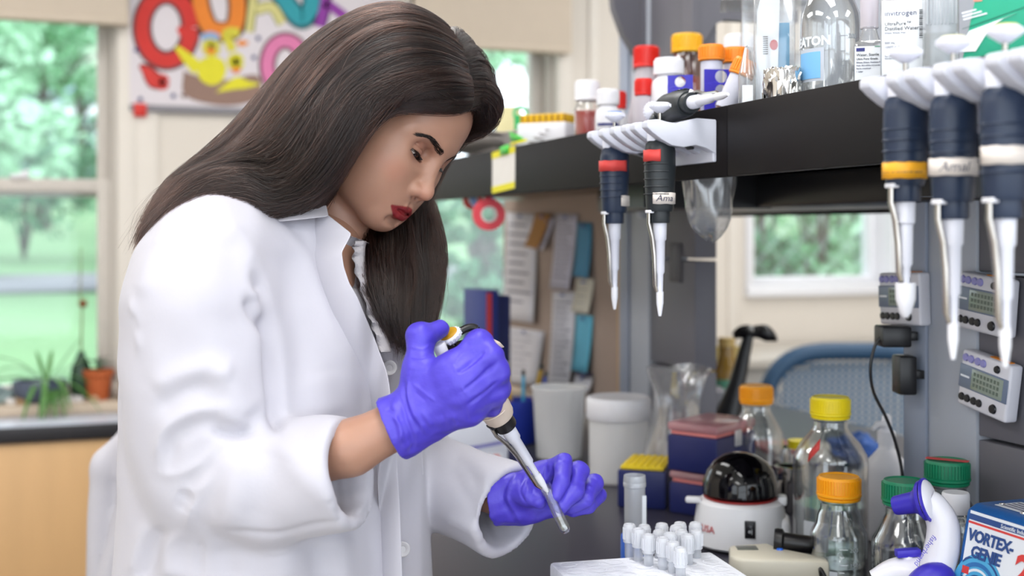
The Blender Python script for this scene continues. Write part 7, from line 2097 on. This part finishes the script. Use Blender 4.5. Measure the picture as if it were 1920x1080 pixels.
# clutter behind the big bottle: tissue, glove, trays
def crumple(label, px, py, d, r, c, seed, cat, name):
    p = P(px, py, d); t = thing(name, label, cat, (p.x, p.y, BZ))
    bm = bmesh.new(); bmesh.ops.create_icosphere(bm, subdivisions=4, radius=1)
    for v in bm.verts:
        n_ = noise.noise(v.co * 2.1 + Vector((seed, 0, 0))) * .35 + noise.noise(v.co * 5 + Vector((0, seed, 0))) * .16
        v.co = Vector((v.co.x * r * (1 + n_), v.co.y * r * (1 + n_), max(.0, (v.co.z * .55 + .5) * r * (1 + n_))))
    mb = MB(); mb._merge(bm); mb.done('crumpled_sheet', mat(name + '_%d' % seed, c, rough=.7, var=.06, bump=.5, bscale=60), t)
crumple('crumpled blue glove behind the big bottle', 1606, 800, 2.40, .050, '#3f63a8', 3, 'glove', 'used_glove')
crumple('crumpled pale blue glove beside the spray bottle', 1642, 812, 2.18, .036, '#8fa9cc', 7, 'glove', 'used_glove')
crumple('crumpled white tissue behind the big bottle', 1618, 850, 2.05, .050, '#dcd6d0', 11, 'tissue', 'tissue')
crumple('crumpled white tissue against the spray bottle', 1645, 872, 1.95, .038, '#d6d0cc', 13, 'tissue', 'tissue')
t = thing('paper_tray', 'red-edged paper tray behind the metal cups', 'tray', bz(1510, 2.45), -.2)
MB().box((-.10, -.06, 0), (.10, .06, .02), .003).done('tray', mat('tray_pale', '#cfc8be', rough=.6, var=.05), t); MB().box((-.10, -.06, .02), (-.02, .06, .028), .002).done('red_edge', mat('edge_red', '#8e3a34', rough=.5), t)
# ================================================================ window side
t = thing('maple_cabinet', 'light maple cabinet under the window with plants', 'cabinet', (-1.15, 4.06, 0))
maple = mat('maple_wood', '#d0a878', rough=.45, var=.10, scale=3, stretch=(6, 6, .7))
MB().box((0, 0, .08), (2.05, .28, .715)).box((.02, .05, 0), (2.03, .28, .08)).done('body', maple, t)
for i in range(3): MB().box((.01 + i * .68, -.018, .09), (.68 + i * .68, 0, .71), .002).done('door', maple, t)
t = thing('ledge_top', 'black-edged pale ledge top over the maple cabinet', 'worktop', (-1.17, 4.03, .715))
MB().box((0, 0, 0), (2.10, .015, .048), .003).done('edge', mat('edge_black', '#1c1a1f', rough=.4), t)
MB().box((0, .015, 0), (2.10, .30, .050), .001).done('slab', mat('ledge_grey', '#b9bdca', rough=.25, var=.05), t)
# plants on the sill
def on_sill(px, y=4.33): return Vector((on_y(px, 740, y).x, y, .80))
terra = mat('terracotta', '#b25a2e', rough=.8, var=.08); soil = mat('soil', '#3a2a20', rough=1, var=.2, bump=.6, bscale=120)
grn1 = mat('leaf_spider', '#4d7d3a', rough=.5, var=.2); grn2 = mat('leaf_dark', '#2e5230', rough=.5, var=.25)
p = on_sill(185); t = thing('potted_seedling', 'terracotta pot with small leafy seedling on the sill', 'plant', p)
MB().lathe([(0, .001), (.034, 0), (.043, .078), (.049, .080), (.050, .100), (.045, .101), (.042, .082), (.033, .006)], 32).done('pot', terra, t)
MB().lathe([(0, .090), (.043, .088)], 24).done('soil', soil, t)
def leaf(mb, base, dirv, L, wd, droop, n=8, thick=None):
    """strap leaf bending over under its own weight"""
    base = Vector(base); dirv = Vector(dirv).normalized(); sd = dirv.cross(Vector((0, 0, 1)))
    sd = sd.normalized() if sd.length > .01 else Vector((1, 0, 0))
    A_, B_ = [], []
    for i in range(n + 1):
        s = i / n; c = base + dirv * L * s + Vector((0, 0, -droop * s * s)); w = wd * (math.sin(math.pi * min(.97, s * .85 + .12)) ** .7)
        A_.append(c - sd * w); B_.append(c + sd * w)
    mb.sheet([A_, [(a_ + b_) / 2 + Vector((0, 0, -wd * .3)) for a_, b_ in zip(A_, B_)], B_])
rn = random.Random(4)
for i in range(7):
    a = i * .9; mb = MB(); mb.tube([(0, 0, .088), (.012 * math.cos(a), .012 * math.sin(a), .115 + .004 * i)], .002, 6)
    leaf(mb, (.012 * math.cos(a), .012 * math.sin(a), .113 + .004 * i), (math.cos(a), math.sin(a), .5), .042, .012, .012); mb.done('leaf', grn2, t)
p = on_sill(152, 4.36); t = thing('green_bottle', 'dark green flat bottle with dried flower stalk beside the terracotta pot', 'vase', p)
MB().lathe([(0, 0), (.026, .001), (.034, .03), (.036, .07), (.030, .11), (.014, .145), (.010, .16)], 28, sy=.6).done('body', mat('green_glaze', '#2d4a34', rough=.25, var=.1), t)
zt = on_y(155, 465, 4.36).z - .80
MB().tube([(0, 0, .14), (.003, 0, .30), (-.003, 0, zt * .7), (.0, 0, zt)], [.0035, .003, .0025, .0015], 8).done('stalk', mat('stalk', '#7a7a52', rough=.8), t)
zf = on_y(160, 570, 4.36).z - .80
MB().lathe([(0, -.012), (.010, -.010), (.015, 0), (.011, .012), (0, .016)], 14, TR(.006, 0, zf)).done('dried_bloom', mat('bloom_brown', '#7a4a28', rough=.9, var=.2), t)
p = on_sill(75, 4.31); t = thing('spider_plant', 'spider plant trailing from a grey bowl on the sill', 'plant', p)
MB().lathe([(0, .001), (.045, 0), (.075, .02), (.088, .055), (.085, .075), (.080, .074), (.07, .03), (0, .02)], 40, sy=.7).done('bowl', mat('bowl_slate', '#4d5668', rough=.2, var=.1, coat=.4), t)
MB().lathe([(0, .064), (.078, .060)], 28, sy=.7).done('soil', soil, t)
for i, (a, e, L, dr, wd) in enumerate([(2.9, 1.2, .24, .10, .010), (2.5, .9, .22, .12, .009), (.5, 1.5, .20, .03, .009), (.2, 1.0, .17, .05, .009), (-.4, .7, .16, .10, .008), (3.6, .5, .25, .14, .009), (-1.2, .6, .18, .20, .010), (-1.6, .5, .17, .22, .010), (-1.9, .4, .16, .20, .009), (1.4, 1.6, .15, .04, .008), (3.1, .3, .24, .06, .008), (-.8, .3, .20, .16, .008), (2.0, 1.8, .14, .03, .008)]):
    mb = MB(); leaf(mb, (.02 + .01 * math.cos(a), .01 * math.sin(a), .066), (math.cos(a), math.sin(a) * .6, e), L, wd, dr, 12); mb.done('leaf', grn1, t)
p = on_sill(95, 4.275); t = thing('spider_offshoot', 'small green offshoot hanging over the ledge edge', 'plant', p)
for i, (x, L) in enumerate(((-.012, .075), (.006, .085), (.016, .070), (-.002, .06))):
    mb = MB(); leaf(mb, (x, 0, .055), (x * 8, -.35, -.1), .09, .007, L, 10); mb.done('leaf', grn1, t)
def rock(label, px, y, r, c, seed, sz=.7, name='stone'):
    p = on_sill(px, y); t = thing(name, label, 'stone', p, group='stones and shells on the sill')
    bm = bmesh.new(); bmesh.ops.create_icosphere(bm, subdivisions=4, radius=1)
    for v in bm.verts:
        n_ = noise.noise(v.co * 1.4 + Vector((seed, 3, 0))) * .45 + noise.noise(v.co * 4 + Vector((0, seed, 1))) * .18
        v.co = Vector((v.co.x * r * (1 + n_), v.co.y * r * .7 * (1 + n_), max(0, (v.co.z + .8) * r * sz * (1 + n_))))
    mb = MB(); mb._merge(bm); mb.done('stone', mat('stone_%d' % seed, c, rough=.8, var=.3, scale=30, bump=.4, bscale=50), t)
rock('banded grey rock at the end of the sill beside the coat', 238, 4.30, .042, '#9a8f86', 2, .9)
rock('pale quartz stone between bowl and terracotta pot', 133, 4.28, .016, '#d6d2d0', 5)
rock('small white shell in front of the green bottle', 148, 4.275, .013, '#dedada', 6)
rock('brown pebble left of the spider plant', 40, 4.28, .016, '#a98a66', 8)
rock('white pebble at the bowl foot', 20, 4.285, .015, '#e0dcd8', 9)
rock('grey-green glass lump at the sill corner', 0, 4.32, .040, '#8fa0a0', 12)
rock('tan pebble before the terracotta pot', 176, 4.272, .014, '#b79c7c', 14)
# spare lab coat over a stool back behind the person
cp = P(243, 728, 2.15)
t = thing('spare_coat', 'spare white lab coat draped over a chair back', 'coat', (cp.x, cp.y, cp.z))
def drape():
    g = SDF((-.22, -.20, -.75), (.34, .20, .05), .008)
    g.cap((.045, 0, -.045), (.20, 0, -.020), .040, .050, .02)
    g.cap((.045, 0, -.050), (-.035, 0, -.130), .034, .026, .02)
    for x, r0, r1, z in ((-.06, .026, .045, -.72), (.03, .036, .060, -.72), (.12, .050, .075, -.72), (.20, .050, .07, -.70)):
        g.cap((x * .8 + .01, 0, -.07 if x > 0 else -.15), (x - .02, -.01, z), r0, r1, .025)
    g.cap((.03, -.035, -.06), (-.055, -.03, -.70), .026, .034, .012)
    V, F = g.mesh(1)
    N = vnormals(V, F)
    V = V + N * (.009 * np.sin(V[:, 0] * 70 + 6 * V[:, 2]) * np.clip(-V[:, 2] * 3, 0, 1))[:, None]
    return V, F
V, F = drape()
R2 = np.array(RZ(-TH).to_3x3()); link('cloth', np_mesh('cloth', V @ R2.T, F), mat('coat_spare', '#b6b4bc', rough=.9, var=.02), t)
ch = thing('lab_stool', 'dark chair under the spare lab coat', 'chair', (cp.x + .06, cp.y - .02, 0))
MB().box((.02, -.012, .50), (.20, .012, cp.z - .09), .006, M=RZ(-TH)).done('backrest', black_m, ch)
MB().box((-.18, -.02, .44), (.20, .38, .49), .02, M=RZ(-TH)).done('seat', black_m, ch)
MB().tube([RZ(-TH) @ Vector((0, .18, .44)), RZ(-TH) @ Vector((0, .18, .05))], .028, 12).done('post', metal_m, ch)
for i in range(5):
    a = i * 1.2566; MB().tube([RZ(-TH) @ Vector((0, .18, .07)), RZ(-TH) @ Vector((.24 * math.cos(a), .18 + .24 * math.sin(a), .022))], [.022, .016], 8).done('leg', black_m, ch)
# ================================================================ hand-painted banner on the wall
PY = WALL_Y - .020
q0 = on_y(243, 202, PY); q1 = on_y(742, 228, PY)
t = thing('painted_banner', 'hand-painted paper banner with duck pictures and big bubble letters', 'banner', (q0.x, PY, q0.z))
bo = Vector(t.location); bw = q1.x - q0.x
def bp(px, py): p_ = on_y(px, py, PY); return (p_.x - bo.x, p_.z - bo.z)
MB().box((0, 0, .0), (bw, .004, .62)).done('paper', mat('banner_paper', '#d6cfd4', rough=.8, var=.04, scale=9), t)
MB().box((0, -.004, -.012), (bw, .004, .012), .001).done('bottom_strip', mat('strip_grey', '#7d7a80', rough=.5, var=.1, scale=60), t)
o = MB(); x_, z_ = bp(262, 207); o.box((x_ - .02, -.008, z_ - .022), (x_ + .022, -.004, z_ + .024), .003); o.done('red_tape', mat('tape_scarlet', '#c8281c', rough=.5, var=.1), t)
lay = [0]
def paint(poly, c, name, lvl, hole=None, closed=True, n=None, w=None):
    """flat paint area; w = stroke width in picture px for open brush strokes"""
    m = mat('paint_' + c.strip('#'), c, rough=.7, var=.10, scale=40); y = -.0006 - .0005 * lvl
    if w:
        pts = crom([(a_, b_) for a_, b_ in poly], n or 8 * len(poly)); ww = w if hasattr(w, '__len__') else [w] * len(pts)
        ww = np.interp(np.linspace(0, 1, len(pts)), np.linspace(0, 1, len(ww)), ww)
        A_, B_ = [], []
        for i in range(len(pts)):
            d_ = pts[min(i + 1, len(pts) - 1)] - pts[max(i - 1, 0)]; d_ = d_ / max(np.linalg.norm(d_), 1e-6); nn = np.array((-d_[1], d_[0])) * ww[i] / 2
            a_ = bp(*(pts[i] + nn)); b_ = bp(*(pts[i] - nn)); A_.append((a_[0], y, a_[1])); B_.append((b_[0], y, b_[1]))
        MB().sheet([A_, B_]).done(name, m, t, smooth=False)
    else:
        pts = crom(list(poly) + [poly[0]], 6 * len(poly))[:-1]
        bm = bmesh.new(); vs_ = [bm.verts.new((bp(*p_)[0], y, bp(*p_)[1])) for p_ in pts]; f_ = bm.faces.new(vs_)
        bmesh.ops.triangulate(bm, faces=[f_]); mb = MB(); mb._merge(bm); mb.done(name, m, t, smooth=False)
def ring(cx, cy, rx, ry, w, c, name, lvl, a0=0, a1=360):
    paint([(cx + rx * math.cos(math.radians(a_)), cy + ry * math.sin(math.radians(a_))) for a_ in np.linspace(a0, a1, 14)], c, name, lvl, w=w, n=50)
edge = '#5a3a3e'
ring(312, 52, 46, 62, 38, edge, 'letter_outline', 1); ring(312, 52, 46, 62, 26, '#c8322c', 'letter', 2)
paint([(334, 52), (352, 66), (362, 80)], '#c8322c', 'letter', 3, w=[10, 30, 24])
paint([(372, -40), (376, 10), (392, 52), (420, 60), (440, 50), (446, 10), (438, -40)], '#6a4a3a', 'letter_outline', 1, w=40); paint([(372, -40), (376, 10), (392, 50), (420, 58), (440, 48), (446, 10), (438, -40)], '#e0802a', 'letter', 2, w=28)
paint([(466, 60), (476, -10), (490, -60)], '#8a8a4a', 'letter_outline', 1, w=21); paint([(466, 60), (476, -10), (490, -60)], '#cfc886', 'letter', 2, w=13)
paint([(480, 18), (510, 14), (530, 44)], '#8a8a4a', 'letter_outline', 1, w=22); paint([(480, 18), (510, 14), (530, 44)], '#cfc886', 'letter', 2, w=17)
paint([(515, -30), (540, 10), (566, 36), (585, 10), (584, -30)], '#2a5a62', 'letter_outline', 1, w=40); paint([(515, -30), (540, 10), (566, 34), (585, 10), (584, -30)], '#2f98a4', 'letter', 2, w=28)
paint([(612, -30), (606, 20), (598, 50)], '#4a2458', 'letter_outline', 1, w=27); paint([(612, -30), (606, 20), (598, 50)], '#8a3a9a', 'letter', 2, w=18)
paint([(610, 5), (632, 20), (652, 36)], '#8a3a9a', 'letter', 2, w=18)
ring(535, 122, 34, 46, 33, '#6a3a4a', 'letter_outline', 1, 50, 320); ring(535, 122, 34, 46, 22, '#d67aa6', 'letter', 2, 52, 318)
paint([(262, 122), (276, 132), (290, 150), (308, 156)], '#6a2a2a', 'apostrophe_outline', 1, w=[8, 24, 34, 26]); paint([(263, 124), (276, 134), (290, 150), (306, 155)], '#cc3a34', 'apostrophe', 2, w=[4, 18, 28, 20])
ring(304, 154, 4, 5, 20, '#cc3a34', 'apostrophe', 3)
# tub with generic yellow ducks
paint([(344, 132), (362, 140), (420, 150), (470, 140), (488, 148), (486, 182), (450, 196), (400, 196), (346, 178)], '#8e7266', 'tub', 3)
paint([(346, 178), (342, 182)], '#6e544a', 'tub_foot', 4, w=9); paint([(484, 182), (489, 184)], '#6e544a', 'tub_foot', 4, w=9)
yd = '#d8d02c'
paint([(368, 130), (380, 110), (410, 108), (424, 126), (416, 152), (396, 160), (376, 150)], yd, 'duck_body', 4)
paint([(372, 130), (350, 108), (330, 88)], yd, 'duck_wing', 5, w=[26, 20, 8])
ring(396, 88, 7, 8, 22, '#cfc640', 'duck_head', 5); paint([(384, 94), (394, 90), (404, 94), (396, 102)], '#e07a22', 'duck_bill', 6); paint([(378, 72), (394, 66), (410, 72)], '#8aa6cc', 'duck_cap', 6, w=13)
paint([(436, 96), (430, 80), (424, 66), (432, 60), (448, 62)], '#cfc640', 'duck_neck', 4, w=17); paint([(444, 78), (456, 76), (466, 80), (458, 86), (446, 85)], '#e0862a', 'duck_bill', 5)
ring(442, 116, 5, 5, 22, yd, 'duck_head', 5); paint([(432, 130), (442, 126), (452, 130), (442, 138)], '#e07a22', 'duck_bill', 6)
paint([(404, 174), (430, 152), (446, 144), (466, 152), (486, 158), (460, 166), (440, 168)], yd, 'duck_body', 5)
for x_, y_ in ((256, 94), (325, 180), (263, 186), (484, 72), (476, 108), (628, 50), (580, 190)): ring(x_, y_, 2, 2, 5, '#2a3070', 'paint_dot', 3)
# the glass tube in the left hand
ta, tb = P(1021, 909, 1.404), P(1063, 1000, 1.388)
t = thing('test_tube', 'small clear glass tube held between gloved fingers', 'tube', (0, 0, 0))
t.matrix_world = frame_to(tb, ta)
Lt = (ta - tb).length
MB().lathe([(0, 0), (.003, .0006), (.0052, .003), (.0062, .0075), (.0062, Lt - .012), (.0072, Lt - .010), (.0072, Lt), (.0060, Lt), (.0056, .008), (.0044, .004), (0, .0022)], 28).done('glass', glass_m, t)
MB().lathe([(0, .0024), (.0042, .0042), (.0052, .010), (0, .0104)], 24).done('liquid', liquid_m, t)
